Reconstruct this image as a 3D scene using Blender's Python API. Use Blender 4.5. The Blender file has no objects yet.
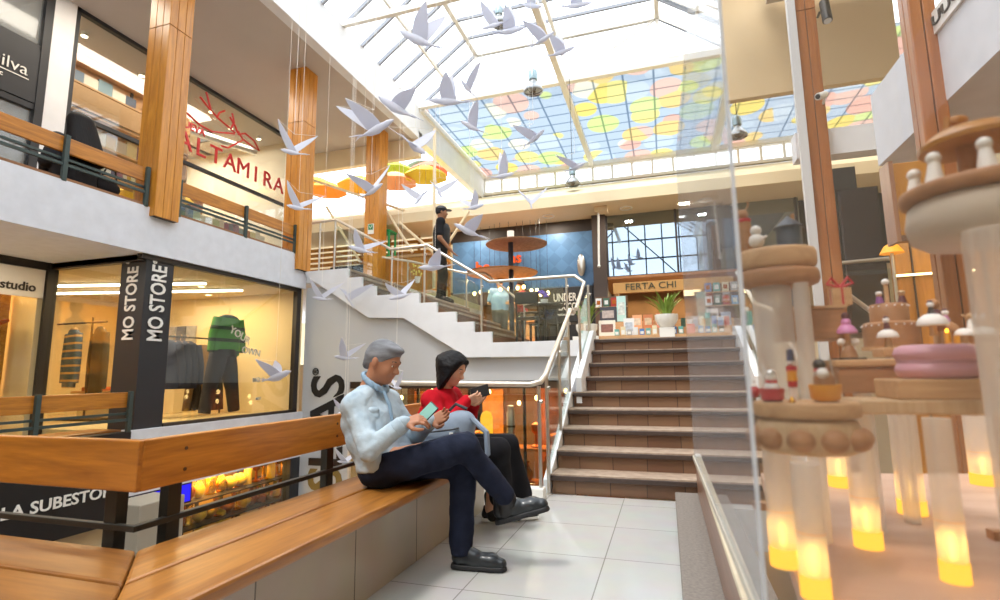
import bpy, math, random
import numpy as np
from mathutils import Vector, Matrix
random.seed(7)
SC = bpy.context.scene
COL = SC.collection
# ---------------------------------------------------------------- camera
cam = bpy.data.cameras.new('camera'); cam.sensor_width = 36.0; cam.lens = 36.0*520/1000
cam.clip_start = .02; cam.clip_end = 300
CO = bpy.data.objects.new('camera', cam); COL.objects.link(CO)
_th = math.atan(72.5/520); _yaw = math.atan(165/math.hypot(520, 72.5))
_fw = Vector((-math.sin(_yaw)*math.cos(_th), math.cos(_yaw)*math.cos(_th), math.sin(_th)))
_rt = Vector((math.cos(_yaw), math.sin(_yaw), 0)); _up = _rt.cross(_fw)
_r2 = _rt*math.cos(.012)-_up*math.sin(.012); _u2 = _rt*math.sin(.012)+_up*math.cos(.012)
CO.matrix_world = Matrix(((_r2.x, _u2.x, -_fw.x, 0), (_r2.y, _u2.y, -_fw.y, 0), (_r2.z, _u2.z, -_fw.z, 1.05), (0, 0, 0, 1)))
cam.dof.use_dof = True; cam.dof.focus_distance = 3.4; cam.dof.aperture_fstop = 3.5
SC.camera = CO
# ---------------------------------------------------------------- world, exposure
W = bpy.data.worlds.new('sky'); SC.world = W; W.use_nodes = True
wn = W.node_tree.nodes; wn.clear()
_o = wn.new('ShaderNodeOutputWorld'); _b = wn.new('ShaderNodeBackground')
_b.inputs[0].default_value = (.86, .93, 1, 1); _b.inputs[1].default_value = 2.6
W.node_tree.links.new(_b.outputs[0], _o.inputs[0])
SC.view_settings.view_transform = 'Standard'; SC.view_settings.look = 'None'
SC.view_settings.gamma = 1; SC.view_settings.use_curve_mapping = False
SC.view_settings.exposure = .42
SC.cycles.use_denoising = True
SC.cycles.max_bounces = 10; SC.cycles.transparent_max_bounces = 24; SC.cycles.diffuse_bounces = 5
SC.cycles.sample_clamp_indirect = 6; SC.cycles.caustics_reflective = False; SC.cycles.caustics_refractive = False
def area(name, loc, sx, sy, power, col=(1, 1, 1), rot=(0, 0, 0), spread=None):
    l = bpy.data.lights.new(name, 'AREA'); l.shape = 'RECTANGLE'; l.size = sx; l.size_y = sy; l.energy = power; l.color = col
    if spread: l.spread = spread
    o = bpy.data.objects.new(name, l); o.location = loc; o.rotation_euler = rot; COL.objects.link(o); return o
WARM = (1, .72, .38); NEUT = (1, .9, .75)
_s = bpy.data.lights.new('sun', 'SUN'); _s.energy = 2.2; _s.angle = .2; _s.color = (1, .95, .88)
SUN = bpy.data.objects.new('sun', _s); SUN.rotation_euler = (math.radians(24), math.radians(-14), 0); COL.objects.link(SUN)
area('middle_shop_light', (-7.2, 6.0, 2.40), 1.8, 2.0, 75, WARM)
area('gold_shop_light', (-8.2, 3.0, 2.40), 1.0, 1.8, 55, (1, .66, .25))
area('passage_light', (-6.6, 3.2, 2.44), 1.0, 1.4, 16, NEUT)
area('bookshop_light', (-9.6, 7.0, 6.30), 2.2, 4.2, 210, (1, .93, .82))
area('gallery_light', (-6.9, 5.5, 6.36), .5, 5.0, 70, NEUT)
area('lower_gold_light', (-6.6, 5.8, -.31), 1.0, 2.4, 75, (1, .62, .2))
area('lower_counter_light', (-6.8, 2.6, -.62), 1.5, 1.8, 45, NEUT)
area('lower_front_light', (-3.2, 8.5, .88), 3.2, 1.2, 120, (1, .62, .28))
area('bar_light', (-3.1, 11.9, 2.80), 2.6, 1.6, 170, WARM)
area('bookstall_light', (.1, 12.2, 2.80), 2.2, 1.6, 50, WARM)
area('right_shop_light', (2.6, 3.6, 2.40), 1.2, 1.2, 26, WARM)
for _x in (-3.9, -2.2, -.6, .9): area('soffit_fill', (_x, 10.5, 4.295), .14, .14, 17, NEUT)  # small fill lamps added to raise the light on the mezzanine fronts
area('cafe_fill', (-3.3, 10.15, 2.98), 1.6, .3, 24, WARM)  # added fill lamp that brightens the visitors by the parasol
area('terrace_light', (-7.0, 11.6, 4.9), 1.8, 2.2, 70, NEUT)
# ---------------------------------------------------------------- materials
def rgb(h):
    h = h.lstrip('#'); c = [int(h[i:i+2], 16)/255 for i in (0, 2, 4)]
    return tuple(x/12.92 if x <= .04045 else ((x+.055)/1.055)**2.4 for x in c)+(1,)
class NT:
    def __init__(s, name):
        s.m = bpy.data.materials.new(name); s.m.use_nodes = True; s.t = s.m.node_tree; s.t.nodes.clear()
        s.out = s.t.nodes.new('ShaderNodeOutputMaterial')
    def n(s, typ, **k):
        x = s.t.nodes.new('ShaderNode'+typ)
        for a, b in k.items():
            if a[0] == '_': setattr(x, a[1:], b)
        return x
    def l(s, a, b): s.t.links.new(a, b)
MATS = {}
def pbsdf(name, col, rough=.5, metal=0, spec=.5, noise=0, nscale=8, bump=0, stretch=(1, 1, 1), dark=None, emit=None, es=0, coat=0, trans=0, sub=0):
    """principled surface, optionally mottled by a (stretched) noise between two colours"""
    if name in MATS: return MATS[name]
    t = NT(name); p = t.n('BsdfPrincipled'); t.l(p.outputs[0], t.out.inputs[0])
    c = rgb(col); p.inputs['Base Color'].default_value = c; p.inputs['Roughness'].default_value = rough
    p.inputs['Metallic'].default_value = metal; p.inputs['Specular IOR Level'].default_value = spec
    p.inputs['Coat Weight'].default_value = coat; p.inputs['Transmission Weight'].default_value = trans
    if emit: p.inputs['Emission Color'].default_value = rgb(emit); p.inputs['Emission Strength'].default_value = es
    if noise or bump:
        tc = t.n('TexCoord'); mp = t.n('Mapping'); t.l(tc.outputs['Object'], mp.inputs[0]); mp.inputs['Scale'].default_value = stretch
        nz = t.n('TexNoise'); nz.inputs['Scale'].default_value = nscale; nz.inputs['Detail'].default_value = 6; t.l(mp.outputs[0], nz.inputs[0])
        if noise:
            mx = t.n('Mix', _data_type='RGBA'); d = rgb(dark) if dark else tuple(x*(1-noise) for x in c[:3])+(1,)
            cr = t.n('ValToRGB'); cr.color_ramp.elements[0].position = .3; cr.color_ramp.elements[1].position = .7
            t.l(nz.outputs[0], cr.inputs[0]); t.l(cr.outputs[0], mx.inputs[0]); mx.inputs[6].default_value = d; mx.inputs[7].default_value = c
            t.l(mx.outputs[2], p.inputs['Base Color'])
        if bump:
            b = t.n('Bump'); b.inputs['Strength'].default_value = bump; b.inputs['Distance'].default_value = .01
            t.l(nz.outputs[0], b.inputs['Height']); t.l(b.outputs[0], p.inputs['Normal'])
    MATS[name] = t.m; return t.m
def wood(name, c1, c2, axis='y', scale=1.0, rough=.35, coat=.3):
    if name in MATS: return MATS[name]
    t = NT(name); p = t.n('BsdfPrincipled'); t.l(p.outputs[0], t.out.inputs[0])
    tc = t.n('TexCoord'); mp = t.n('Mapping'); t.l(tc.outputs['Object'], mp.inputs[0])
    s = {'x': (.8, 9, 9), 'y': (9, .8, 9), 'z': (9, 9, .8)}[axis]; mp.inputs['Scale'].default_value = tuple(v*scale for v in s)
    nz = t.n('TexNoise'); nz.inputs['Scale'].default_value = 1.6; nz.inputs['Detail'].default_value = 8; nz.inputs['Distortion'].default_value = 1.4
    t.l(mp.outputs[0], nz.inputs[0])
    wv = t.n('TexNoise'); wv.inputs['Scale'].default_value = 9; wv.inputs['Detail'].default_value = 4; t.l(mp.outputs[0], wv.inputs[0])
    mx = t.n('Mix', _data_type='RGBA'); cr = t.n('ValToRGB'); cr.color_ramp.elements[0].position = .32; cr.color_ramp.elements[1].position = .68
    ad = t.n('Math', _operation='MULTIPLY_ADD'); t.l(wv.outputs[0], ad.inputs[0]); ad.inputs[1].default_value = .35; 
    sb = t.n('Math', _operation='MULTIPLY'); t.l(nz.outputs[0], sb.inputs[0]); sb.inputs[1].default_value = .68; t.l(sb.outputs[0], ad.inputs[2])
    t.l(ad.outputs[0], cr.inputs[0]); t.l(cr.outputs[0], mx.inputs[0]); mx.inputs[6].default_value = rgb(c2); mx.inputs[7].default_value = rgb(c1)
    t.l(mx.outputs[2], p.inputs['Base Color']); p.inputs['Roughness'].default_value = rough; p.inputs['Coat Weight'].default_value = coat; p.inputs['Coat Roughness'].default_value = .25
    MATS[name] = t.m; return t.m
def glass(name, tint='#ffffff', refl=.06, rough=.02, haze=0, hazecol='#ffffff', graze=.75):
    """thin pane: mostly transparent, some mirror reflection at grazing, optional haze"""
    if name in MATS: return MATS[name]
    t = NT(name); tr = t.n('BsdfTransparent'); tr.inputs[0].default_value = rgb(tint); gl = t.n('BsdfGlossy'); gl.inputs['Roughness'].default_value = rough; gl.inputs[0].default_value = (.72, .86, 1, 1) if refl > .3 else (1, 1, 1, 1)  # strongly mirroring panes get the sky's blue put into their reflection colour
    fr = t.n('LayerWeight'); fr.inputs[0].default_value = .5; pw = t.n('Math', _operation='POWER'); t.l(fr.outputs['Facing'], pw.inputs[0]); pw.inputs[1].default_value = 4
    mu = t.n('Math', _operation='MULTIPLY_ADD'); t.l(pw.outputs[0], mu.inputs[0]); mu.inputs[1].default_value = graze; mu.inputs[2].default_value = refl; mu.use_clamp = True
    mx = t.n('MixShader'); t.l(mu.outputs[0], mx.inputs[0]); t.l(tr.outputs[0], mx.inputs[1]); t.l(gl.outputs[0], mx.inputs[2]); last = mx
    if haze:
        df = t.n('BsdfDiffuse'); df.inputs[0].default_value = rgb(hazecol); m2 = t.n('MixShader'); m2.inputs[0].default_value = haze
        t.l(mx.outputs[0], m2.inputs[1]); t.l(df.outputs[0], m2.inputs[2]); last = m2
    t.l(last.outputs[0], t.out.inputs[0]); MATS[name] = t.m; return t.m
def emit(name, col, st):
    if name in MATS: return MATS[name]
    t = NT(name); e = t.n('Emission'); e.inputs[0].default_value = rgb(col); e.inputs[1].default_value = st; t.l(e.outputs[0], t.out.inputs[0]); MATS[name] = t.m; return t.m
def tiles(name, c1, c2, grout, tw, th, rough=.15, ox=0, oy=0, oz=0, mortar=.004, plane='xy', vary=1.0, offset=0):
    if name in MATS: return MATS[name]
    t = NT(name); p = t.n('BsdfPrincipled'); t.l(p.outputs[0], t.out.inputs[0])
    tc = t.n('TexCoord'); mp = t.n('Mapping'); mp.inputs['Location'].default_value = (ox, oy, oz); t.l(tc.outputs['Object'], mp.inputs[0]); v = mp.outputs[0]
    if plane != 'xy':
        sp = t.n('SeparateXYZ'); cb = t.n('CombineXYZ'); t.l(v, sp.inputs[0]); t.l(sp.outputs['XYZ'.index(plane[0].upper())], cb.inputs[0]); t.l(sp.outputs['XYZ'.index(plane[1].upper())], cb.inputs[1]); v = cb.outputs[0]
    b = t.n('TexBrick', _offset=offset, _squash=1.0); b.inputs['Scale'].default_value = 1; b.inputs['Brick Width'].default_value = tw; b.inputs['Row Height'].default_value = th
    b.inputs['Mortar Size'].default_value = mortar; b.inputs['Color1'].default_value = rgb(c1); b.inputs['Color2'].default_value = rgb(c2); b.inputs['Mortar'].default_value = rgb(grout)
    b.inputs['Mortar Smooth'].default_value = .1; t.l(v, b.inputs[0])
    nz = t.n('TexNoise'); nz.inputs['Scale'].default_value = 5; nz.inputs['Detail'].default_value = 6; t.l(v, nz.inputs[0])
    mx = t.n('Mix', _data_type='RGBA', _blend_type='MULTIPLY'); mx.inputs[0].default_value = .18*vary; t.l(b.outputs[0], mx.inputs[6]); t.l(nz.outputs['Color'], mx.inputs[7])
    t.l(mx.outputs[2], p.inputs['Base Color']); p.inputs['Roughness'].default_value = rough; MATS[name] = t.m; return t.m
M_oak = wood('varnished_oak', '#cf882c', '#9a5c18', 'y')
M_oakx = wood('varnished_oak_cross', '#c27c28', '#91561a', 'x')
M_seat = wood('worn_bench_wood', '#b67a34', '#7e4c20', 'y')
M_seatx = wood('worn_bench_wood_cross', '#a06a30', '#74461e', 'x')
M_col = wood('column_wood', '#db9636', '#b06c1c', 'z', .8)
M_colr = wood('red_column_wood', '#b5733f', '#8f5228', 'z', .8)
M_pale = wood('pale_toy_wood', '#dbb183', '#bd9062', 'x', 3, .6, 0)
M_palez = wood('pale_post_wood', '#d9bb95', '#c09c72', 'z', 3, .6, 0)
M_brown = wood('brown_toy_wood', '#b98458', '#9a6a42', 'x', 3, .6, 0)
M_shopwood = wood('shop_panel_wood', '#c68a36', '#a86c22', 'z', .7, .4)
M_greenmetal = pbsdf('dark_green_metal', '#3c4a48', .45, .1)
M_blackmetal = pbsdf('black_metal', '#22221f', .45)
M_plaster = pbsdf('white_plaster', '#eceef2', .85, noise=.07, nscale=4, bump=.08)
M_fascia = pbsdf('rough_white_concrete', '#dfe2ea', .9, noise=.09, nscale=7, bump=.3)
M_cream = pbsdf('cream_plaster', '#e8d7b4', .85, noise=.04, nscale=2)
M_creamr = pbsdf('beige_panel', '#d9c19a', .8, noise=.03, nscale=2)
M_ceil = pbsdf('soffit_plaster', '#c3bab2', .9, noise=.05, nscale=1.5)
M_grey = pbsdf('light_grey_wall', '#c9cbce', .8, noise=.04, nscale=2)
M_white = pbsdf('white_paint', '#eeeeea', .5)
M_paper = None
M_black = pbsdf('black_paint', '#1b1a1c', .45)
M_char = pbsdf('charcoal_panel', '#2b2c30', .5)
M_steel = pbsdf('brushed_steel', '#cfccc6', .28, .9)
M_rail = pbsdf('cream_handrail', '#d9d0c2', .3, .5)
M_frame = pbsdf('cream_steel_frame', '#e9e5dc', .55)
M_glass = glass('clear_glass', '#f4faf8', .05)
M_shopglass = glass('shop_glass', '#f2f4f2', .06)
M_roofglass = glass('roof_glass', '#ffffff', .03)
M_tile = tiles('floor_tiles', '#c3c3c0', '#bdbdbb', '#8f8d88', .62, .62, .12, ox=.515+.62*20, oy=-3.34+.62*20, mortar=.0035)
M_clad = tiles('bench_cladding', '#b5a795', '#ab9c89', '#6f655a', .62, 2.0, .25, oy=0, oz=1, plane='yz', mortar=.004)
M_stone = pbsdf('dark_kerb_stone', '#857c74', .6, noise=.35, nscale=60, dark='#6f6761')
M_riser = tiles('riser_tiles', '#8a6a50', '#70503c', '#4a382c', .30, .5, .45, ox=5, oz=.02, plane='xz', mortar=.004)
M_tread = pbsdf('tread_stone', '#b9a593', .5, noise=.25, nscale=12, dark='#957f6e')
M_nosing = pbsdf('dark_nosing', '#4b3c36', .5, noise=.3, nscale=20)
M_red = pbsdf('red_vinyl', '#b0262c', .5)
M_orange = pbsdf('glowing_orange_paint', '#e0561c', .5, emit='#e0561c', es=.25)  # letter colour carries a faint emission of its own
M_lampglow = emit('warm_lamp_glow', '#ffd58a', 9)
M_tubeglow = emit('white_tube_glow', '#fff0d0', 7)
M_gold = pbsdf('polished_brass', '#e0a530', .22, .85)
M_copper = pbsdf('copper', '#b8642a', .3, .8)
M_amber = emit('amber_led_glow', '#ffb02a', 7)
def card_stock():
    t = NT('white_card'); d = t.n('BsdfDiffuse'); d.inputs[0].default_value = rgb('#e4e6ef'); a = t.n('BsdfTranslucent'); a.inputs[0].default_value = rgb('#dcdfee'); m = t.n('MixShader'); m.inputs[0].default_value = .38
    t.l(d.outputs[0], m.inputs[1]); t.l(a.outputs[0], m.inputs[2]); t.l(m.outputs[0], t.out.inputs[0]); return t.m
M_paper = card_stock()
M_string = pbsdf('white_thread', '#f2efe8', .7)
# ---------------------------------------------------------------- mesh helpers
ORG = {}
def V(*a): return Vector(a)
class MB:
    def __init__(s): s.v = []; s.f = []
    def add(s, vs, fs):
        n = len(s.v); s.v += [tuple(v) for v in vs]; s.f += [tuple(i+n for i in f) for f in fs]; return s
    def box(s, x0, x1, y0, y1, z0, z1):
        x0, x1 = min(x0, x1), max(x0, x1); y0, y1 = min(y0, y1), max(y0, y1); z0, z1 = min(z0, z1), max(z0, z1)
        return s.add([(x, y, z) for z in (z0, z1) for y in (y0, y1) for x in (x0, x1)], [(0, 2, 3, 1), (4, 5, 7, 6), (0, 1, 5, 4), (2, 6, 7, 3), (0, 4, 6, 2), (1, 3, 7, 5)])
    def bar(s, p, q, w, h, up=(0, 0, 1)):
        p = Vector(p); q = Vector(q); d = (q-p).normalized(); up = Vector(up)
        r = d.cross(up); r = r.normalized() if r.length > 1e-4 else Vector((1, 0, 0)); u = r.cross(d)
        vs = [e+r*a*w/2+u*b*h/2 for e in (p, q) for a, b in ((-1, -1), (1, -1), (1, 1), (-1, 1))]
        return s.add(vs, [(0, 1, 2, 3), (7, 6, 5, 4), (0, 4, 5, 1), (1, 5, 6, 2), (2, 6, 7, 3), (3, 7, 4, 0)])
    def tube(s, p, q, r0, r1=None, n=12):
        r1 = r0 if r1 is None else r1; p = Vector(p); q = Vector(q); d = (q-p).normalized()
        a = d.orthogonal().normalized(); b = d.cross(a); vs = []
        for e, r in ((p, r0), (q, r1)):
            vs += [e+(a*math.cos(2*math.pi*i/n)+b*math.sin(2*math.pi*i/n))*r for i in range(n)]
        return s.add(vs, [(i, (i+1) % n, n+(i+1) % n, n+i) for i in range(n)]+[tuple(range(n))[::-1], tuple(range(n, 2*n))])
    def path(s, pts, r, n=10):
        pts = [Vector(p) for p in pts]; m = len(pts); rings = []; a = None
        for i, p in enumerate(pts):
            d = ((pts[min(i+1, m-1)]-p).normalized()+(p-pts[max(i-1, 0)]).normalized()).normalized()
            a = d.orthogonal().normalized() if a is None else (a-d*a.dot(d)).normalized()
            b = d.cross(a); rr = r[i] if isinstance(r, (list, tuple)) else r
            rings += [p+(a*math.cos(2*math.pi*k/n)+b*math.sin(2*math.pi*k/n))*rr for k in range(n)]
        fs = [(i*n+k, i*n+(k+1) % n, (i+1)*n+(k+1) % n, (i+1)*n+k) for i in range(m-1) for k in range(n)]
        return s.add(rings, fs+[tuple(range(n))[::-1], tuple(range((m-1)*n, m*n))])
    def lathe(s, prof, c=(0, 0, 0), n=20, ax=(0, 0, 1), sx=1, sy=1):
        c = Vector(c); ax = Vector(ax).normalized()
        a = Vector((1, 0, 0)) if abs(ax.z) > .99 else ax.orthogonal().normalized(); b = ax.cross(a); vs = []
        for r, z in prof: vs += [c+ax*z+(a*math.cos(2*math.pi*i/n)*sx+b*math.sin(2*math.pi*i/n)*sy)*max(r, 1e-4) for i in range(n)]
        m = len(prof)
        return s.add(vs, [(j*n+i, j*n+(i+1) % n, (j+1)*n+(i+1) % n, (j+1)*n+i) for j in range(m-1) for i in range(n)]+[tuple(range(n))[::-1], tuple(range((m-1)*n, m*n))])
    def ell(s, c, rx, ry, rz, n=16, m=10):
        prof = [(math.sin(math.pi*j/m), -math.cos(math.pi*j/m)) for j in range(m+1)]
        k = len(s.v); s.lathe(prof, (0, 0, 0), n)
        s.v[k:] = [(c[0]+x*rx, c[1]+y*ry, c[2]+z*rz) for x, y, z in s.v[k:]]; return s
    def prism(s, poly, a0, a1, axis='y'):
        """2-D polygon extruded along an axis; poly coordinates are the other two axes in xyz order"""
        n = len(poly)
        def pt(u, w, a): return {'x': (a, u, w), 'y': (u, a, w), 'z': (u, w, a)}[axis]
        vs = [pt(u, w, a0) for u, w in poly]+[pt(u, w, a1) for u, w in poly]
        return s.add(vs, [tuple(range(n)), tuple(range(n, 2*n))[::-1]]+[(i, n+i, n+(i+1) % n, (i+1) % n) for i in range(n)])
    def xf(s, M, k=0): s.v[k:] = [tuple(M @ Vector(v)) for v in s.v[k:]]; return s
    def build(s, name, mat, parent=None, bevel=0, smooth=False, sub=0, recalc=True):
        V_ = np.array(s.v, dtype=float).reshape(-1, 3)
        if parent is None:
            lo, hi = V_.min(0), V_.max(0); org = Vector(((lo[0]+hi[0])/2, (lo[1]+hi[1])/2, lo[2]))
        else: org = ORG[parent.name]
        me = bpy.data.meshes.new(name); me.from_pydata([(v[0]-org[0], v[1]-org[1], v[2]-org[2]) for v in V_], [], s.f)
        if recalc:
            import bmesh
            bm = bmesh.new(); bm.from_mesh(me); bmesh.ops.recalc_face_normals(bm, faces=bm.faces); bm.to_mesh(me); bm.free()
        me.materials.append(mat)
        o = bpy.data.objects.new(name, me); COL.objects.link(o); ORG[o.name] = org
        if parent is None: o.location = org
        else: o.parent = parent
        if smooth:
            for p in me.polygons: p.use_smooth = True
            me.set_sharp_from_angle(angle=math.radians(40 if smooth is True else smooth))
        if bevel:
            b = o.modifiers.new('bevel', 'BEVEL'); b.width = bevel; b.segments = 2; b.limit_method = 'ANGLE'
        if sub:
            b = o.modifiers.new('sub', 'SUBSURF'); b.levels = sub; b.render_levels = sub
        return o
def tag(o, label, cat, group=None, kind=None):
    if label: o['label'] = label
    if cat: o['category'] = cat
    if group: o['group'] = group
    if kind: o['kind'] = kind
    return o
def thing(name, label, cat, loc, group=None, kind=None):
    o = bpy.data.objects.new(name, None); COL.objects.link(o); o.location = loc; ORG[o.name] = Vector(loc); o.empty_display_size = .05
    return tag(o, label, cat, group, kind)
def struct(mb, name, mat, parent=None, **k):
    o = mb.build(name, mat, parent, **k)
    if parent is None: o['kind'] = 'structure'
    return o
def S(name, loc):
    o = bpy.data.objects.new(name, None); COL.objects.link(o); o.location = loc; ORG[o.name] = Vector(loc); o['kind'] = 'structure'; return o
def copy_tree(o, parent=None, loc=None):
    c = o.copy(); COL.objects.link(c); c.parent = parent; ORG[c.name] = ORG[o.name]
    if parent is None and loc is not None: c.location = loc
    for ch in o.children: copy_tree(ch, c)
    return c
def box(name, mat, b, parent=None, bevel=0, **k): return MB().box(*b).build(name, mat, parent, bevel=bevel, **k)
def text(body, size, loc, xdir, ydir, mat, parent=None, name='lettering', ext=.004, align='CENTER', width=None, valign='CENTER', bold=.018):
    """solid lettering at loc; xdir = reading direction, ydir = up direction of the letters"""
    cu = bpy.data.curves.new(name, 'FONT'); cu.body = body; cu.size = size; cu.extrude = ext; cu.offset = size*bold; cu.align_x = align; cu.align_y = valign; cu.resolution_u = 3
    tmp = bpy.data.objects.new('tmp', cu); COL.objects.link(tmp); bpy.context.view_layer.update()
    me = bpy.data.meshes.new_from_object(tmp.evaluated_get(bpy.context.evaluated_depsgraph_get())); bpy.data.objects.remove(tmp)
    x = Vector(xdir).normalized(); y = Vector(ydir).normalized(); z = x.cross(y)
    vs = [Vector(v.co) for v in me.vertices]
    if width:
        w = max(v.x for v in vs)-min(v.x for v in vs); k = width/w
        vs = [Vector((v.x*k, v.y, v.z)) for v in vs]
    mb = MB(); mb.add([Vector(loc)+x*v.x+y*v.y+z*v.z for v in vs], [tuple(p.vertices) for p in me.polygons])
    bpy.data.meshes.remove(me)
    return mb.build(name, mat, parent, recalc=False)
# ================================================================ SETTING
def sbox(name, mat, *b, parent=None, bevel=0): 
    o = MB().box(*b).build(name, mat, parent, bevel=bevel)
    if parent is None: o['kind'] = 'structure'
    return o
# middle floor and its edges
f = MB().box(-1.42, .02, -2.6, 4.62, -.30, 0).box(-6.0, -1.42, -2.6, .95, -.30, 0).box(.02, 1.3, 4.50, 4.70, -.3, 0)
struct(f, 'floor', M_tile)
sbox('trim_1', M_white, -2.46, -1.02, 4.36, 4.48, -.30, .09)
k = MB().box(.018, .40, -1.0, 4.49, 0, .10); struct(k, 'trim_2', M_stone, bevel=.008)
sbox('floor_lower', pbsdf('lower_floor', '#b9b2a8', .25), -9.9, 5, -2.6, 11, -3.1, -3.0)
sbox('floor_landing', pbsdf('stairwell_floor', '#9a8d80', .4), .40, 4.2, -1.0, 7.2, -1.62, -1.50)
# side-left slabs: lower one carries the shops level with us, upper one the gallery
f = MB().box(-5.98, -5.78, 4.46, 7.4, -.27, .45).box(-9.9, -5.98, -2.6, 7.4, -.27, 0); struct(f, 'trim_3', M_fascia)
sbox('trim_4', M_black, -5.98, -5.76, -2.6, 4.46, -.52, .44)
f = MB().box(-6.1, -5.78, -2.6, 7.36, 2.5, 3.06).box(-10.4, -6.1, -2.6, 7.36, 2.5, 2.75); struct(f, 'trim_5', M_fascia)
sbox('trim_6', wood('curb_wood', '#9a6a44', '#7a5030', 'y'), -6.06, -5.80, -2.6, 7.3, 3.06, 3.095)
sbox('ceiling', M_ceil, -10.4, -5.27, -2.6, 10.2, 6.40, 6.55)
sbox('trim_7', M_plaster, -5.28, -5.10, -2.6, 15.5, 6.38, 7.15)
sbox('trim_8', M_cream, -10.4, -5.1, 10.2, 10.35, 5.95, 6.55)
# mezzanine floor, edge band and the grey wall under it
f = MB().box(-4.9, 4.2, 7.42, 15.6, 1.30, 1.485).box(-.9, .85, 7.16, 7.42, 1.30, 1.485); struct(f, 'floor_mezzanine', tiles('mezz_floor', '#b9ab9a', '#a89a8a', '#80766a', .5, .5, .3))
sbox('floor_terrace', M_plaster, -10.4, -4.93, 7.36, 15.6, 2.60, 2.79)
w = MB().box(-2.46, -.88, 7.33, 7.42, 1.265, 1.49); struct(w, 'trim_9', M_white)
w = MB().prism([(-5.80, -3.0), (-4.90, -3.0), (-4.90, .93), (-.9, .93), (-.9, 1.30), (-2.82, 1.30), (-3.89, 1.94), (-4.52, 1.97), (-5.5, 2.52), (-5.80, 2.52)], 7.40, 7.50, 'y')
struct(w, 'wall_front', M_grey)
# stringer of the upper flight with its stepped top edge
XS = [-2.43, -2.71, -3.0, -3.32, -3.62, -4.40, -4.66, -4.93]; RZ = .1625
top = [(-.9, 1.49), (XS[0], 1.49)]
for i, x in enumerate(XS):
    top += [(x, 1.49+RZ*(i+1))]
    if i < 7: top += [(XS[i+1], 1.49+RZ*(i+1))]
top += [(-5.78, 2.79), (-5.78, 2.74), (-4.52, 1.95), (-3.89, 1.92), (-2.82, 1.28), (-.9, 1.265)]
top = [(x, z+(.0 if i > 1 else 0)) for i, (x, z) in enumerate(top)]
struct(MB().prism(top, 7.30, 7.36, 'y'), 'trim_10', M_plaster)
t = thing('upper_staircase', 'brown tiled flight of steps climbing left behind glass balustrades to the gallery', 'stairs', (-3.6, 8.4, 1.49))
st = MB(); ns = MB()
for i, x in enumerate(XS):
    x1 = XS[i+1] if i < 7 else -5.2
    st.box(x1-.02, x, 7.36, 9.5, 1.49+RZ*i-.12 if i else 1.487, 1.49+RZ*(i+1)-.035); ns.box(x1-.02, x+.015, 7.37, 9.5, 1.49+RZ*(i+1)-.034, 1.49+RZ*(i+1))
st.build('steps', M_riser, t); ns.build('tread_stone', M_tread, t)
# main staircase: nine risers of .165
m = thing('main_staircase', 'wide brown tiled staircase rising from the pale floor to the mezzanine', 'stairs', (0, 5.8, 0))
ys = [4.64, 4.92, 5.24, 5.57, 5.90, 6.26, 6.56, 6.85, 7.14]
for i, y in enumerate(ys):
    lo = i < 5; x0, x1 = (-1.0, 1.0) if lo else (-.90, .85); y1 = ys[i+1]+.02 if i < 8 else 7.42; z = .165*(i+1)
    s = MB().box(x0, x1, y+.015, 7.44 if i == 8 else y1+.1, z-.165 if i else 0, z-.05).build('riser', M_riser, m)
    MB().box(x0-.01, x1+.01, y-.015, y+.03, z-.052, z-.012).build('nosing', M_nosing, m, bevel=.005)
    MB().box(x0-.01, x1+.01, y-.005, y1+.02, z-.012, z).build('tread', M_tread, m)
# white side walls of the main stair
w = MB().prism([(4.6, -.3), (7.42, -.3), (7.42, 1.49), (7.15, 1.49), (5.9, .86), (4.95, .30), (4.6, .12)], -1.07, -1.015, 'x'); w.prism([(5.9, .7), (7.42, .7), (7.42, 1.6), (7.15, 1.60), (5.9, .98)], -.97, -.91, 'x')
struct(w, 'trim_11', M_plaster)
w = MB().prism([(5.9, .7), (7.42, .7), (7.42, 1.62), (7.15, 1.60), (5.9, .98)], .86, .93, 'x').prism([(4.7, -1.5), (7.42, -1.5), (7.42, 1.3), (5.9, .86), (4.7, .2)], 1.02, 1.08, 'x'); struct(w, 'trim_12', M_plaster)
# ---- shop front of the clothes shop (plane x = -5.85) and the passage beside it
fr = MB().box(-5.90, -5.82, 4.46, 7.30, 2.44, 2.50).box(-5.90, -5.82, 4.9, 7.30, .45, .49).box(-5.90, -5.82, 7.20, 7.30, .45, 2.5).box(-7.45, -5.85, 4.50, 4.58, 2.42, 2.50).box(-7.49, -7.41, -2.6, 4.56, 2.40, 2.50).box(-7.5, -7.40, 4.46, 4.58, 0, 2.5).box(-7.45, -6.24, 4.5, 4.56, 0, .12)
struct(fr, 'window_frame_1', pbsdf('dark_window_frame', '#2e2723', .45))
struct(MB().box(-5.865, -5.857, 4.9, 7.20, .49, 2.44), 'window_1', M_shopglass)
struct(MB().box(-7.41, -6.24, 4.525, 4.535, .12, 2.42), 'window_2', M_shopglass)
struct(MB().box(-7.455, -7.447, -2.0, 4.46, .12, 2.15), 'window_3', M_shopglass)
wl = MB().box(-10.0, -9.9, -2.6, 7.4, 0, 2.5).box(-9.9, -5.85, 7.30, 7.38, 0, 2.5).box(-9.9, -7.45, 4.40, 4.46, 0, 2.5).box(-9.9, -9.89, 4.5, 7.3, 0, .43)
sbox('floor_shop', pbsdf('shop_floor', '#e3cfa2', .4), -9.88, -5.92, 4.58, 7.28, .0, .425)
struct(wl, 'wall_shop', pbsdf('warm_shop_wall', '#e7d2a4', .8))
struct(MB().box(-9.9, -5.9, 4.5, 7.3, 2.44, 2.5).box(-9.9, -7.5, -2.6, 4.4, 2.42, 2.5), 'ceiling_shop', pbsdf('shop_ceiling', '#d9c8a6', .8))
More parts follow.
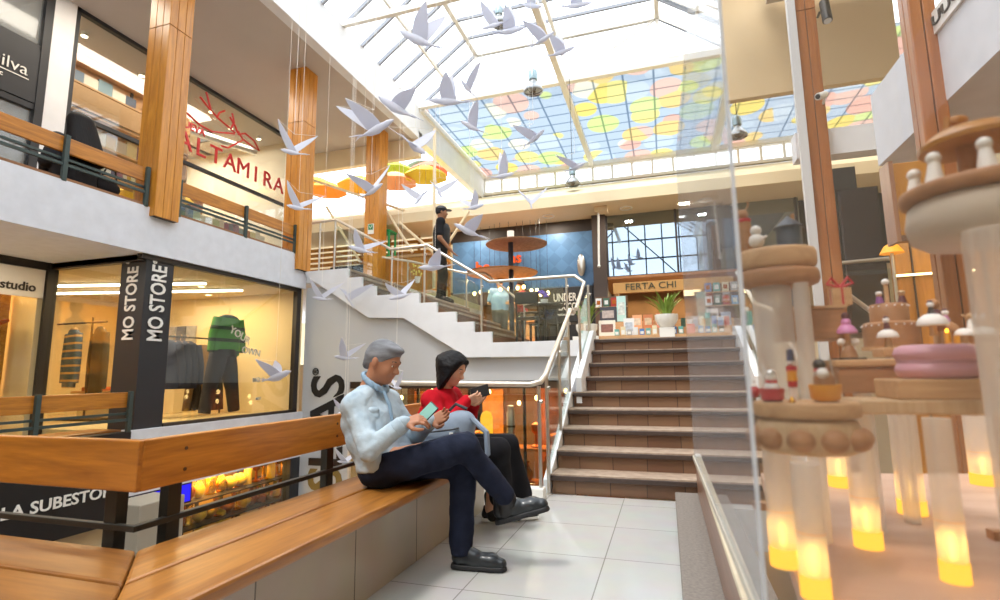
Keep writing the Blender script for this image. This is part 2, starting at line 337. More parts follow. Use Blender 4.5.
# ---- gallery shop front (plane x = -7.9)
fr = MB().box(-7.95, -7.87, 4.74, 9.45, 6.34, 6.42).box(-7.95, -7.87, 4.74, 4.80, 2.75, 6.4).box(-7.95, -7.87, 9.40, 9.46, 2.75, 6.4).box(-7.94, -7.88, 4.8, 9.42, 4.76, 4.82).box(-7.95, -7.85, 4.36, 4.46, 2.75, 6.4).box(-7.95, -7.87, 2.0, 4.36, 5.44, 5.52).box(-7.95, -7.87, 2.0, 4.36, 4.60, 4.68)
struct(fr, 'window_frame_2', M_char)
struct(MB().box(-7.93, -7.92, 4.80, 9.40, 2.75, 6.34), 'window_4', M_shopglass)
struct(MB().box(-7.93, -7.92, 2.0, 4.36, 2.75, 4.60).box(-7.93, -7.92, 2.0, 4.36, 5.52, 6.4), 'window_5', glass('frosted_pane', '#e4e8ea', .06, .1, .25, '#c9cdd0'))
struct(MB().box(-8.1, -7.86, 4.46, 4.74, 2.75, 6.4), 'wall_pier', M_plaster)
struct(MB().box(-11.9, -11.8, -2.6, 9.6, 2.6, 6.5).box(-11.8, -7.95, 9.45, 9.55, 2.6, 6.4).box(-11.8, -8.1, 4.5, 4.56, 2.6, 6.4), 'wall_gallery', pbsdf('bookshop_wall', '#dcd2bf', .8))
struct(MB().box(-11.9, -7.9, -2.6, 9.6, 2.55, 2.75), 'floor_gallery', M_oakx)
struct(MB().box(-11.9, -10.3, -2.6, 10.3, 6.4, 6.5), 'ceiling_bookshop', M_ceil)
# ---- skylight
XE, XR, ZE, ZR = -5.1, -3.7, 7.12, 8.15
YN = -2.6; n = 22
r1 = MB(); r2 = MB(); YY = [10.2-.6*i for i in range(n)]
for i, y in enumerate(YY):
    big = i == 0
    for s in (-1, 1):
        x0, x1 = (XE, XR) if s < 0 else (1.6, .2)
        r1.bar((x0, y, ZE), (x1, y, ZR), .045, .07)
    r2.bar((XR, y, ZR), (.2, y, ZR), .045, .06)
struct(r1, 'skylight_rafter', pbsdf('grey_rafter', '#8e929b', .5)); struct(r2, 'skylight_crossbar', pbsdf('grey_rafter', '#8e929b', .5))
b = MB()
for x, z, w in ((XR, ZR, .09), (.2, ZR, .09), (-1.86, ZR, .07), (-4.4, 7.63, .05), (.9, 7.63, .05)): b.bar((x, YN, z), (x, 10.2, z), w, .1)
b.bar((-1.75, YN, 7.08), (-1.75, 14.8, 7.08), .12, .14); b.bar((XE, 10.2, 7.15), (1.6, 10.2, 7.15), .12, .14); b.bar((XR, 10.2, ZR), (.2, 10.2, ZR), .09, .1)
for x in (XR, .2, -1.75): b.bar((x, 10.2, 7.15), (x, 10.2, ZR), .07, .07)
b.bar((XR, 10.2, ZR), (-1.9, 10.2, 7.2), .035, .035); b.bar((.15, 10.2, ZR-.05), (-1.6, 10.2, 7.2), .035, .035); b.bar((.2, 10.2, ZR), (1.6, 10.2, 7.15), .06, .06)
for y in (4.2, 7.2): b.bar((XE, y, 7.15), (1.6, y, 7.15), .08, .1)
b.bar((XE, 10.2, 7.1), (XE, 14.8, 7.1), .16, .16); b.bar((1.6, YN, 7.1), (1.6, 14.8, 7.1), .2, .2); b.bar((XE, 14.72, 7.08), (6.4, 14.72, 7.08), .1, .12)
for i in range(1, 18): b.bar((.3+.0, 10.2-.25*i+.1, ZR-.02), (1.55, 10.2-.25*i+.1, 7.2), .02, .03) if i < 6 else None
struct(b, 'skylight_beam', M_frame)
g = MB(); 
g.add([(XR, YN, ZR+.05), (.2, YN, ZR+.05), (.2, 10.2, ZR+.05), (XR, 10.2, ZR+.05)], [(0, 1, 2, 3)]); g.add([(XE, YN, ZE+.05), (XR, YN, ZR+.05), (XR, 10.2, ZR+.05), (XE, 10.2, ZE+.05)], [(0, 1, 2, 3)])
g.add([(1.6, YN, ZE+.05), (.2, YN, ZR+.05), (.2, 10.2, ZR+.05), (1.6, 10.2, ZE+.05)], [(0, 1, 2, 3)]); g.add([(XE, 10.22, ZE), (XR, 10.22, ZR), (.2, 10.22, ZR), (1.6, 10.22, ZE)], [(0, 1, 2, 3)])
g.build('skylight_glass', M_roofglass)['kind'] = 'structure'
# coloured canopy beyond the skylight: translucent sheets in blotches of colour with fine seams
def canopy_mat():
    t = NT('coloured_canopy'); tc = t.n('TexCoord'); mp = t.n('Mapping'); t.l(tc.outputs['Object'], mp.inputs[0]); mp.inputs['Scale'].default_value = (1.15, .95, 1); mp.inputs['Rotation'].default_value = (0, 0, .5)
    v = t.n('TexVoronoi'); v.inputs['Scale'].default_value = 1.25; v.inputs['Randomness'].default_value = .8; t.l(mp.outputs[0], v.inputs['Vector'])
    sp = t.n('SeparateColor'); t.l(v.outputs['Color'], sp.inputs[0]); cr = t.n('ValToRGB'); cr.color_ramp.interpolation = 'CONSTANT'
    cols = ['#f8f0c0', '#dfe7ed', '#f8e6bc', '#f5dfd5', '#ebf1c6', '#e2e8ec', '#f7f3e6', '#f5d8cd', '#e9f2c2', '#f8eab0']
    e = cr.color_ramp.elements; e[0].color = rgb(cols[0]); e[1].position = .1; e[1].color = rgb(cols[1])
    for i, c in enumerate(cols[2:], 2): x = e.new(i/10); x.color = rgb(c)
    t.l(sp.outputs[0], cr.inputs[0])
    ed = t.n('Math', _operation='GREATER_THAN'); ed.inputs[1].default_value = .58; t.l(v.outputs['Distance'], ed.inputs[0])
    m1 = t.n('Mix', _data_type='RGBA'); t.l(ed.outputs[0], m1.inputs[0]); t.l(cr.outputs[0], m1.inputs[6]); m1.inputs[7].default_value = rgb('#d9e1e8')
    br = t.n('TexBrick', _offset=0); br.inputs['Scale'].default_value = 1; br.inputs['Brick Width'].default_value = .62; br.inputs['Row Height'].default_value = .45; br.inputs['Mortar Size'].default_value = .022
    br.inputs['Color1'].default_value = br.inputs['Color2'].default_value = (1, 1, 1, 1); br.inputs['Mortar'].default_value = rgb('#ccd3da'); t.l(tc.outputs['Object'], br.inputs[0])
    m2 = t.n('Mix', _data_type='RGBA', _blend_type='MULTIPLY'); m2.inputs[0].default_value = 1; t.l(m1.outputs[2], m2.inputs[6]); t.l(br.outputs[0], m2.inputs[7])
    m3 = t.n('Mix', _data_type='RGBA', _blend_type='MULTIPLY'); m3.inputs[0].default_value = 1; t.l(m2.outputs[2], m3.inputs[6]); m3.inputs[7].default_value = (.64, .64, .64, 1)
    tl = t.n('BsdfTranslucent'); t.l(m3.outputs[2], tl.inputs[0]); tr = t.n('BsdfTransparent'); t.l(m3.outputs[2], tr.inputs[0]); mx = t.n('MixShader'); mx.inputs[0].default_value = .55
    t.l(tr.outputs[0], mx.inputs[2]); t.l(tl.outputs[0], mx.inputs[1]); t.l(mx.outputs[0], t.out.inputs[0]); return t.m
struct(MB().box(-5.0, 6.4, 10.25, 14.75, 7.13, 7.14), 'ceiling_canopy', canopy_mat())
# clerestory strip at the far end and the cream bulkhead over the shops
b = MB()
for i in range(21): b.box(-5.1+.56*i-.03, -5.1+.56*i+.03, 14.74, 14.84, 6.5, 7.06)
b.box(-5.1, 6.4, 14.70, 14.84, 6.50, 6.58).box(-5.1, 6.4, 14.70, 14.84, 6.98, 7.08); struct(b, 'window_frame_3', M_frame)
struct(MB().box(-5.1, 6.4, 14.79, 14.795, 6.5, 7.05), 'window_6', M_roofglass)
struct(MB().prism([(9.95, 4.33), (9.96, 4.55), (10.15, 4.70), (10.7, 4.92), (12.5, 5.60), (14.85, 6.50), (14.85, 6.2), (11.2, 4.33)], -10.4, 6.4, 'x'), 'wall_bulkhead', M_cream)
struct(MB().box(-11.2, 6.5, 15.6, 15.75, 1.4, 6.1).box(-11.2, -11.1, 7.4, 15.7, 2.7, 6.0), 'wall_back', M_cream)
struct(MB().box(1.08, 3.3, 8.0, 8.12, 5.04, 8.6), 'wall_panel', M_creamr)
# right-hand gallery, its rough fascia, walls behind
struct(MB().box(1.55, 1.75, -2.6, 4.27, 2.5, 3.04).box(1.75, 4.3, -2.6, 4.27, 2.5, 2.7), 'trim_13', M_fascia)
struct(MB().box(4.2, 4.3, -2.6, 8.2, -1.5, 8.2).box(6.4, 6.5, 8.1, 15.6, 1.4, 8.2).box(4.2, 6.5, 8.05, 8.15, -1.5, 8.2).box(4.2, 4.3, 8.1, 15.6, -3, 4.3), 'wall_right', M_cream)
struct(MB().box(1.7, 4.3, -2.6, 7.9, 6.4, 6.5), 'ceiling_right', M_ceil)
struct(MB().box(1.42, 2.2, 5.86, 6.05, 3.22, 3.50), 'beam', M_plaster)
struct(MB().box(1.40, 1.475, 5.62, 5.68, -1.5, 7.1), 'trim_14', pbsdf('white_post', '#cfd0d2', .5))
struct(MB().box(-10.4, 4.3, -2.8, -2.6, -3, 4.4).box(-10.4, -5.1, -2.8, -2.6, 4.4, 6.6).box(1.7, 4.3, -2.8, -2.6, 4.4, 8.2), 'wall_rear', M_cream)
b = MB(); g_ = pbsdf('dark_mullion', '#3c4248', .5)
for i in range(10): b.box(-5.1+i*.75-.03, -5.1+i*.75+.03, -2.72, -2.64, 4.4, 7.15 if i in (0, 9) else 8.1)
for z in (4.4, 5.3, 6.2, 7.1, 8.0): b.box(-5.1, 1.7, -2.72, -2.64, z-.03, z+.03)
b.bar((-5.1, -2.68, 4.4), (-1.7, -2.68, 8.0), .05, .05).bar((1.7, -2.68, 4.4), (-1.7, -2.68, 8.0), .05, .05); struct(b, 'window_frame_6', g_)
struct(MB().box(-5.1, 1.7, -2.69, -2.685, 4.4, 8.1), 'window_10', M_roofglass)
struct(MB().box(-10.5, -10.4, -2.6, 15.7, -3.1, 2.6).box(-10.4, 4.3, 11.0, 11.1, -3.1, 1.30).box(1.3, 4.3, 7.16, 7.3, -3.0, 1.4), 'wall_lower', M_cream)
struct(MB().box(-12.0, -11.9, -2.8, 15.7, 2.5, 6.6), 'wall_outer', M_cream)
# wooden columns: boxed in planks with dark joints
def column(x0, x1, y0, y1, z0, z1, mat, label, planks=3):
    t = thing('wooden_column', label, 'column', ((x0+x1)/2, (y0+y1)/2, z0))
    MB().box(x0+.012, x1-.012, y0+.012, y1-.012, z0, z1).build('core', M_black, t)
    w = (x1-x0)/planks; h = (y1-y0)/planks; zj = z0+(z1-z0)*.72; 
    for za, zb in ((z0, zj-.004), (zj+.004, z1)):
        p = MB()
        for i in range(planks):
            p.box(x0+w*i+.003, x0+w*(i+1)-.003, y0, y0+.02, za, zb).box(x0+w*i+.003, x0+w*(i+1)-.003, y1-.02, y1, za, zb)
            p.box(x0, x0+.02, y0+h*i+.003, y0+h*(i+1)-.003, za, zb).box(x1-.02, x1, y0+h*i+.003, y0+h*(i+1)-.003, za, zb)
        p.build('planks', mat, t, bevel=.004)
    return t
column(-6.05, -5.70, 4.47, 4.80, 2.95, 6.4, M_col, 'varnished wooden column rising past the gallery rail, nearest one beside the seated dark-haired woman', 3)
column(-6.05, -5.72, 7.05, 7.38, 2.79, 6.4, M_col, 'varnished wooden column standing where the gallery parapet meets the upper stairs')
column(-6.0, -5.66, 9.45, 9.80, 2.79, 6.4, M_col, 'varnished wooden column behind the stair railing with a small green sign')
column(1.49, 1.68, 5.70, 5.90, -1.5, 7.2, M_colr, 'reddish wooden column standing beside the slim white post', 2)
column(1.43, 1.56, 3.30, 3.42, -1.5, 6.4, M_colr, 'pale brown wooden column in front of the rough concrete fascia on the right', 2)
t = thing('exit_sign', 'small green and white safety sign fixed on the wooden column', 'sign', (-5.64, 9.5, 4.03))
box('board', M_white, (-5.90, -5.76, 9.43, 9.445, 4.0, 4.22), t); box('green_field', pbsdf('sign_green', '#2f8a5a', .5), (-5.885, -5.775, 9.424, 9.43, 4.09, 4.205), t)
a = MB().bar((-5.86, 9.42, 4.17), (-5.83, 9.42, 4.12), .01, .006, (0, 1, 0)).bar((-5.83, 9.42, 4.12), (-5.79, 9.42, 4.18), .01, .006, (0, 1, 0)); a.build('arrow', M_white, t)
# ---- upper gallery benches: plank back, two bars, posts
def gallery_bench(y0, y1, x, z, posts, label, seat=True, cat='bench', plank=M_oak):
    t = thing('gallery_bench', label, cat, (x, (y0+y1)/2, z))
    box('back_plank', plank, (x-.045, x-.01, y0, y1, z+.29, z+.46), t, bevel=.006)
    box('lower_rail', M_greenmetal, (x-.005, x+.02, y0, y1, z+.14, z+.17), t)
    box('middle_rail', M_greenmetal, (x-.035, x-.01, y0, y1, z+.21, z+.235), t)
    for p in posts: box('post', M_greenmetal, (x-.01, x+.03, p-.022, p+.022, z-.02, z+.47), t, bevel=.003)
    if seat: box('seat', M_seat, (x-.55, x-.12, y0, y1, z+.0, z+.04), t, bevel=.01)
    return t
gallery_bench(1.0, 4.45, -5.80, 3.07, (2.2, 3.53, 4.42), 'wooden gallery bench with green metal posts where the dark-haired woman sits')
gallery_bench(4.84, 7.06, -5.80, 3.07, (4.86, 5.97, 7.04), 'wooden gallery bench with green metal posts below the red lettering, without anyone on it')
gallery_bench(1.0, 4.47, -5.80, .42, (2.3, 3.52, 4.44), 'weathered bench with green posts beside the black shop pillar, opposite side of the open well', True)

# ================================================================ THE NEAR CORNER BENCH
t = thing('corner_bench', 'long varnished wooden corner bench with plank backrest on a beige tiled plinth', 'bench', (-1.6, 2.2, 0))
Z0, Z1 = .402, .45
MB().prism([(-1.265, .93), (-1.265, 4.02), (-1.542, 4.02), (-1.542, 1.207)], Z0, Z1, 'z').build('front_plank', M_seat, t, bevel=.012)
MB().prism([(-1.55, 1.215), (-1.55, 4.02), (-1.80, 4.02), (-1.80, 1.450)], Z0, Z1, 'z').build('rear_plank', M_seat, t, bevel=.012)
MB().prism([(-1.27, .93), (-1.547, 1.207), (-5.4, 1.207), (-5.4, .93)], Z0, Z1, 'z').build('front_plank', M_seatx, t, bevel=.012)
MB().prism([(-1.555, 1.215), (-1.805, 1.450), (-5.4, 1.450), (-5.4, 1.215)], Z0, Z1, 'z').build('rear_plank', M_seatx, t, bevel=.012)
MB().box(-1.86, -1.82, 1.462, 4.02, .64, .822).build('back_plank', M_oak, t, bevel=.006)
MB().box(-5.4, -1.823, 1.445, 1.482, .64, .822).build('back_plank', M_oakx, t, bevel=.006)
MB().box(-1.885, -1.855, 1.49, 4.02, .494, .516).build('rail_bar', M_blackmetal, t, bevel=.003)
MB().box(-5.4, -1.855, 1.476, 1.5, .494, .516).build('rail_bar', M_blackmetal, t, bevel=.003)
for y in (1.64, 2.64, 3.64): MB().box(-1.905, -1.86, y-.03, y+.03, .05, .80).build('post', M_blackmetal, t, bevel=.003)
for x in (-1.99, -3.0, -4.0): MB().box(x-.03, x+.03, 1.484, 1.53, .05, .80).build('post', M_blackmetal, t, bevel=.003)
MB().box(-1.76, -1.40, 1.02, 3.98, .0, .385).box(-5.3, -1.40, .96, 1.38, 0, .385).build('plinth', M_clad, t)
MB().box(-1.75, -1.36, .99, 4.0, .385, .402).box(-5.3, -1.40, .95, 1.36, .385, .402).build('shade_strip', M_black, t)  # black strip put in as the shaded gap under the seat
for y, z in ((1.62, .69), (1.62, .77), (2.62, .70), (2.62, .77)): MB().tube((-1.822, y+.02, z), (-1.817, y+.02, z), .007).build('bolt', pbsdf('bolt_dark', '#5a3a1c', .5), t)
sbox('trim_15', M_white, -5.6, -1.78, 1.54, 1.66, -.3, .30)
sbox('trim_16', M_white, -1.90, -1.76, 1.54, 4.36, -.3, .06)
# low plank parapet on the dark kerb
t = thing('low_parapet', 'low wooden parapet board with pale worn cap standing on the dark kerb', 'parapet', (.205, 2.6, .10))
box('board', wood('parapet_board', '#9c7560', '#7f5c48', 'y'), (.185, .225, .4, 4.50, .10, .352), t, bevel=.004)
box('cap', pbsdf('pale_cap', '#d8cbb0', .45, noise=.25, nscale=6), (.178, .232, .4, 4.50, .352, .378), t, bevel=.01)
MB().ell((.205, 4.50, .37), .03, .04, .03).box(.19, .22, 4.47, 4.52, .10, .36).build('end_knob', M_white, t, smooth=True)
# ================================================================ GLASS BALUSTRADES
def balustrade(label, pts, posts, panels, r=.024, pr=.016, name='glass_balustrade'):
    c = Vector(pts[0]); t = thing(name, label, 'railing', tuple(c))
    MB().path(pts, r, 12).build('handrail', M_rail, t, smooth=60)
    for p in posts:
        (x, y, z0, z1) = p; MB().tube((x, y, z0), (x, y, z1), pr).tube((x, y, z0), (x, y, z0+.012), pr*2.2).tube((x, y, z1-.13), (x+.03, y, z1-.13), .016).build('post', M_steel, t, smooth=40)
    for q in panels:   # four corners; thin slab
        q = [Vector(v) for v in q]; n = (q[1]-q[0]).cross(q[3]-q[0]).normalized()*.005
        MB().add([v-n for v in q]+[v+n for v in q], [(3, 2, 1, 0), (4, 5, 6, 7), (0, 1, 5, 4), (1, 2, 6, 5), (2, 3, 7, 6), (3, 0, 4, 7)]).build('glass_panel', M_glass, t)
    return t
def vp(a, b, z): # vertical panel between two floor points, heights z
    return [(a[0], a[1], a[2]), (b[0], b[1], b[2]), (b[0], b[1], b[2]+z), (a[0], a[1], a[2]+z)]
Yr = 7.34
balustrade('cream-railed glass balustrade of the upper flight, turning down to the mezzanine edge',
    [(-5.68, Yr, 3.64), (-5.21, Yr, 3.66), (-4.15, Yr, 3.05), (-3.50, Yr, 3.065), (-2.47, Yr, 2.41), (-1.18, Yr, 2.415), (-1.04, Yr-.05, 2.30), (-1.0, 6.25, 1.80)],
    [(-5.52, Yr, 2.78, 3.64), (-5.22, Yr, 2.78, 3.64), (-4.13, Yr, 2.1, 3.03), (-3.55, Yr, 1.95, 3.05), (-2.60, Yr, 1.27, 2.48), (-1.30, Yr, 1.47, 2.40), (-.975, 7.22, 1.3, 2.25), (-.98, 6.35, 1.0, 1.82)],
    [vp((-5.18, Yr, 2.83), (-4.18, Yr, 2.25), .72), vp((-4.08, Yr, 2.25), (-3.60, Yr, 2.22), .72), vp((-3.50, Yr, 2.2), (-2.65, Yr, 1.65), .70), vp((-2.52, Yr, 1.56), (-1.35, Yr, 1.56), .72), vp((-.985, 7.15, 1.46), (-.985, 6.4, 1.06), .68)])
balustrade('glass balustrade with cream handrail between the seated pair and the main stairs',
    [(-2.5, 4.42, .965), (-1.12, 4.42, .945), (-1.035, 4.43, .965), (-1.01, 4.52, 1.02), (-1.02, 5.95, 1.76), (-.985, 6.02, 1.73)],
    [(-1.05, 4.42, .0, .93), (-1.02, 4.60, .0, 1.04), (-2.42, 4.42, .05, .93), (-1.035, 5.86, .80, 1.72), (-1.03, 5.25, .45, 1.38)],
    [vp((-2.36, 4.42, .12), (-1.10, 4.42, .12), .74), vp((-1.03, 4.66, .20), (-1.03, 5.2, .48), .76), vp((-1.03, 5.3, .53), (-1.03, 5.8, .80), .76)])
balustrade('glass balustrade on the far side of the upper flight, beyond the guard', 
    [(-5.6, 9.55, 3.50), (-4.9, 9.55, 3.35), (-3.73, 9.55, 3.03), (-3.30, 9.55, 3.0), (-2.53, 9.55, 2.34), (-2.2, 9.55, 2.345)],
    [(-5.0, 9.55, 2.6, 3.36), (-3.7, 9.55, 2.2, 3.01), (-2.52, 9.55, 1.48, 2.33)], [vp((-3.65, 9.55, 2.25), (-2.58, 9.55, 1.62), .64), vp((-4.95, 9.55, 2.55), (-3.75, 9.55, 2.25), .66)])
balustrade('glass balustrade running down the opposite, window-case side of the main stairs',
    [(1.5, Yr, 2.40), (1.05, Yr, 2.40), (.95, Yr-.05, 2.30), (.95, 6.1, 1.75), (1.06, 5.9, 1.66), (1.05, 4.55, .98)],
    [(.96, 7.22, 1.5, 2.25), (.97, 6.2, 1.0, 1.78), (1.05, 5.2, .5, 1.3), (1.05, 4.6, .1, 1.0)], [vp((.96, 7.15, 1.62), (.96, 6.25, 1.10), .6), vp((1.05, 5.15, .5), (1.05, 4.66, .22), .70), vp((1.02, Yr, 1.55), (1.5, Yr, 1.55), .75)])
balustrade('steel-railed balustrade farther right, in front of the tall dark boards',
    [(1.60, 6.1, 2.02), (2.2, 6.1, 1.42)], [(1.7, 6.1, -1.5, 1.90), (2.1, 6.1, -1.5, 1.50)], [], name='stair_handrail')
balustrade('upper steel rail crossing in front of the dark boards on the mezzanine',
    [(2.02, 7.25, 2.33), (2.9, 7.25, 2.36)], [(2.1, 7.25, 1.48, 2.32), (2.8, 7.25, 1.48, 2.34)], [vp((2.12, 7.25, 1.55), (2.78, 7.25, 1.55), .68)], name='steel_railing')
# ================================================================ HANGING CARD BIRDS
BIRDS = [
((-1.741, 3.5, 3.721), (-0.156, -0.03, 0.085), (0.154, 0.03, -0.084), (0.09, -0.1, 0.24), (0.166, 0.12, 0.248), 'white card bird under the skylight glass, highest one beside the white beam'),
((-1.435, 4.51, 4.476), (-0.116, -0.03, -0.038), (0.116, 0.03, 0.037), (-0.12, -0.1, 0.217), (-0.122, 0.12, 0.357), 'white card bird beside the uppermost pendant lamp, wing raised left'),
((-1.324, 4.589, 4.439), (0.162, -0.03, -0.024), (-0.168, 0.03, 0.025), (0.002, -0.1, 0.212), (-0.01, 0.12, 0.353), 'white card bird flying rightwards just below the uppermost pendant lamp'),
((-0.989, 4.627, 4.293), (0.117, -0.03, 0.028), (-0.119, 0.03, -0.03), (-0.173, -0.1, 0.174), (-0.146, 0.12, 0.299), 'white card bird with long raised wing, upper one of the pair by the uppermost lamp'),
((-0.898, 5.103, 4.439), (0.144, -0.03, 0.002), (-0.149, 0.03, -0.002), (-0.094, -0.1, 0.17), (-0.06, 0.12, 0.297), 'white card bird, lower right one of the pair beyond the uppermost pendant lamp'),
((-1.568, 3.69, 3.265), (-0.156, -0.03, 0.02), (0.155, 0.03, -0.021), (0.007, -0.1, 0.195), (-0.033, 0.12, 0.304), 'white card bird heading left against the skylight end wall'),
((-1.635, 4.29, 3.712), (-0.053, -0.03, 0.074), (0.054, 0.03, -0.074), (0.163, -0.1, 0.181), (0.054, 0.12, 0.284), 'white card bird with one narrow upright wing, end of skylight, behind the left-heading one'),
((-1.694, 4.566, 3.467), (-0.105, -0.03, 0.06), (0.105, 0.03, -0.061), (0.091, -0.1, 0.222), (-0.032, 0.12, 0.327), 'white card bird with one upright wing at the near edge of the coloured canopy'),
((-1.204, 5.08, 3.5), (0.111, -0.03, 0.058), (-0.113, 0.03, -0.059), (-0.205, -0.1, 0.132), (-0.2, 0.12, 0.2), 'white card bird under the coloured canopy, below the bell pendant lamp with cage'),
((-2.154, 3.5, 3.023), (0.171, -0.03, 0.03), (-0.177, 0.03, -0.032), (-0.213, -0.1, 0.249), (-0.455, 0.12, 0.335), 'biggest white card bird of the flock, wings spread in front of the third wooden column'),
((-1.934, 3.5, 3.17), (-0.144, -0.03, 0.096), (0.141, 0.03, -0.094), (0.204, -0.1, 0.079), (0.028, 0.12, 0.189), 'white card bird crossing the lower edge of the white skylight beam, heading left'),
((-2.005, 3.933, 3.047), (0.112, -0.03, -0.094), (-0.115, 0.03, 0.096), (-0.214, -0.1, 0.155), (0.147, 0.12, 0.172), 'white card bird with both wings spread, hanging below the white skylight beam'),
((-2.969, 3.545, 2.963), (-0.096, -0.03, 0.024), (0.096, 0.03, -0.024), (-0.092, -0.1, 0.265), (0.153, 0.12, 0.172), 'white card bird hanging by the wooden column at the red shop lettering, upper of two'),
((-3.549, 4.349, 2.778), (-0.107, -0.03, 0.024), (0.108, 0.03, -0.025), (-0.075, -0.1, 0.266), (0.231, 0.12, 0.131), 'white card bird hanging by the gallery rail end post, lower of two by the column'),
((-2.523, 4.073, 2.739), (0.122, -0.03, 0.037), (-0.124, 0.03, -0.039), (-0.217, -0.1, 0.16), (0.125, 0.12, 0.278), 'white card bird passing in front of the third wooden column above the green sign'),
((-2.807, 5.645, 3.224), (-0.046, -0.03, -0.095), (0.046, 0.03, 0.095), (-0.206, -0.1, 0.158), (0.085, 0.12, 0.134), 'small white card bird left of the cap of the standing guard, left of two'),
((-2.562, 5.701, 3.304), (0.047, -0.03, -0.106), (-0.048, 0.03, 0.107), (0.301, -0.1, 0.068), (-0.187, 0.12, 0.183), 'small white card bird directly above the cap of the standing guard'),
((-2.595, 7.0, 3.496), (0.16, -0.03, 0.011), (-0.163, 0.03, -0.011), (0.062, -0.1, 0.229), (-0.313, 0.12, 0.19), 'small white card bird up right of the standing guard before the cream bulkhead'),
((-1.723, 4.548, 2.405), (-0.133, -0.03, 0.069), (0.131, 0.03, -0.069), (0.168, -0.1, 0.116), (0.039, 0.12, 0.154), 'white card bird in front of the face of the standing guard'),
((-1.56, 5.089, 3.141), (0.131, -0.03, -0.006), (-0.134, 0.03, 0.006), (0.056, -0.1, 0.231), (-0.057, 0.12, 0.317), 'white card bird with upright wing against the clerestory panes'),
((-0.836, 5.472, 3.282), (0.105, -0.03, 0.02), (-0.106, 0.03, -0.021), (-0.199, -0.1, 0.126), (-0.174, 0.12, 0.177), 'white card bird beside the pendant lamp hanging over the bookstall'),
((-1.638, 6.681, 3.356), (0.02, -0.03, -0.096), (-0.02, 0.03, 0.098), (-0.168, -0.1, 0.171), (0.217, 0.12, 0.229), 'small white card bird seen end-on before the cream bulkhead, wings in a V'),
((-2.144, 4.67, 2.112), (-0.15, -0.03, -0.005), (0.149, 0.03, 0.005), (0.098, -0.1, 0.153), (-0.033, 0.12, 0.172), 'white card bird at the upper flight handrail in front of the hand of the guard'),
((-3.719, 5.806, 2.674), (-0.155, -0.03, 0.047), (0.154, 0.03, -0.046), (-0.041, -0.1, 0.261), (0.306, 0.12, 0.11), 'white card bird over the top steps of the upper flight next to the green chair'),
((-4.105, 5.532, 2.01), (-0.105, -0.03, 0.015), (0.104, 0.03, -0.014), (-0.107, -0.1, 0.247), (0.255, 0.12, 0.209), 'white card bird at the gallery corner, leftmost one in front of the white stringer'),
((-4.686, 7.0, 2.237), (-0.057, -0.03, 0.127), (0.057, 0.03, -0.126), (-0.101, -0.1, 0.15), (0.368, 0.12, 0.219), 'white card bird in front of the white stringer, middle one of three'),
((-3.178, 5.907, 2.048), (-0.148, -0.03, -0.034), (0.147, 0.03, 0.035), (-0.184, -0.1, 0.152), (0.128, 0.12, 0.22), 'white card bird in front of the white stringer, nearest of three to the guard'),
((-4.262, 6.311, 1.29), (-0.142, -0.03, 0.016), (0.141, 0.03, -0.016), (0.01, -0.1, 0.273), (0.254, 0.12, 0.194), 'white card bird in front of the grey wall above the grey-haired head'),
((-4.169, 4.85, 1.047), (0.204, -0.03, 0.047), (-0.208, 0.03, -0.049), (-0.202, -0.1, 0.185), (-0.12, 0.12, 0.177), 'white card bird in front of the lit clothes shop window'),
((-2.301, 4.2, 0.933), (0.065, -0.03, -0.008), (-0.067, 0.03, 0.008), (0.12, -0.1, 0.14), (-0.151, 0.12, 0.116), 'white card bird half hidden behind the face of the seated grey-haired man'),
((-2.69, 4.0, 0.729), (-0.045, -0.03, -0.011), (0.045, 0.03, 0.012), (-0.051, -0.1, 0.121), (-0.1, 0.12, 0.075), 'white card bird half hidden behind the shoulder of the seated man'),
((-3.066, 4.6, 0.197), (-0.066, -0.03, 0.007), (0.066, 0.03, -0.007), (-0.056, -0.1, 0.142), (0.085, 0.12, 0.096), 'white card bird below the bench backrest, over the well'),
((-1.506, 6.323, 6.028), (0.159, -0.03, -0.083), (-0.163, 0.03, 0.084), (0.001, -0.1, 0.201), (0.019, 0.12, 0.335), 'white card bird cut by the upper picture edge, nearer the centre beam'),
((-0.673, 4.796, 4.717), (0.149, -0.03, -0.036), (-0.152, 0.03, 0.036), (-0.013, -0.1, 0.148), (0.015, 0.12, 0.266), 'white card bird cut by the upper picture edge, beyond the centre beam'),
]
def blade(root_a, root_b, tip, bend=.18):
    """thin pointed wing of real thickness between two root points and a tip"""
    a, b, t_ = Vector(root_a), Vector(root_b), Vector(tip); n = (b-a).cross(t_-a); n = n.normalized()*.0022 if n.length > 1e-6 else Vector((0, 0, .0022))
    out = (t_-(a+b)/2); lead = []; trail = []
    for i in range(7):
        s_ = i/6; w = (1-s_)**.8
        lead.append(a+out*s_*1.0+(a-b)*.30*math.sin(math.pi*s_)*(1-s_*.4)+((a+b)/2-a)*(1-w)); trail.append(b+out*s_+((a+b)/2-b)*(1-w)*1.0-(a-b)*.06*math.sin(math.pi*s_))
    poly = lead+trail[::-1][1:]; m = len(poly)
    return [p-n for p in poly]+[p+n for p in poly], [tuple(range(m)), tuple(range(m, 2*m))[::-1]]+[(i, m+i, m+(i+1) % m, (i+1) % m) for i in range(m)]
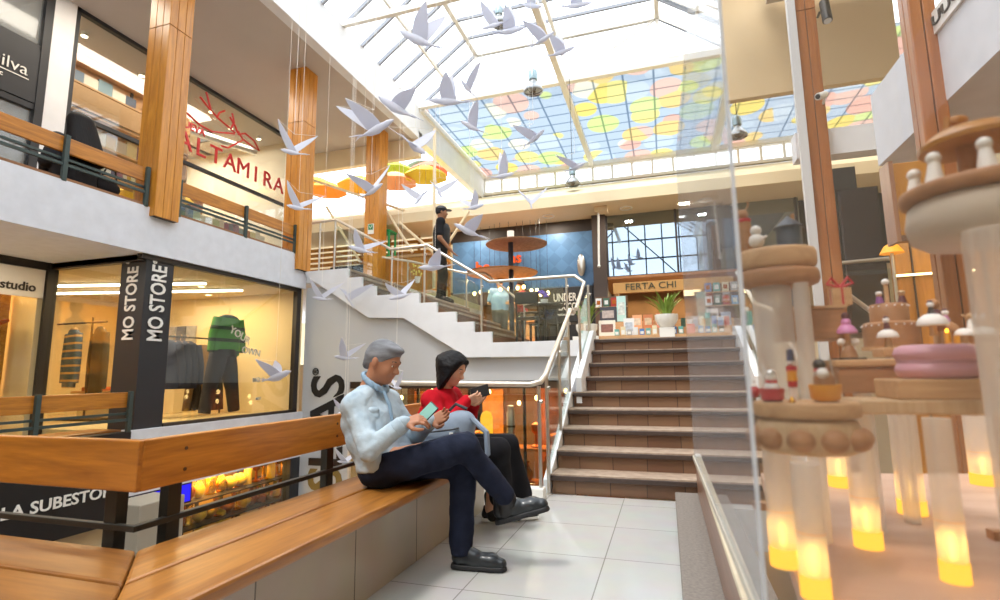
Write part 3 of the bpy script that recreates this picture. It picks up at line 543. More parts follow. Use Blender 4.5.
for c, h, tl, w1, w2, lab in BIRDS:
    c = Vector(c); h = c+Vector(h); tl = c+Vector(tl); w1 = c+Vector(w1); w2 = c+Vector(w2)
    t = thing('card_bird', lab, 'hanging bird', tuple(c), group='white card birds hanging under the skylight')
    d = (h-tl); L = d.length; d.normalize(); up = (w1+w2)/2-c; up = (up-d*up.dot(d)).normalized(); sd = d.cross(up)
    # body: keel-like flat fuselage with a small beak and a forked tail
    prof = [(-.50, .0, .004), (-.30, .016, .008), (-.12, .05, .014), (.10, .07, .017), (.28, .05, .014), (.38, .050, .013), (.46, .034, .010), (.56, .0, .002)]
    mb = MB(); vs = []; fs = []; n = 8; k = L/.30
    for s_, hh, ww in prof:
        o_ = c+d*(s_*L)-up*(.018*k*(1-abs(s_)*1.2))
        vs += [o_+sd*math.cos(2*math.pi*i/n)*max(ww, .003)*k+up*math.sin(2*math.pi*i/n)*max(hh*.5, .003)*k for i in range(n)]
    for j in range(len(prof)-1): fs += [(j*n+i, j*n+(i+1) % n, (j+1)*n+(i+1) % n, (j+1)*n+i) for i in range(n)]
    fs += [tuple(range(n))[::-1], tuple(range((len(prof)-1)*n, len(prof)*n))]; mb.add(vs, fs); mb.build('body', M_paper, t, smooth=50)
    ra, rb = c+d*(.22*L), c-d*(.16*L)
    for w in (w1, w2): 
        mb = MB(); mb.add(*blade(ra, rb, w)); mb.build('wing', M_paper, t)
    mb = MB()
    for s_ in (-1, 1): mb.add(*blade(c-d*(.36*L), c-d*(.44*L), c-d*(.66*L)+sd*.03*s_*k+up*.01*s_))
    mb.build('tail', M_paper, t)
    top = min(8.1, 7.15) if c.x < -3.7 else 8.1
    if c.x < -5.1: top = 6.38
    q = c+Vector((0, 0, .16))
    if q.z < top-.2: MB().tube(q, (q.x, q.y, top), .0016, n=5).tube(w1, q, .0014, n=5).tube(w2, q, .0014, n=5).build('thread', M_string, t)
# ================================================================ PENDANT BELL LAMPS
def bell_lamp(x, y, z, s, ztop, label):
    t = thing('pendant_lamp', label, 'lamp', (x, y, z), group='industrial bell lamps under the roof')
    P_ = [(.0, .0), (.155, -.0), (.165, .02), (.15, .06), (.11, .12), (.062, .17), (.055, .20), (.06, .21)]
    MB().lathe([(.15*s, .005*s)]+[(r*s, q*s) for r, q in P_[1:]], (x, y, z), 24).build('reflector', pbsdf('lamp_metal', '#a9adb0', .3, .7), t, smooth=50)
    MB().lathe([(.055*s, .2*s), (.075*s, .22*s), (.075*s, .36*s), (.05*s, .40*s), (.02*s, .42*s)], (x, y, z), 16).build('ballast', pbsdf('lamp_housing', '#8fa3aa', .35, .6), t, smooth=40)
    g_ = MB()
    for i in range(6): a = i*math.pi/3; g_.path([(x+.155*s*math.cos(a), y+.155*s*math.sin(a), z), (x+.08*s*math.cos(a), y+.08*s*math.sin(a), z-.03*s), (x, y, z-.035*s)], .005*s, 5)
    g_.build('guard_wires', M_blackmetal, t); MB().ell((x, y, z+.03*s), .05*s, .05*s, .05*s).build('bulb', pbsdf('bulb_glass', '#8a7a66', .2), t, smooth=True)
    MB().tube((x, y, z+.4*s), (x, y, ztop), .006, n=6).build('cable', M_blackmetal, t)
bell_lamp(-1.88, 8.0, 5.72, 1.0, 7.0, 'bell pendant lamp with cage, hanging clear in front of the far roof beam')
bell_lamp(-1.73, 5.6, 5.28, .62, 7.0, 'bell pendant lamp cut by the upper picture edge, birds in front of it')
bell_lamp(-1.60, 10.1, 4.80, .95, 7.1, 'bell pendant lamp low before the cream bulkhead, over the bookstall entrance')
bell_lamp(1.26, 8.4, 4.62, .85, 7.1, 'bell pendant lamp seen through the clear case, beneath the beige hanging panel')
# ================================================================ SHOPS
UP = (0, 0, 1)
M_letter = pbsdf('white_lettering', '#f0eee8', .5); M_dark = pbsdf('dark_lettering', '#3a3028', .6)
def garment(name, mat, c, w, h, ydir, parent=None, label=None, cat='clothing', group=None, depth=.10, flare=1.1, long=False):
    """a hanging top: shoulders, body, sleeves, on a hanger; ydir = unit vector of its width"""
    c = Vector(c); u = Vector(ydir).normalized(); n = u.cross(Vector(UP)); 
    t = thing(name, label, cat, tuple(c), group)
    def ring(z, ww, dd): return [c+u*(ww/2*math.copysign(abs(math.cos(a))**.7, math.cos(a)))+n*(dd/2*math.sin(a))+Vector((0, 0, z)) for a in [2*math.pi*i/12 for i in range(12)]]
    rows = [ring(0, w*.30, depth*.6), ring(-.04*h, w*.62, depth*.9), ring(-.12*h, w*.92, depth), ring(-.35*h, w*.84, depth*1.05), ring(-.7*h, w*.84*flare, depth*1.1), ring(-h, w*.84*flare*1.03, depth*1.1)]
    m = MB(); m.add([v for r in rows for v in r], [(j*12+i, j*12+(i+1) % 12, (j+1)*12+(i+1) % 12, (j+1)*12+i) for j in range(5) for i in range(12)]+[tuple(range(12))[::-1], tuple(range(60, 72))]); m.build('body', mat, t, smooth=60)
    for s in (-1, 1):
        a = c+u*(s*w*.42)+Vector((0, 0, -.10*h)); b = c+u*(s*w*.56)+Vector((0, 0, -.50*h)); d = c+u*(s*w*.60)+Vector((0, 0, -.92*h))
        MB().path([a, b, d], [.055*w/.45, .05*w/.45, .04*w/.45], 10).build('sleeve', mat, t, smooth=60)
    MB().tube(c+u*(-w*.3)+Vector((0, 0, -.03)), c+u*(w*.3)+Vector((0, 0, -.03)), .01).path([c, c+Vector((0, 0, .05)), c+u*.02+Vector((0, 0, .08)), c+Vector((0, 0, .10))], .004, 6).build('hanger', M_pale, t)
    return t
def trousers(mat, c, w, h, ydir, label, group=None, depth=.10):
    c = Vector(c); u = Vector(ydir).normalized(); n = u.cross(Vector(UP)); t = thing('trousers', label, 'clothing', tuple(c), group)
    MB().path([c+Vector((0, 0, -.0)), c+Vector((0, 0, -.12*h))], [w*.26, w*.32], 14).build('waist', mat, t, smooth=60)
    for s in (-1, 1):
        MB().path([c+u*(s*w*.12)+Vector((0, 0, -.06*h)), c+u*(s*w*.20)+Vector((0, 0, -.30*h)), c+u*(s*w*.34)+Vector((0, 0, -.65*h)), c+u*(s*w*.44)+Vector((0, 0, -h))], [w*.20, w*.2, w*.15, w*.13], 12).build('leg', mat, t, smooth=60)
    return t
# pillar with the shop name on two faces
t = thing('shop_pillar', 'black boxed pillar at the corner of the clothes shop with white vertical lettering on two faces', 'pillar', (-6.03, 4.71, .44))
box('panel', M_char, (-6.24, -5.84, 4.535, 4.90, .44, 2.49), t)
text('MO STORE', .27, (-5.832, 4.715, 1.93), UP, (0, -1, 0), M_letter, t, width=.92); text('®', .07, (-5.832, 4.64, 2.43), UP, (0, -1, 0), M_letter, t)
text('MO STORE', .24, (-6.03, 4.528, 1.92), UP, (-1, 0, 0), M_letter, t, width=.88); text('®', .07, (-6.13, 4.528, 2.43), UP, (-1, 0, 0), M_letter, t)
# clothes shop interior
def stripes(name, c1, c2, sc, ax=2):
    if name in MATS: return MATS[name]
    t = NT(name); p = t.n('BsdfPrincipled'); t.l(p.outputs[0], t.out.inputs[0]); p.inputs['Roughness'].default_value = .9
    tc = t.n('TexCoord'); sp = t.n('SeparateXYZ'); t.l(tc.outputs['Object'], sp.inputs[0]); mu = t.n('Math', _operation='MULTIPLY'); mu.inputs[1].default_value = sc; t.l(sp.outputs[ax], mu.inputs[0])
    fr = t.n('Math', _operation='FRACT'); t.l(mu.outputs[0], fr.inputs[0]); gt = t.n('Math', _operation='GREATER_THAN'); gt.inputs[1].default_value = .72; t.l(fr.outputs[0], gt.inputs[0])
    mx = t.n('Mix', _data_type='RGBA'); t.l(gt.outputs[0], mx.inputs[0]); mx.inputs[6].default_value = rgb(c1); mx.inputs[7].default_value = rgb(c2); t.l(mx.outputs[2], p.inputs['Base Color']); MATS[name] = t.m; return t.m
M_navy = pbsdf('navy_fabric', '#27314e', .85); M_blackfab = pbsdf('black_fabric', '#26252a', .85); M_olive = pbsdf('olive_fabric', '#3c3a2c', .85); M_tan = pbsdf('tan_fabric', '#8a6a42', .85)
garment('sweater', stripes('green_knit', '#4f9a3e', '#26402a', 5.5), (-6.32, 6.29, 1.97), .50, .62, (0, 1, 0), label='green knitted sweater with dark stripes hanging in the clothes shop window')
trousers(M_blackfab, (-6.34, 6.24, 1.44), .62, .92, (0, 1, 0), 'black trousers with white lettering hanging below the green sweater in the window')
for bd, y, z, s, tilt in (('YOUR', 6.10, 1.63, .15, -.45), ('OWN', 6.33, 1.40, .14, -.15), ('MO S', 6.50, .98, .10, 0), ('MO', 6.52, .70, .07, 0)):
    tag(text(bd, s, (-5.90, y, z), (0, 1, tilt), (0, -tilt, 1), M_letter, None, name='window_lettering'), {'YOUR': 'white word YOUR slanting on the clothes shop window beside the green sweater', 'OWN': 'white word OWN on the clothes shop window in front of the black trousers', 'MO S': 'three small white letters on the clothes shop window at trouser leg height', 'MO': 'tiny white letters near the trouser hem on the clothes shop window'}[bd], 'lettering')
t = thing('clothes_rail', 'black clothes rail standing behind the pale glass left of the shop pillar', 'rack', (-8.3, 5.6, .43))
MB().tube((-8.95, 5.6, 1.87), (-7.9, 5.6, 1.87), .014).build('top_rail', M_blackmetal, t); MB().tube((-8.2, 5.6, .43), (-8.2, 5.6, 1.95), .014).build('upright', M_blackmetal, t); MB().box(-8.6, -7.8, 5.45, 5.75, .43, .46).build('foot', M_blackmetal, t)
garment('sweater', stripes('blue_stripes', '#5a6d86', '#c9a878', 9), (-8.58, 5.6, 1.80), .45, .90, (1, -.3, 0), label='blue and tan striped sweater on the rail left of the shop pillar')
garment('jacket', M_olive, (-8.02, 5.6, 1.80), .46, 1.0, (1, -.3, 0), label='dark olive jacket hanging at the right end of the rail by the pillar', cat='clothing')
t = thing('display_table', 'pale display table behind the clothes rail left of the shop pillar', 'table', (-8.2, 5.9, .43))
box('top', M_pale, (-8.9, -7.5, 5.85, 6.3, .80, .84), t); box('carcass', pbsdf('pale_laminate', '#e0d2b0', .5), (-8.8, -7.6, 5.9, 6.25, .43, .80), t)
tag(MB().lathe([(.09, 0), (.05, .03), (.035, .08), (.06, .13), (.13, .20), (.15, .24), (.13, .24)], (-7.75, 6.05, .84), 18).build('vase', M_white, None, smooth=True), 'white footed vase on the pale display table behind the clothes rail', 'vase')
tag(MB().box(-8.75, -8.35, 5.9, 6.2, .84, .90).build('folded_cloth', pbsdf('rust_fabric', '#b0582c', .8), None, bevel=.01), 'folded rust coloured cloth on the pale display table', 'cloth')
t = thing('clothes_rail', 'black clothes rail with navy jackets behind the right-hand shop window', 'rack', (-7.2, 6.3, .43))
MB().tube((-7.2, 5.9, 1.66), (-7.2, 7.1, 1.66), .014).build('top_rail', M_blackmetal, t)
for y in (5.92, 7.08): MB().tube((-7.2, y, .43), (-7.2, y, 1.68), .014).build('upright', M_blackmetal, t)
for i, (y, m_) in enumerate(((6.03, M_navy), (6.14, M_navy), (6.25, M_navy), (6.36, M_navy))):
    garment('jacket', m_, (-7.2, y, 1.60), .45, .74, (1, .25, 0), label='navy jacket in the row on the rail behind the right-hand shop window', group='navy jackets on the rail')
for i, (y, m_, l_) in enumerate(((6.62, M_tan, 'tan long trousers hanging at the far end of the navy jacket rail'), (6.74, M_blackfab, 'black long trousers next to the tan ones on the rail'), (6.88, M_blackfab, 'black long trousers last on the rail, nearest the green sweater'))):
    trousers(m_, (-7.2, y, 1.55), .40, 1.05, (1, .25, 0), l_)
t = thing('photo_shelf', 'shelf with black and white pictures on the back wall of the clothes shop', 'shelf', (-9.5, 7.2, 1.5))
box('board', M_char, (-9.0, -8.0, 7.22, 7.29, 1.50, 1.55), t)
for i in range(4): box('picture', pbsdf('grey_picture_%d' % (i % 2), ('#6f6a64', '#bdb6aa')[i % 2], .4, noise=.5, nscale=9), (-8.95+i*.24, -8.75+i*.24, 7.25, 7.28, 1.56, 1.95), t)
t = thing('counter', 'low pale counter at the back of the clothes shop behind the jackets', 'counter', (-8.4, 6.5, .43))
box('body', pbsdf('pale_laminate', '#e0d2b0', .5), (-9.3, -8.0, 6.9, 7.25, .43, 1.0), t); box('worktop', M_pale, (-9.35, -7.95, 6.86, 7.27, 1.0, 1.03), t)
for i, (a, b) in enumerate((((-9.6, 5.0, 2.40), (-6.4, 5.9, 2.40)), ((-9.6, 5.7, 2.40), (-6.4, 6.6, 2.40)))):
    t = thing('tube_light', ('long white tube light on the clothes shop ceiling, one nearer the pillar', 'long white tube light on the clothes shop ceiling, one deeper inside')[i], 'light', a)
    MB().bar(a, b, .05, .03).build('diffuser', M_tubeglow, t); MB().bar(Vector(a)+Vector((0, 0, .025)), Vector(b)+Vector((0, 0, .025)), .07, .02).build('housing', M_white, t)
for i, (x, y) in enumerate(((-6.6, 5.3), (-6.8, 6.2), (-7.4, 6.9), (-8.4, 6.6))):
    t = thing('downlight', 'small round downlight in the clothes shop ceiling above the window display', 'light', (x, y, 2.43), 'downlights of the clothes shop')
    MB().lathe([(.05, 0), (.06, -.01), (.06, .01)], (x, y, 2.43), 16).build('ring', M_white, t); MB().lathe([(.04, -.012), (.04, -.008)], (x, y, 2.43), 16).build('bulb', M_lampglow, t)
# passage shop left of it
t = thing('shop_sign', 'white sign board with small dark lettering over the golden shop window', 'sign', (-7.44, 3.5, 2.1))
box('board', pbsdf('warm_white_board', '#efe7d8', .6), (-7.46, -7.43, 1.5, 4.45, 2.04, 2.40), t); text('ego estudio', .15, (-7.425, 4.36, 2.16), (0, 1, 0), UP, M_dark, t, align='RIGHT')
t = thing('mannequin', 'dark draped mannequin at the golden shop window, cut by the picture edge', 'mannequin', (-7.75, 4.05, .8))
MB().lathe([(.03, .2), (.10, .30), (.12, .45), (.10, .62), (.13, .80), (.16, .95), (.10, 1.04), (.04, 1.08), (.035, 1.14)], (-7.75, 4.0, .8), 16, sy=1).build('torso', M_blackfab, t, smooth=True)
MB().ell((-7.75, 4.0, 2.02), .07, .08, .10).build('head', M_blackfab, t, smooth=True); MB().path([(-7.75, 4.05, 1.75), (-7.72, 4.18, 1.72), (-7.7, 4.27, 1.76)], [.04, .035, .02]).build('arm', M_copper, t, smooth=True)
MB().box(-7.66, -7.60, 3.93, 4.07, 1.6, 1.75).build('brooch', M_red, t, bevel=.01); MB().tube((-7.75, 4.0, 0), (-7.75, 4.0, 1.02), .02).build('stand', M_blackmetal, t)
tag(box('curtain', pbsdf('gold_brocade', '#d9a23a', .5, noise=.35, nscale=25, dark='#a87420', bump=.4), (-7.9, -7.87, 4.12, 4.36, .0, 2.1)), 'textured golden curtain panel beside the mannequin in the golden shop window', 'curtain')
t = thing('shop_cabinet', 'golden lit showcase filling the back of the narrow shop', 'cabinet', (-8.6, 3.4, 0))
box('back_panel', pbsdf('amber_panel', '#e2a845', .6), (-9.0, -8.95, 1.0, 4.38, 0, 2.4), t)
for z in (.6, 1.1, 1.6): box('shelf', M_pale, (-8.95, -8.7, 1.2, 4.3, z, z+.03), t)
# gallery: black sign, bookshop
t = thing('shop_sign', 'black sign board with thin underlined white letters, gallery level', 'sign', (-7.86, 3.2, 4.68))
box('board', M_char, (-7.90, -7.86, 1.8, 4.36, 4.69, 5.44), t); text('silva', .23, (-7.85, 4.24, 5.08), (0, 1, 0), UP, M_letter, t, align='RIGHT', bold=-.004); MB().box(-7.858, -7.852, 3.2, 4.26, 4.965, 4.978).build('underline', M_letter, t); text('c', .09, (-7.85, 3.96, 4.90), (0, 1, 0), UP, M_letter, t)
t = thing('shop_lettering', 'big red letters with a branching deer drawing on the bookshop glass', 'sign', (-7.86, 7.6, 5.0))
[text(ch, .47, (-7.862, 6.62+.335*i, 5.15), (0, 1, 0), UP, M_red, t, name='letter', bold=0, ext=.012) for i, ch in enumerate('ALTAMIRA')]; text('NUEVA', .19, (-7.855, 6.72, 5.46), (0, 1, .02), UP, M_red, t, width=.58, name='word', ext=.01)
dr = MB()
def py(*p): return [(-7.86, a, b) for a, b in p]
for pts in (py((6.537, 5.70), (6.9, 5.58), (7.17, 5.58), (7.68, 5.77)), py((6.86, 6.11), (7.05, 6.0), (7.28, 5.90), (7.70, 5.80)), py((6.98, 6.27), (7.06, 6.09), (7.10, 5.99)), py((7.55, 6.06), (7.70, 5.93), (7.77, 5.82)), py((7.77, 5.87), (7.91, 5.74), (7.75, 5.60), (7.55, 5.42), (7.40, 5.40)), py((7.78, 5.80), (7.95, 5.90), (8.2, 5.85), (8.35, 5.70), (8.10, 5.72), (7.92, 5.75)), py((7.6, 5.85), (7.66, 6.0), (7.60, 6.16)), py((7.25, 5.9), (7.3, 6.02), (7.42, 6.12))): dr.path(pts, .018, 6)
dr.build('deer_drawing', M_red, t)
M_bk = [pbsdf('book_%d' % i, c, .6) for i, c in enumerate(('#d8d2c4', '#9fb4c4', '#c9bfa2', '#6d7f92', '#b8c8a8', '#e6e2da', '#8e6a8a', '#c8a54a', '#4a5568', '#b06a50', '#e0d8b0', '#7a94a0'))]
def bookcase(label, x0, x1, y0, y1, z0, z1, nsh, wood_=M_pale, books=None, grp=None, face='x'):
    """open shelving on a wall; books stand on it as objects of their own"""
    t = thing('bookcase', label, 'bookcase', ((x0+x1)/2, (y0+y1)/2, z0)); 
    box('back', wood_, (x0, x0+.02, y0, y1, z0, z1), t)
    for y in (y0, y1-.03): box('side', wood_, (x0, x1, y, y+.03, z0, z1), t)
    zs = [z0+(z1-z0)*i/nsh for i in range(nsh+1)]
    for z in zs: box('shelf', wood_, (x0, x1, y0, y1, z-.015, z+.015), t)
    return zs
zs = bookcase('wooden bookcase high in the bookshop, seen left of the near column', -9.25, -8.9, 5.40, 7.6, 4.45, 6.30, 4)
zs = [4.45+.46*i for i in range(6)]
bc = bpy.data.objects['bookcase']; box('front_panel', M_pale, (-8.92, -8.89, 5.40, 7.6, 5.42, 5.80), bc)
def rowbooks(x, y0, y1, z, hmax, grp, label, wmin=.03, wmax=.06, every=1.0, dep=.16, face=False):
    y = y0; r = random.Random(int(y0*100+z*37))
    while y < y1-.05:
        w = r.uniform(wmin, wmax); h = hmax*r.uniform(.7, 1); 
        if r.random() < every:
            o = MB().box(x, x+dep, y+.002, y+w-.002, z, z+h).build('book', r.choice(M_bk), None); tag(o, label, 'book', grp)
        y += w
for i, z in enumerate(zs[:5]):
    if i in (1, 2, 3): rowbooks(-9.18, 5.46, 7.5, z+.016, .38, 'large books on the high wooden bookcase', 'large book face-out on the wooden bookcase behind the upper gallery glass', .16, .26, .85, .05)
    else: rowbooks(-9.18, 5.46, 7.5, z+.016, .30, 'books standing on the high wooden bookcase', 'book standing upright on the wooden bookcase behind the upper gallery glass', .07, .11, .8)
t = thing('book_table', 'long white table piled with books just inside the bookshop glass', 'table', (-8.7, 7.8, 2.75))
box('top', M_white, (-9.0, -8.2, 6.5, 9.3, 3.80, 3.85), t)
for y in (6.6, 9.2):
    for x in (-8.95, -8.25): box('leg', M_white, (x-.03, x+.03, y-.03, y+.03, 2.75, 3.8), t)
rowbooks(-8.5, 6.55, 9.25, 3.85, .36, 'books on the table inside the bookshop glass', 'book standing on the white table inside the bookshop, behind the gallery bench', .09, .17, .95, .12)
rowbooks(-8.9, 6.55, 9.25, 3.85, .55, 'taller books on the table inside the bookshop glass', 'taller book at the back of the white table inside the bookshop', .12, .2, .9, .1)
box('display_case', M_white, (-10.2, -9.8, 6.5, 9.3, 2.75, 4.5)); tag(bpy.data.objects['display_case'], 'tall white display case in the depth of the bookshop', 'cabinet')
tag(MB().lathe([(.02, .35), (.5, .28), (.75, .0), (.70, .0)], (-9.7, 7.6, 4.55), 20).build('parasol_canopy', pbsdf('glowing_yellow_cloth', '#f0c23a', .6, emit='#f0c23a', es=.15), None, smooth=True), 'yellow paper parasol shade hanging inside the bookshop', 'parasol')  # slight glow built into the yellow of the cloth
box('wall_book_panel', M_oakx, (-9.3, -9.1, 7.9, 8.2, 2.75, 4.9)); tag(bpy.data.objects['wall_book_panel'], 'dark wooden post inside the bookshop behind the big red letters', 'post')
for i, (x, y) in enumerate(((-8.4, 5.2), (-8.6, 6.3), (-8.7, 7.0), (-8.5, 7.7), (-8.7, 8.4), (-8.5, 9.0), (-9.6, 6.6), (-9.8, 8.2))):
    t = thing('spotlight', 'small white ceiling spotlight inside the bookshop', 'light', (x, y, 6.34), 'ceiling spotlights of the bookshop')
    MB().tube((x, y, 6.34), (x, y, 6.40), .05).build('housing', M_white, t); MB().tube((x, y, 6.335), (x, y, 6.34), .045).build('bulb', M_tubeglow, t)
t = thing('track_duct', 'grey ceiling duct inside the bookshop above the letters', 'duct', (-9.5, 7.6, 6.1)); MB().tube((-9.8, 6.4, 6.15), (-8.75, 9.2, 6.15), .08).build('pipe', M_steel, t, smooth=True)
for y in (6.6, 8.4): MB().box(-9.6, -9.2, y-.02, y+.02, 6.15, 6.38).build('bracket', M_blackmetal, t)
# ---- lower level behind the bench
t = thing('shop_sign', 'black fascia sign with white capital letters below our floor, behind the bench', 'sign', (-5.75, 3.9, -.25))
text('LA SUBESTORE', .155, (-5.748, 3.83, -.165), (0, 1, 0), UP, M_letter, t, width=1.06)
sbox('wall_lower_shop', pbsdf('lower_shop_wall', '#cdbb98', .7), -5.98, -5.90, -2.6, 4.6, -3.0, -.5)
sbox('wall_lower_shop_back', pbsdf('gold_shop_wall', '#cfa04c', .6), -7.2, -7.1, 4.6, 8.4, -3.0, -.3)
sbox('wall_lower_pier', M_char, -5.95, -5.80, 7.18, 7.40, -3.0, -.27)
struct(MB().box(-5.87, -5.86, 4.62, 7.18, -3, -.28), 'window_7', M_shopglass)
t = thing('lit_sign', 'small sign glowing blue under the white slab edge, lower level', 'sign', (-5.8, 4.85, -.5)); box('casing', M_black, (-5.84, -5.80, 4.55, 5.35, -.52, -.27), t); box('screen', emit('blue_sign_glow', '#2a22c8', 1.3), (-5.80, -5.795, 4.57, 5.33, -.50, -.29), t)
t = thing('service_cabinet', 'grey box cabinet standing in the lower hall behind the bench posts', 'cabinet', (-4.7, 3.85, -3)); box('body', pbsdf('grey_cabinet', '#a39c8e', .5), (-4.9, -4.5, 3.62, 4.08, -3, -.08), t, bevel=.01); box('plinth', M_black, (-4.88, -4.52, 3.65, 4.05, -3, -2.92), t)
t = thing('counter', 'white lower hall counter visible under the bench rail', 'counter', (-4.6, 2.6, -3)); box('worktop', M_white, (-5.85, -3.6, 1.7, 3.2, -.92, -.86), t, bevel=.01); box('front', pbsdf('pale_laminate', '#e0d2b0', .5), (-5.8, -3.65, 1.75, 3.15, -3, -.92), t)
t = thing('gold_shelving', 'dark shelving crowded with brass ware in the lower gold shop', 'shelf', (-6.9, 5.9, -3))
for z in (-1.9, -1.35, -1.0, -.66): box('shelf', M_blackmetal, (-6.75, -6.25, 4.7, 8.2, z-.02, z), t)
for y in (4.7, 5.5, 6.3, 7.05): box('upright', M_blackmetal, (-6.74, -6.70, y-.02, y+.02, -3, -.4), t)
profs = [[(.05, 0), (.09, .05), (.10, .14), (.05, .22), (.03, .27), (.06, .31)], [(.08, 0), (.09, .02), (.03, .05), (.02, .2), (.07, .24), (.075, .36), (.0, .40)], [(.07, 0), (.07, .30), (.02, .36), (.03, .40)], [(.04, 0), (.12, .08), (.13, .13), (.09, .2), (.0, .22)]]
protos = [MB().lathe(p, (0, 0, 0), 14) for p in profs]
r = random.Random(4); names = ['vase', 'lamp', 'canister', 'bowl']
kinds = ['brass vase', 'brass table lamp', 'brass canister', 'round brass bowl']
for z in (-1.9, -1.35, -1.0, -.66):
    y = 4.84
    while y < 8.1:
        k = r.randrange(4); m_ = r.choice((M_gold, M_gold, M_gold, M_copper, pbsdf('glazed_yellow', '#f2c63a', .3, .2))); s = r.uniform(.8, 1.0) if z > -1.1 else r.uniform(.9, 1.25)
        mb = MB(); mb.v = [(v[0]*s-6.45, v[1]*s+y, v[2]*s+z) for v in protos[k].v]; mb.f = list(protos[k].f)
        mat_word = {'polished_brass': 'brass', 'copper': 'copper', 'glazed_yellow': 'yellow glazed'}[m_.name]
        shelf = {-1.9: 'lowest', -1.35: 'lower middle', -1.0: 'upper middle', -.66: 'top'}[z]
        tag(mb.build(names[k], m_, None, smooth=50), f'{mat_word} {names[k]} on the {shelf} shelf of the lower gold shop', names[k], f'{mat_word} {names[k]} pieces on the {shelf} shelf of the gold shop'); y += .15+.05*r.random()
# ---- big letters running up the grey wall
t = thing('wall_lettering', 'large black letters and a dull gold one running up the grey wall', 'lettering', (-5.3, 7.39, 0))
for ch, z, m_ in (('S', .86, M_black), ('A', .42, M_black), ('L', -.24, M_black), ('S', -.62, pbsdf('dull_gold_paint', '#85703c', .5))): text(ch, .88, (-5.27, 7.392, z), UP, (-1, 0, 0), m_, t, name='letter')
text('®', .16, (-5.54, 7.392, 1.10), UP, (-1, 0, 0), M_black, t, name='letter')
# ---- lit shop under the mezzanine
sbox('wall_under_stairs', pbsdf('brown_panel_wall', '#7c5434', .6, noise=.3, nscale=2), -5.0, -.8, 9.6, 9.7, -3, 1.3)
sbox('lintel', pbsdf('dark_lintel', '#3a2a20', .4), -4.9, -1.07, 7.42, 7.5, .82, .93)
struct(MB().box(-4.9, -1.1, 7.45, 7.46, -3, .82), 'window_8', M_shopglass)
sbox('ceiling_under_stairs', M_brown, -5.0, -.8, 7.5, 9.7, .93, .97)
sbox('floor_under_stairs', M_brown, -5.0, -.8, 7.5, 9.7, -1.5, -1.4)
t = thing('yellow_lamp', 'round-topped glowing yellow lamp behind glass beside the knees of the woman', 'lamp', (-2.78, 8.05, -.1)); MB().lathe([(.10, 0), (.10, .34), (.07, .42), (.0, .45)], (-2.78, 8.05, 0), 20).build('shade', emit('yellow_lamp_glow', '#ffae20', 1.6), t, smooth=True); MB().lathe([(.12, 0), (.12, .02), (.04, .04), (.04, .1)], (-2.78, 8.05, -.1), 20).build('base', M_blackmetal, t)
t = thing('metal_flask', 'tall steel cylinder standing on the shelf in the lit shop below the mezzanine', 'cylinder', (-2.36, 8.0, -.0)); MB().lathe([(.06, 0), (.065, .02), (.065, .42), (.05, .46), (.05, .52), (.055, .53), (0, .54)], (-2.36, 8.0, 0.0), 20).build('body', M_steel, t, smooth=40); MB().lathe([(.068, .20), (.068, .23)], (-2.36, 8.0, 0), 20).build('band', M_blackmetal, t)
t = thing('glass_shelving', 'dark framed glass shelving inside the lit shop below the mezzanine', 'shelf', (-3.0, 8.1, -1.4))
for z in (-.1, -.62): box('shelf', pbsdf('orange_shelf', '#b8641e', .4), (-4.8, -1.2, 7.85, 8.3, z-.04, z), t)
for x in (-4.8, -3.9, -3.0, -2.1, -1.2): box('upright', M_blackmetal, (x-.02, x+.02, 7.85, 7.89, -1.4, .9), t)
M_or = pbsdf('orange_lacquer', '#d9761c', .35, noise=.3, nscale=5)
r = random.Random(11)
for i in range(22):
    x = -4.7+i*.16; z = -.1 if i % 2 else -.62; k = i % 4
    if abs(x+2.36) < .12 or abs(x+2.78) < .16: 
        if z > -.3: continue
    s = r.uniform(.8, 1.15); m_ = (M_or, M_gold, M_copper, pbsdf('dark_glaze', '#4a2a1c', .3))[r.randrange(4)]
    mb = MB(); mb.v = [(v[0]*s+x, v[1]*s+8.08, v[2]*s+z) for v in protos[k].v]; mb.f = list(protos[k].f)
    w_ = {'orange_lacquer': 'orange', 'polished_brass': 'brass', 'copper': 'copper', 'dark_glaze': 'dark brown'}[m_.name]; sh = 'upper' if z > -.3 else 'lower'
    tag(mb.build(names[k], m_, None, smooth=50), f'{w_} {names[k]} on the {sh} shelf in the shop below the mezzanine', names[k], f'{w_} {names[k]} pieces, {sh} shelf below the mezzanine')
for i in range(9):
    x = -4.6+i*.42; z = .62+.12*math.sin(i*2.1); y = 8.6+.4*(i % 2); t = thing('pendant_bulb', 'warm hanging bulb in the lit shop below the mezzanine', 'light', (x, y, z), 'warm bulbs below the mezzanine'); MB().ell((x, y, z), .035, .035, .045).build('bulb', M_lampglow, t, smooth=True); MB().tube((x, y, z+.04), (x, y, .94), .005, n=6).build('cord', M_blackmetal, t)
for i, (x, c) in enumerate(((-4.5, '#c56a1e'), (-3.6, '#6a3018'), (-3.2, '#e08a2a'), (-2.0, '#a3501c'), (-1.5, '#5a5048'))):
    tag(box('wall_hanging', pbsdf('hanging_%d' % i, c, .6, noise=.4, nscale=7), (x-.3, x+.25, 9.5, 9.55, -.9, .7+.02*i), bevel=.01), ['burnt orange', 'dark maroon', 'light orange', 'brown', 'grey'][i]+' wall hanging on the back wall of the shop below the mezzanine', 'wall hanging')
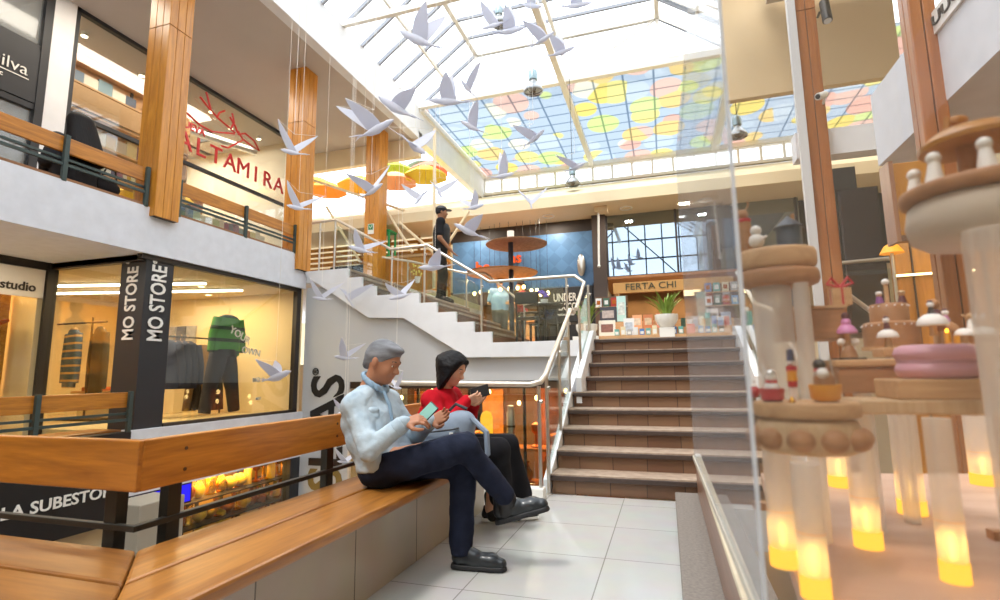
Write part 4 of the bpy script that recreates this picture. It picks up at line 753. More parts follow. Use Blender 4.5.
# ---- mezzanine: restaurant with the blue tiled front
def fishscale():
    t = NT('blue_tiles'); p = t.n('BsdfPrincipled'); t.l(p.outputs[0], t.out.inputs[0]); tc = t.n('TexCoord'); sp = t.n('SeparateXYZ'); cb = t.n('CombineXYZ'); t.l(tc.outputs['Object'], sp.inputs[0]); t.l(sp.outputs[0], cb.inputs[0]); t.l(sp.outputs[2], cb.inputs[1])
    b = t.n('TexChecker'); mp = t.n('Mapping'); mp.inputs['Rotation'].default_value = (0, 0, math.radians(45)); t.l(cb.outputs[0], mp.inputs[0]); t.l(mp.outputs[0], b.inputs[0]); b.inputs['Scale'].default_value = 4.5
    b.inputs[1].default_value = rgb('#5a84b0'); b.inputs[2].default_value = rgb('#527aa4'); t.l(b.outputs[0], p.inputs['Base Color']); p.inputs['Roughness'].default_value = .4; return t.m
sbox('wall_blue', fishscale(), -4.6, -1.36, 11.0, 11.08, 2.86, 4.06)
sbox('wall_band', pbsdf('dark_band', '#3a322e', .6), -4.7, 1.6, 11.02, 11.12, 4.06, 4.33)
sbox('wall_restaurant_back', pbsdf('restaurant_back', '#6b4a26', .7), -4.7, -1.3, 13.4, 13.5, 1.49, 2.9)
sbox('wall_restaurant_side', M_char, -1.40, -1.34, 11.0, 13.4, 1.49, 2.9)
sbox('ceiling_restaurant', pbsdf('restaurant_ceiling', '#4a3826', .8), -4.7, -1.3, 11.08, 13.5, 2.86, 2.9)
t = thing('restaurant_sign', 'dark board with two lines of white capitals beside the restaurant entrance', 'sign', (-1.95, 10.95, 1.49)); box('board', M_char, (-2.55, -1.40, 10.93, 10.99, 1.49, 2.84), t)
text('UNDER', .24, (-1.98, 10.925, 2.62), (1, 0, 0), UP, M_letter, t, width=.50); text('MEXICO', .22, (-1.98, 10.925, 2.42), (1, 0, 0), UP, M_letter, t, width=.49); text('restaurante', .08, (-1.98, 10.925, 2.26), (1, 0, 0), UP, M_letter, t)
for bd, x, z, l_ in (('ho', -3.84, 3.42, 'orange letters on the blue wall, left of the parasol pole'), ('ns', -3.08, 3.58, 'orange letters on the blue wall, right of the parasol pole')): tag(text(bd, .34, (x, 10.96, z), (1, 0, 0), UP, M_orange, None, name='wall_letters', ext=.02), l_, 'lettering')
t = thing('wall_sconce', 'oval brass wall sconce on the blue tiled wall', 'lamp', (-1.6, 10.95, 3.3)); MB().ell((-1.6, 10.9, 3.3), .09, .06, .24).build('shade', M_steel, t, smooth=True); MB().tube((-1.6, 10.92, 3.3), (-1.6, 11.0, 3.3), .04).build('mount', M_gold, t)
r = random.Random(5)
for i in range(12):
    x = (-3.95, -3.82, -3.60, -3.45, -2.95, -2.78, -2.62, -2.52, -2.42, -2.30, -3.30, -3.1)[i]; z = 2.66+.20*r.random(); y = 10.5+.25*r.random(); t = thing('pendant_bulb', 'warm glowing bulb hanging in front of the restaurant with the blue wall', 'light', (x, y, z), 'restaurant pendant bulbs'); MB().ell((x, y, z), .035, .035, .045).build('bulb', M_lampglow, t, smooth=True); MB().tube((x, y, z+.05), (x, y, 4.30), .004, n=6).build('cord', M_blackmetal, t)
t = thing('bar_counter', 'dark wooden bar counter inside the restaurant', 'counter', (-3.6, 12.8, 1.49)); box('front', M_riser, (-4.5, -2.6, 12.6, 13.0, 1.49, 2.3), t); box('top', M_brown, (-4.55, -2.58, 12.5, 13.05, 2.3, 2.35), t)
for x in (-3.9, -2.2, -.6, .9):
    t = thing('downlight', 'round downlight added in the cream soffit to brighten the mezzanine shop fronts', 'light', (x, 10.5, 4.30), 'added soffit downlights of the mezzanine'); MB().path([(x+.12*math.cos(a*math.pi/10), 10.5+.12*math.sin(a*math.pi/10), 4.318) for a in range(21)], .012, 6).build('ring', M_white, t)  # ring drawn round each added soffit fill lamp
# two-tier disc parasol on one pole
t = thing('disc_parasol', 'dark pole carrying two round brown woven parasol discs before the blue wall', 'parasol', (-2.88, 9.9, 1.485))
M_weave = pbsdf('brown_weave', '#b89272', .6, noise=.4, nscale=18, dark='#94704e')
MB().lathe([(.0, .07), (.3, .05), (.61, 0), (.62, .02), (.3, .09), (0, .12)], (-2.75, 9.9, 3.60), 40).build('disc', M_weave, t, smooth=60); MB().lathe([(.0, .07), (.4, .05), (.72, 0), (.73, .02), (.4, .09), (0, .12)], (-3.08, 9.95, 3.04), 40).build('disc', pbsdf('orange_weave', '#cc8846', .6, noise=.4, nscale=18, dark='#a0622e'), t, smooth=60)
MB().tube((-2.87, 9.9, 1.49), (-2.87, 9.9, 3.9), .05).build('pole', pbsdf('pole_navy', '#2e3448', .5), t); MB().tube((-2.87, 9.9, 3.72), (-2.87, 9.9, 3.9), .07).build('cap', M_white, t); MB().lathe([(.28, 0), (.28, .05), (.06, .09)], (-2.87, 9.9, 1.49), 24).build('foot', M_blackmetal, t)
def cafe_table(x, y, label):
    t = thing('cafe_table', label, 'table', (x, y, 1.485)); MB().lathe([(.34, .0), (.36, .01), (.36, .03), (.34, .04)], (x, y, 2.19), 28).build('top', M_blackmetal, t, smooth=40); MB().tube((x, y, 1.5), (x, y, 2.2), .03).build('column', M_blackmetal, t); MB().lathe([(.24, 0), (.24, .02), (.04, .04)], (x, y, 1.485), 24).build('foot', M_blackmetal, t)
def cafe_chair(x, y, rz, label, col=M_blackmetal, z=1.485):
    t = thing('cafe_chair', label, 'chair', (x, y, z)); R = Matrix.Translation((x, y, z)) @ Matrix.Rotation(rz, 4, 'Z')
    def q(mb): return mb.xf(R)
    q(MB().box(-.2, .2, -.2, .2, .43, .46)).build('seat', col, t, bevel=.01)
    for sx in (-.18, .18):
        q(MB().bar((sx, .18, 0), (sx, .17, .44), .03, .03)).build('leg', col, t); q(MB().bar((sx, -.22, 0), (sx, -.18, .45), .03, .03)).build('leg', col, t)
        q(MB().path([(sx, -.18, .45), (sx, -.22, .7), (sx, -.25, .86)], .014, 8)).build('back_post', col, t)
    q(MB().box(-.19, .19, -.26, -.235, .66, .86)).build('backrest', col, t, bevel=.01)
cafe_table(-2.0, 9.0, 'black round cafe table behind the mezzanine glass with purple flowers on it'); cafe_table(-2.45, 10.2, 'black round cafe table at the foot of the brown parasol pole')
cafe_chair(-2.15, 9.55, 2.9, 'black cafe chair behind the table with purple flowers'); cafe_chair(-1.55, 9.3, 2.2, 'black cafe chair right of the table with purple flowers'); cafe_chair(-2.1, 8.35, 0, 'black cafe chair with its back to the main stairs')
t = thing('flower_pot', 'purple flowers in a pale pot on the round cafe table', 'plant', (-2.0, 9.0, 2.23)); MB().lathe([(.05, 0), (.07, .1), (.06, .1)], (-2.0, 9.0, 2.23), 14).build('pot', M_white, t)
fl = MB(); r = random.Random(3)
for i in range(16): a = r.random()*6.28; fl.ell((-2.0+.12*r.random()*math.cos(a), 9.0+.12*r.random()*math.sin(a), 2.36+.12*r.random()), .025, .025, .025, 6, 4)
o_ = fl.build('blossoms', pbsdf('purple_blossom', '#7a62c8', .7), t); o_['kind'] = 'stuff'
# ---- bookstall with the wooden sign and the glass that mirrors the roof
sbox('wall_post_1', pbsdf('dark_brown_post', '#4a3f3a', .6), -1.34, -1.06, 10.8, 11.02, 1.49, 4.33)
t = thing('stall_front', 'bookstall front with wooden posts and a pale wooden sign board with dark capitals', 'shop front', (.1, 10.7, 1.49))
box('frame_post', M_shopwood, (-.90, -.82, 10.55, 10.65, 1.49, 2.62), t); box('frame_post', M_shopwood, (1.28, 1.36, 10.55, 10.65, 1.49, 2.62), t); box('sign_board', pbsdf('pale_sign_wood', '#c99a5a', .5), (-.92, 1.30, 10.52, 10.56, 2.59, 2.80), t)
text('FERTA CHI', .18, (-.20, 10.512, 2.70), (1, 0, 0), UP, pbsdf('green_black_letter', '#3c4430', .6), t, width=.95, bold=0)
MB().bar((-.86, 10.6, 2.55), (-.70, 10.6, 1.9), .04, .04).build('brace', M_shopwood, t)
sbox('wall_stall_back', pbsdf('stall_back', '#8a6a4a', .7, noise=.4, nscale=2), -1.2, 1.6, 13.2, 13.3, 1.49, 3.0)
sbox('ceiling_stall', M_brown, -1.2, 1.6, 10.9, 13.2, 2.95, 3.0)
sbox('window_frame_4', pbsdf('dark_frame', '#2d2a2c', .5), -1.06, 1.7, 10.93, 10.98, 2.96, 3.02); 
for x in (-1.05, .35, 1.42, 2.55): sbox('window_frame_5', MATS['dark_frame'], x-.02, x+.02, 10.92, 10.97, 3.0, 4.33)
struct(MB().box(-1.05, 2.6, 10.955, 10.96, 3.02, 4.33), 'window_9', glass('mirror_glass', '#4a535c', .42, .0))
sbox('wall_behind_glass', M_char, -1.05, 4.2, 11.3, 11.35, 3.0, 4.4)
sbox('wall_stall_side', pbsdf('blue_grey_panel', '#4b5668', .6), 1.6, 2.6, 11.0, 11.06, 1.49, 4.0)
t = thing('awning_bar', 'slim white bar hanging before the dark post next to the blue wall', 'bar', (-1.15, 10.4, 3.1)); MB().tube((-1.16, 10.3, 3.15), (-1.13, 10.3, 4.33), .02).build('rod', M_white, t); MB().ell((-1.16, 10.3, 3.13), .03, .03, .03).build('knob', M_white, t, smooth=True); box('bracket', M_creamr, (-1.2, -.95, 10.2, 10.4, 4.22, 4.34), t)
t = thing('display_stand', 'low stepped display stand for cards and books at the top of the stairs', 'stand', (0, 8.45, 1.485)); box('step', M_pale, (-1.0, 1.05, 8.30, 8.55, 1.485, 1.60), t); box('step', M_pale, (-1.0, 1.05, 8.55, 8.80, 1.485, 1.72), t); box('step', M_pale, (-1.0, 1.05, 8.80, 8.95, 1.485, 1.86), t)
def card(label, x, z, w, h, col, y, art=None, cat='book', grp=None):
    t = thing('picture_book', label, cat, (x, y, z), grp); R = Matrix.Translation((x, y, z)) @ Matrix.Rotation(math.radians(-8), 4, 'X')
    MB().box(-w/2, w/2, -.012, .012, 0, h).xf(R).build('cover', pbsdf('cover_'+col[1:], col, .5), t)
    if art: MB().box(-w*.36, w*.36, -.016, -.012, h*.25, h*.75).xf(R).build('cover_picture', pbsdf('art_'+art[1:], art, .5, noise=.4, nscale=20), t)
    return t
card('large white poster of a cup, left end of the display stand', -.86, 1.60, .26, .26, '#efe6d6', 8.42, '#a06a5a', 'poster'); card('dark framed poster above the cup poster on the display stand', -.88, 1.87, .27, .26, '#3a3840', 8.86, '#c8b8b0', 'poster')
card('tall mint green board beside the dark framed poster', -.66, 1.87, .15, .44, '#b9dcd6', 8.88, '#e8efe8', 'board'); card('tall white leaflet board left of the peach book', -.52, 1.60, .16, .28, '#e8e6e4', 8.42, '#cfd6e0')
card('peach coloured picture book, first of the three on the stand', -.40, 1.72, .15, .23, '#e9a878', 8.66, '#f4dcc0'); card('brown orange picture book, middle one of the three', -.23, 1.72, .15, .23, '#c77a4c', 8.66, '#e8c8a0'); card('salmon picture book with blue print, last of the three', -.03, 1.72, .15, .24, '#dd8f78', 8.66, '#6a7aa8')
card('bright orange notebook near the right part of the display stand', .40, 1.60, .11, .15, '#ef6a28', 8.40); card('white patterned book at the right end of the stand', .74, 1.72, .17, .28, '#dcd2cc', 8.66, '#a89888'); card('grey blue book beside the white patterned one, right end of the stand', .93, 1.72, .14, .22, '#a8b4c0', 8.66, '#d8dce0')
cols = [('teal', '#6fb0a8'), ('white', '#e8e8e8'), ('pale blue', '#8fb4dc'), ('cream', '#e8dcb8'), ('dark green', '#4a6a58'), ('blue', '#5a88c8'), ('grey', '#b8b8b8'), ('red', '#b83a30')]
r = random.Random(8)
for i in range(17):
    x = -.70+i*.095
    if abs(x-.40) < .08: continue
    n_, c_ = cols[(i*3+i//4) % 8]; h = .09+.05*r.random()
    t = thing('small_box', f'{n_} little card box in the front row of the display stand', 'box', (x, 8.35, 1.60), f'{n_} card boxes in the front row of the stand'); MB().box(x-.035, x+.035, 8.32, 8.36, 1.60, 1.60+h).build('box_body', pbsdf('cardbox_'+c_[1:], c_, .5), t); MB().box(x-.025, x+.025, 8.316, 8.32, 1.615, 1.60+h*.6).build('label_patch', M_white, t)
for i in range(10):
    x = .12+i*.09
    if abs(x-.07) < .14: continue
    n_, c_ = cols[(i*5+2) % 8]; h = .12+.1*r.random(); t = thing('small_book', f'{n_} small book on the middle step of the display stand', 'book', (x, 8.62, 1.72), f'{n_} small books on the middle step'); MB().box(x-.035, x+.035, 8.60, 8.64, 1.72, 1.72+h).build('cover', pbsdf('cardbox_'+c_[1:], c_, .5), t)
t = thing('card_rack', 'narrow wooden rack of greeting cards at the right end of the display stand', 'rack', (.93, 8.9, 1.86)); box('back', M_riser, (.66, 1.18, 8.98, 9.0, 1.485, 2.44), t)
for z in (2.08, 2.30): box('shelf', M_pale, (.66, 1.18, 8.93, 8.98, z-.012, z), t)
t = thing('card_rack', 'narrow wooden rack of greeting cards at the left end of the display stand', 'rack', (-1.0, 8.9, 1.86)); box('back', M_riser, (-1.10, -.56, 8.98, 9.0, 1.485, 2.32), t); box('shelf', M_pale, (-1.10, -.56, 8.93, 8.98, 2.128, 2.14), t)
for i, (x, z) in enumerate([(.72+.13*j, zz) for zz in (2.08, 2.30) for j in range(4)]+[(-1.04+.13*j, 2.14) for j in range(4)]):
    n_, c_ = cols[(i*3+1) % 8]; t = thing('greeting_card', f'{n_} greeting card on the {"right" if x > 0 else "left"} wooden rack of the display', 'card', (x, 8.955, z), f'{n_} cards, {"right" if x > 0 else "left"} rack'); MB().box(x-.05, x+.05, 8.95, 8.957, z, z+.15).build('card_sheet', pbsdf('cardbox_'+c_[1:], c_, .5), t); MB().box(x-.03, x+.03, 8.947, 8.95, z+.04, z+.11).build('card_print', M_white if i % 2 else M_copper, t)
def leafy(label, x, y, z, pr, ph, lh, n, spread, seed, col='#86a33c'):
    t = thing('potted_plant', label, 'plant', (x, y, z)); MB().lathe([(pr*.55, 0), (pr*.8, ph*.3), (pr, ph*.62), (pr*1.02, ph), (pr*.92, ph), (pr*.9, ph*.9)], (x, y, z), 24).build('pot', M_white, t, smooth=40); MB().lathe([(pr*.9, ph*.86), (.001, ph*.88)], (x, y, z), 16).build('soil', M_nosing, t)
    r = random.Random(seed); m = MB()
    for i in range(n):
        a = r.random()*6.283; s = spread*r.uniform(.3, 1); h = lh*r.uniform(.6, 1.05); w = .018*r.uniform(.8, 1.4); pts = []
        b = Vector((x+pr*.5*math.cos(a)*r.random(), y+pr*.5*math.sin(a)*r.random(), z+ph*.9)); d = Vector((math.cos(a), math.sin(a), 0)); sd = Vector((-d.y, d.x, 0))
        vs = []; fs = []
        for j in range(6):
            u = j/5; c_ = b+d*s*u**1.7+Vector((0, 0, h*(u-.18*u*u))); ww = w*math.sin(math.pi*(.12+.86*u))
            vs += [c_-sd*ww, c_+sd*ww+Vector((0, 0, .003)), c_+d*.004]
        for j in range(5): fs += [(3*j, 3*j+1, 3*j+4, 3*j+3), (3*j+1, 3*j+2, 3*j+5, 3*j+4), (3*j+2, 3*j, 3*j+3, 3*j+5)]
        m.add(vs, fs)
    m.build('leaves', pbsdf('leaf_'+col[1:], col, .5, noise=.3, nscale=9), t)
leafy('green bladed plant in a round white pot at the centre of the stand', .05, 8.36, 1.70, .17, .20, .44, 60, .26, 1); leafy('green plant in a white pot between balustrade and display stand', -1.18, 8.40, 1.60, .17, .20, .45, 50, .22, 2, '#7c9838')
box('white_block', M_white, (-1.38, -.98, 8.2, 8.6, 1.485, 1.60)); tag(bpy.data.objects['white_block'], 'low white block under the plant left of the display stand', 'plinth')
box('plant_plinth', M_white, (-.06, .16, 8.26, 8.296, 1.485, 1.70)); tag(bpy.data.objects['plant_plinth'], 'thin white board in front of the stand below the central plant', 'board')
# ---- right background behind the clear case
t = thing('tall_board', 'tall near-black board standing on the mezzanine beyond the clear case, taller one', 'board', (2.22, 7.5, 1.485)); box('panel', M_char, (2.10, 2.46, 7.50, 7.55, 1.485, 3.62), t, bevel=.01); box('frame', M_blackmetal, (2.08, 2.48, 7.55, 7.58, 1.485, 3.65), t)
t = thing('tall_board', 'tall plum-black board overlapping the taller one, nearer the wooden wall', 'board', (2.45, 7.3, 1.485)); box('panel', pbsdf('plum_black', '#2e2428', .6), (2.20, 2.62, 7.32, 7.37, 1.485, 3.28), t, bevel=.01); box('frame', M_blackmetal, (2.18, 2.64, 7.37, 7.40, 1.485, 3.30), t)
sbox('wall_wood', wood('wall_boards', '#c98a34', '#a06a20', 'z', .9), 1.86, 4.2, 5.05, 5.12, -1.5, 2.5)
b = MB()
for i in range(9): b.box(1.98+i*.24, 1.99+i*.24, 5.035, 5.05, -1.5, 2.5)
struct(b, 'trim_17', M_nosing)
for z, y_, x0, x1, l_ in ((1.80, 5.0, 1.83, 2.38, 'warm glowing bar as a reflected streak along the wooden wall, lower one'), (2.12, 5.0, 2.12, 2.46, 'warm glowing bar as a reflected streak on the wooden wall, upper one')):  # emissive bars stand in for warm streaks of reflected light
    t = thing('glow_streak', l_, 'light', (x0, y_, z)); MB().bar((x0, y_, z), (x1, y_, z+.01), .01, .016).build('diffuser', emit('streak_glow', '#ffe2a0', 5), t); MB().bar((x0, y_+.02, z), (x1, y_+.02, z+.01), .02, .02).build('streak_backing', M_steel, t)
t = thing('hanging_cabinet', 'wooden box cabinet fixed below the rough concrete fascia', 'cabinet', (1.25, 3.2, 1.70)); box('body', M_shopwood, (1.185, 1.41, 3.1, 3.20, 1.70, 2.11), t, bevel=.006); box('side_panel', wood('rosy_wood', '#b08468', '#94684e', 'z'), (1.165, 1.185, 3.09, 3.21, 1.69, 2.12), t); box('shelf_edge', M_riser, (1.185, 1.42, 3.085, 3.1, 1.69, 1.72), t)
for i in range(3): t = thing('spotlight', 'amber spotlight near the wooden box cabinet', 'light', (1.30+.06*i, 3.02, 1.95-.04*i), 'amber spotlights by the box cabinet'); MB().tube((1.30+.06*i, 3.0, 1.95-.04*i), (1.30+.06*i, 3.08, 1.96-.04*i), .014).build('housing', M_gold, t); MB().ell((1.30+.06*i, 2.995, 1.95-.04*i), .010, .006, .010).build('bulb', M_lampglow, t)
t = thing('lamp', 'small lamp with orange tilted shade below the wooden box cabinet', 'lamp', (1.72, 4.9, 1.4)); MB().lathe([(.085, 0), (.05, .06), (.02, .08)], (1.80, 4.9, 1.97), 20).build('shade', pbsdf('orange_shade', '#e89a20', .5, emit='#ffa020', es=.5), t, smooth=50); MB().tube((1.80, 4.9, .0), (1.80, 4.9, 2.05), .012).build('stem', M_steel, t); MB().lathe([(.12, 0), (.12, .02)], (1.80, 4.9, 0), 20).build('base', M_steel, t)
t = thing('spotlight', 'black cylinder spotlight fixed high on the reddish wooden column', 'light', (1.72, 5.6, 4.6)); MB().tube((1.73, 5.55, 4.50), (1.73, 5.60, 4.74), .045, n=18).build('housing', M_black, t, smooth=40); MB().tube((1.69, 5.62, 4.65), (1.69, 5.7, 4.65), .012).build('bracket', M_black, t); MB().tube((1.73, 5.548, 4.495), (1.73, 5.55, 4.50), .035).build('lens', M_steel, t)
t = thing('security_camera', 'small white security camera on the reddish wooden column', 'camera', (1.62, 5.62, 3.73)); MB().tube((1.58, 5.56, 3.72), (1.66, 5.62, 3.76), .035, n=16).build('housing', M_white, t, smooth=40); MB().tube((1.66, 5.62, 3.76), (1.66, 5.70, 3.70), .012).build('bracket', M_white, t); MB().tube((1.575, 5.556, 3.717), (1.58, 5.56, 3.72), .024).build('lens', M_black, t)
t = thing('name_plate', 'white plate with dark capital letters on top of the rough fascia', 'sign', (1.53, 3.15, 2.88)); box('plate', M_white, (1.535, 1.549, 2.8, 3.42, 2.90, 3.03), t); text('UUUUU', .085, (1.533, 3.15, 2.965), (0, -1, 0), UP, M_dark, t, width=.5)
# ---- terrace behind the upper flight
sl = MB()
for i in range(10): sl.box(-8.6, -4.65, 10.9, 10.94, 2.95+i*.13, 3.03+i*.13)
for i in range(6): sl.box(-8.6+i*.78, -8.54+i*.78, 10.94, 10.98, 2.79, 4.30)
t = thing('slatted_screen', 'horizontal wooden slat screen at the back of the terrace', 'screen', (-6.5, 11.0, 2.79)); sl.build('slats', M_shopwood, t)
t = thing('terrace_sofa', 'low black sofa on the terrace behind the top of the upper flight', 'sofa', (-6.7, 10.2, 2.79)); box('seat', M_blackfab, (-7.6, -6.3, 9.95, 10.5, 2.95, 3.25), t, bevel=.04); box('backrest', M_blackfab, (-7.6, -6.3, 10.5, 10.68, 2.95, 3.62), t, bevel=.04); box('base', M_blackmetal, (-7.55, -6.35, 10.0, 10.6, 2.79, 2.95), t)
for x in (-7.70, -6.34): box('armrest', M_blackfab, (x, x+.12, 9.95, 10.6, 2.9, 3.42), t, bevel=.03)
t = thing('bar_stool', 'bright green stool frame beside the column with the safety sign', 'stool', (-5.85, 9.8, 3.1)); G = pbsdf('green_stool_paint', '#2fae6a', .45)
box('seat', G, (-6.06, -5.63, 9.88, 10.22, 4.16, 4.21), t, bevel=.01)
for x in (-6.03, -5.66):
    for y in (9.91, 10.19): MB().bar((x, y, 3.6), (x, y, 4.17), .035, .035).build('leg', G, t)
MB().box(-6.03, -5.66, 9.90, 9.93, 3.82, 3.86).box(-6.03, -5.66, 10.18, 10.21, 3.82, 3.86).build('stretcher', G, t); box('lower_board', G, (-6.06, -5.63, 9.88, 10.22, 3.585, 3.63), t)
t = thing('terrace_counter', 'pale terrace counter carrying the green stool', 'counter', (-5.3, 9.95, 2.79)); box('front', M_shopwood, (-6.2, -4.6, 9.86, 10.25, 2.79, 3.53), t); box('top', M_pale, (-6.25, -4.55, 9.83, 10.3, 3.53, 3.58), t)
t = thing('flower_bunch', 'small bunch of pale yellow flowers on the stair edge of the terrace', 'plant', (-5.0, 9.7, 3.0)); MB().lathe([(.04, 0), (.06, .12)], (-4.5, 9.0, 2.79), 12).build('pot', M_white, t)
fl = MB()
for i in range(18): a = r.random()*6.28; fl.ell((-4.5+.15*r.random()*math.cos(a), 9.0+.12*math.sin(a), 2.95+.22*r.random()), .022, .022, .022, 6, 4)
o_ = fl.build('blossoms', pbsdf('yellow_blossom', '#e0cc6a', .7), t); o_['kind'] = 'stuff'
t = thing('pole_frame', 'pale wooden pole frame with slanting braces on the terrace', 'frame', (-4.6, 9.9, 2.79)); MB().tube((-4.5, 9.75, 2.79), (-4.5, 9.75, 6.3), .035).build('pole', M_cream, t)
for a, b in (((-4.5, 9.75, 3.3), (-3.75, 9.85, 4.4)), ((-5.0, 9.75, 3.6), (-5.9, 9.9, 4.9)), ((-7.3, 9.9, 4.9), (-6.3, 9.8, 3.5)), ((-4.5, 9.75, 3.55), (-5.35, 9.8, 4.3)), ((-7.7, 9.9, 5.6), (-5.3, 9.9, 4.6))): MB().tube(a, b, .03).build('brace', M_cream, t)
UM = [('yellow', '#f2b832', -9.3, 12.1, 6.45), ('orange', '#ee9a34', -8.5, 11.5, 6.0), ('pale blue', '#9fc0c8', -8.1, 13.6, 7.0), ('lime green', '#a8c83c', -7.0, 12.5, 6.75), ('coral', '#ea7a60', -5.9, 12.4, 6.55), ('amber', '#f2c040', -7.3, 11.2, 5.9), ('rose', '#e8928a', -8.0, 12.5, 6.4), ('peach', '#f2b48a', -6.3, 11.3, 5.9), ('teal grey', '#8aa09c', -6.3, 13.1, 7.0), ('lemon', '#eeda50', -5.5, 11.4, 6.0)]
for n_, c_, x, y, z in UM:
    t = thing('open_umbrella', f'{n_} umbrella hung open above the terrace', 'umbrella', (x, y, z), None); m = MB(); N = 8; vs = [(x, y, z+.22)]
    for j, (rr, zz) in enumerate(((.22, .17), (.42, .06), (.56, -.06))): vs += [(x+rr*math.cos(2*math.pi*i/N)*1.0, y+rr*math.sin(2*math.pi*i/N), z+zz) for i in range(N)]
    fs = [(0, 1+i, 1+(i+1) % N) for i in range(N)]+[(1+j*N+i, 1+j*N+(i+1) % N, 1+(j+1)*N+(i+1) % N, 1+(j+1)*N+i) for j in (0, 1) for i in range(N)]
    m.add(vs, fs); o = m.build('canopy', pbsdf('umbrella_'+c_[1:], c_, .7, emit=c_, es=0), t); so = o.modifiers.new('solid', 'SOLIDIFY'); so.thickness = .006
    MB().tube((x, y, z-.35), (x, y, z+.27), .008, n=6).build('shaft', M_steel, t)
# ================================================================ PEOPLE: smooth continuous surfaces grown round a posed skeleton
def N_(v): v = np.asarray(v, float); return v/np.linalg.norm(v)
def cap(p, q, r1, r2=None, k=.02): return ('c', np.array(p, float), np.array(q, float), r1, r1 if r2 is None else r2, k)
def ell(c, r, ax=None, k=.02): return ('e', np.array(c, float), np.array(r, float), np.eye(3) if ax is None else np.array(ax, float), k)
def field(prims, h, cuts=()):
    los, his = [], []
    for p in prims:
        if p[0] == 'c': m = max(p[3], p[4]); los.append(np.minimum(p[1], p[2])-m); his.append(np.maximum(p[1], p[2])+m)
        else: m = max(p[2]); los.append(p[1]-m); his.append(p[1]+m)
    lo = np.min(los, 0)-3*h; hi = np.max(his, 0)+3*h; n = np.ceil((hi-lo)/h).astype(int)+1
    g = np.full(n, 1.0, np.float32)
    for p, a, b in zip(prims, los, his):
        k = p[-1]; m = k+2.5*h
        i0 = np.maximum(((a-m-lo)/h).astype(int), 0); i1 = np.minimum(((b+m-lo)/h).astype(int)+2, n)
        X = (lo[0]+h*np.arange(i0[0], i1[0]))[:, None, None]; Y = (lo[1]+h*np.arange(i0[1], i1[1]))[None, :, None]; Z = (lo[2]+h*np.arange(i0[2], i1[2]))[None, None, :]
        if p[0] == 'c':
            A, B = p[1], p[2]; d = B-A; L2 = max(d@d, 1e-9); t = np.clip(((X-A[0])*d[0]+(Y-A[1])*d[1]+(Z-A[2])*d[2])/L2, 0, 1)
            dd = np.sqrt((X-A[0]-t*d[0])**2+(Y-A[1]-t*d[1])**2+(Z-A[2]-t*d[2])**2)-(p[3]+(p[4]-p[3])*t)
        else:
            C, R, ax = p[1], p[2], p[3]; u = [((X-C[0])*ax[i][0]+(Y-C[1])*ax[i][1]+(Z-C[2])*ax[i][2])/R[i] for i in range(3)]
            k0 = np.sqrt(u[0]**2+u[1]**2+u[2]**2)+1e-6; k1 = np.sqrt((u[0]/R[0])**2+(u[1]/R[1])**2+(u[2]/R[2])**2)+1e-6; dd = k0*(k0-1)/k1
        s = tuple(slice(i0[i], i1[i]) for i in range(3)); o = g[s]
        hh = np.clip(.5+.5*(o-dd)/k, 0, 1) if k > 0 else (dd < o).astype(np.float32)
        g[s] = o*(1-hh)+dd*hh-k*hh*(1-hh)
    if cuts:
        X = (lo[0]+h*np.arange(n[0]))[:, None, None]; Y = (lo[1]+h*np.arange(n[1]))[None, :, None]; Z = (lo[2]+h*np.arange(n[2]))[None, None, :]
        for P0, nn in cuts:   # remove the side the normal points to
            P0 = np.array(P0, float); nn = N_(nn); g = np.maximum(g, ((X-P0[0])*nn[0]+(Y-P0[1])*nn[1]+(Z-P0[2])*nn[2]).astype(np.float32))
    return g, lo
def nets(g, lo, h):
    s = g < 0; n = g.shape
    c = np.zeros((n[0]-1, n[1]-1, n[2]-1), np.int8)
    for i in (0, 1):
        for j in (0, 1):
            for k in (0, 1): c += s[i:n[0]-1+i, j:n[1]-1+j, k:n[2]-1+k]
    act = (c > 0) & (c < 8); idx = np.argwhere(act); ids = np.full(act.shape, -1, np.int64); ids[act] = np.arange(len(idx))
    acc = np.zeros((len(idx), 3)); cnt = np.zeros(len(idx)); C8 = [(i, j, k) for i in (0, 1) for j in (0, 1) for k in (0, 1)]
    val = {q: g[idx[:, 0]+q[0], idx[:, 1]+q[1], idx[:, 2]+q[2]] for q in C8}
    for a in C8:
        for ax in range(3):
            if a[ax]: continue
            b = list(a); b[ax] = 1; b = tuple(b); va, vb = val[a], val[b]; m = (va < 0) != (vb < 0); t = np.where(m, va/(va-vb+1e-12), 0)
            p = np.array(a, float)[None, :].repeat(len(idx), 0); p[:, ax] += t; acc[m] += p[m]; cnt[m] += 1
    verts = lo+h*(idx+acc/np.maximum(cnt, 1)[:, None]); faces = []
    for ax in range(3):
        sl0 = [slice(None)]*3; sl1 = [slice(None)]*3; sl0[ax] = slice(0, -1); sl1[ax] = slice(1, None); ch = s[tuple(sl0)] != s[tuple(sl1)]; e = np.argwhere(ch)
        u, v = [(1, 2), (2, 0), (0, 1)][ax]; e = e[(e[:, u] > 0) & (e[:, v] > 0) & (e[:, u] < n[u]-1) & (e[:, v] < n[v]-1)]
        du = np.zeros(3, int); du[u] = 1; dv = np.zeros(3, int); dv[v] = 1
        q = [ids[tuple((e-o).T)] for o in (du+dv, dv, 0*du, du)]; q = np.stack(q, 1); flip = ~s[tuple(e.T)]; q[flip] = q[flip][:, ::-1]; faces.append(q)
    return verts, np.concatenate(faces)
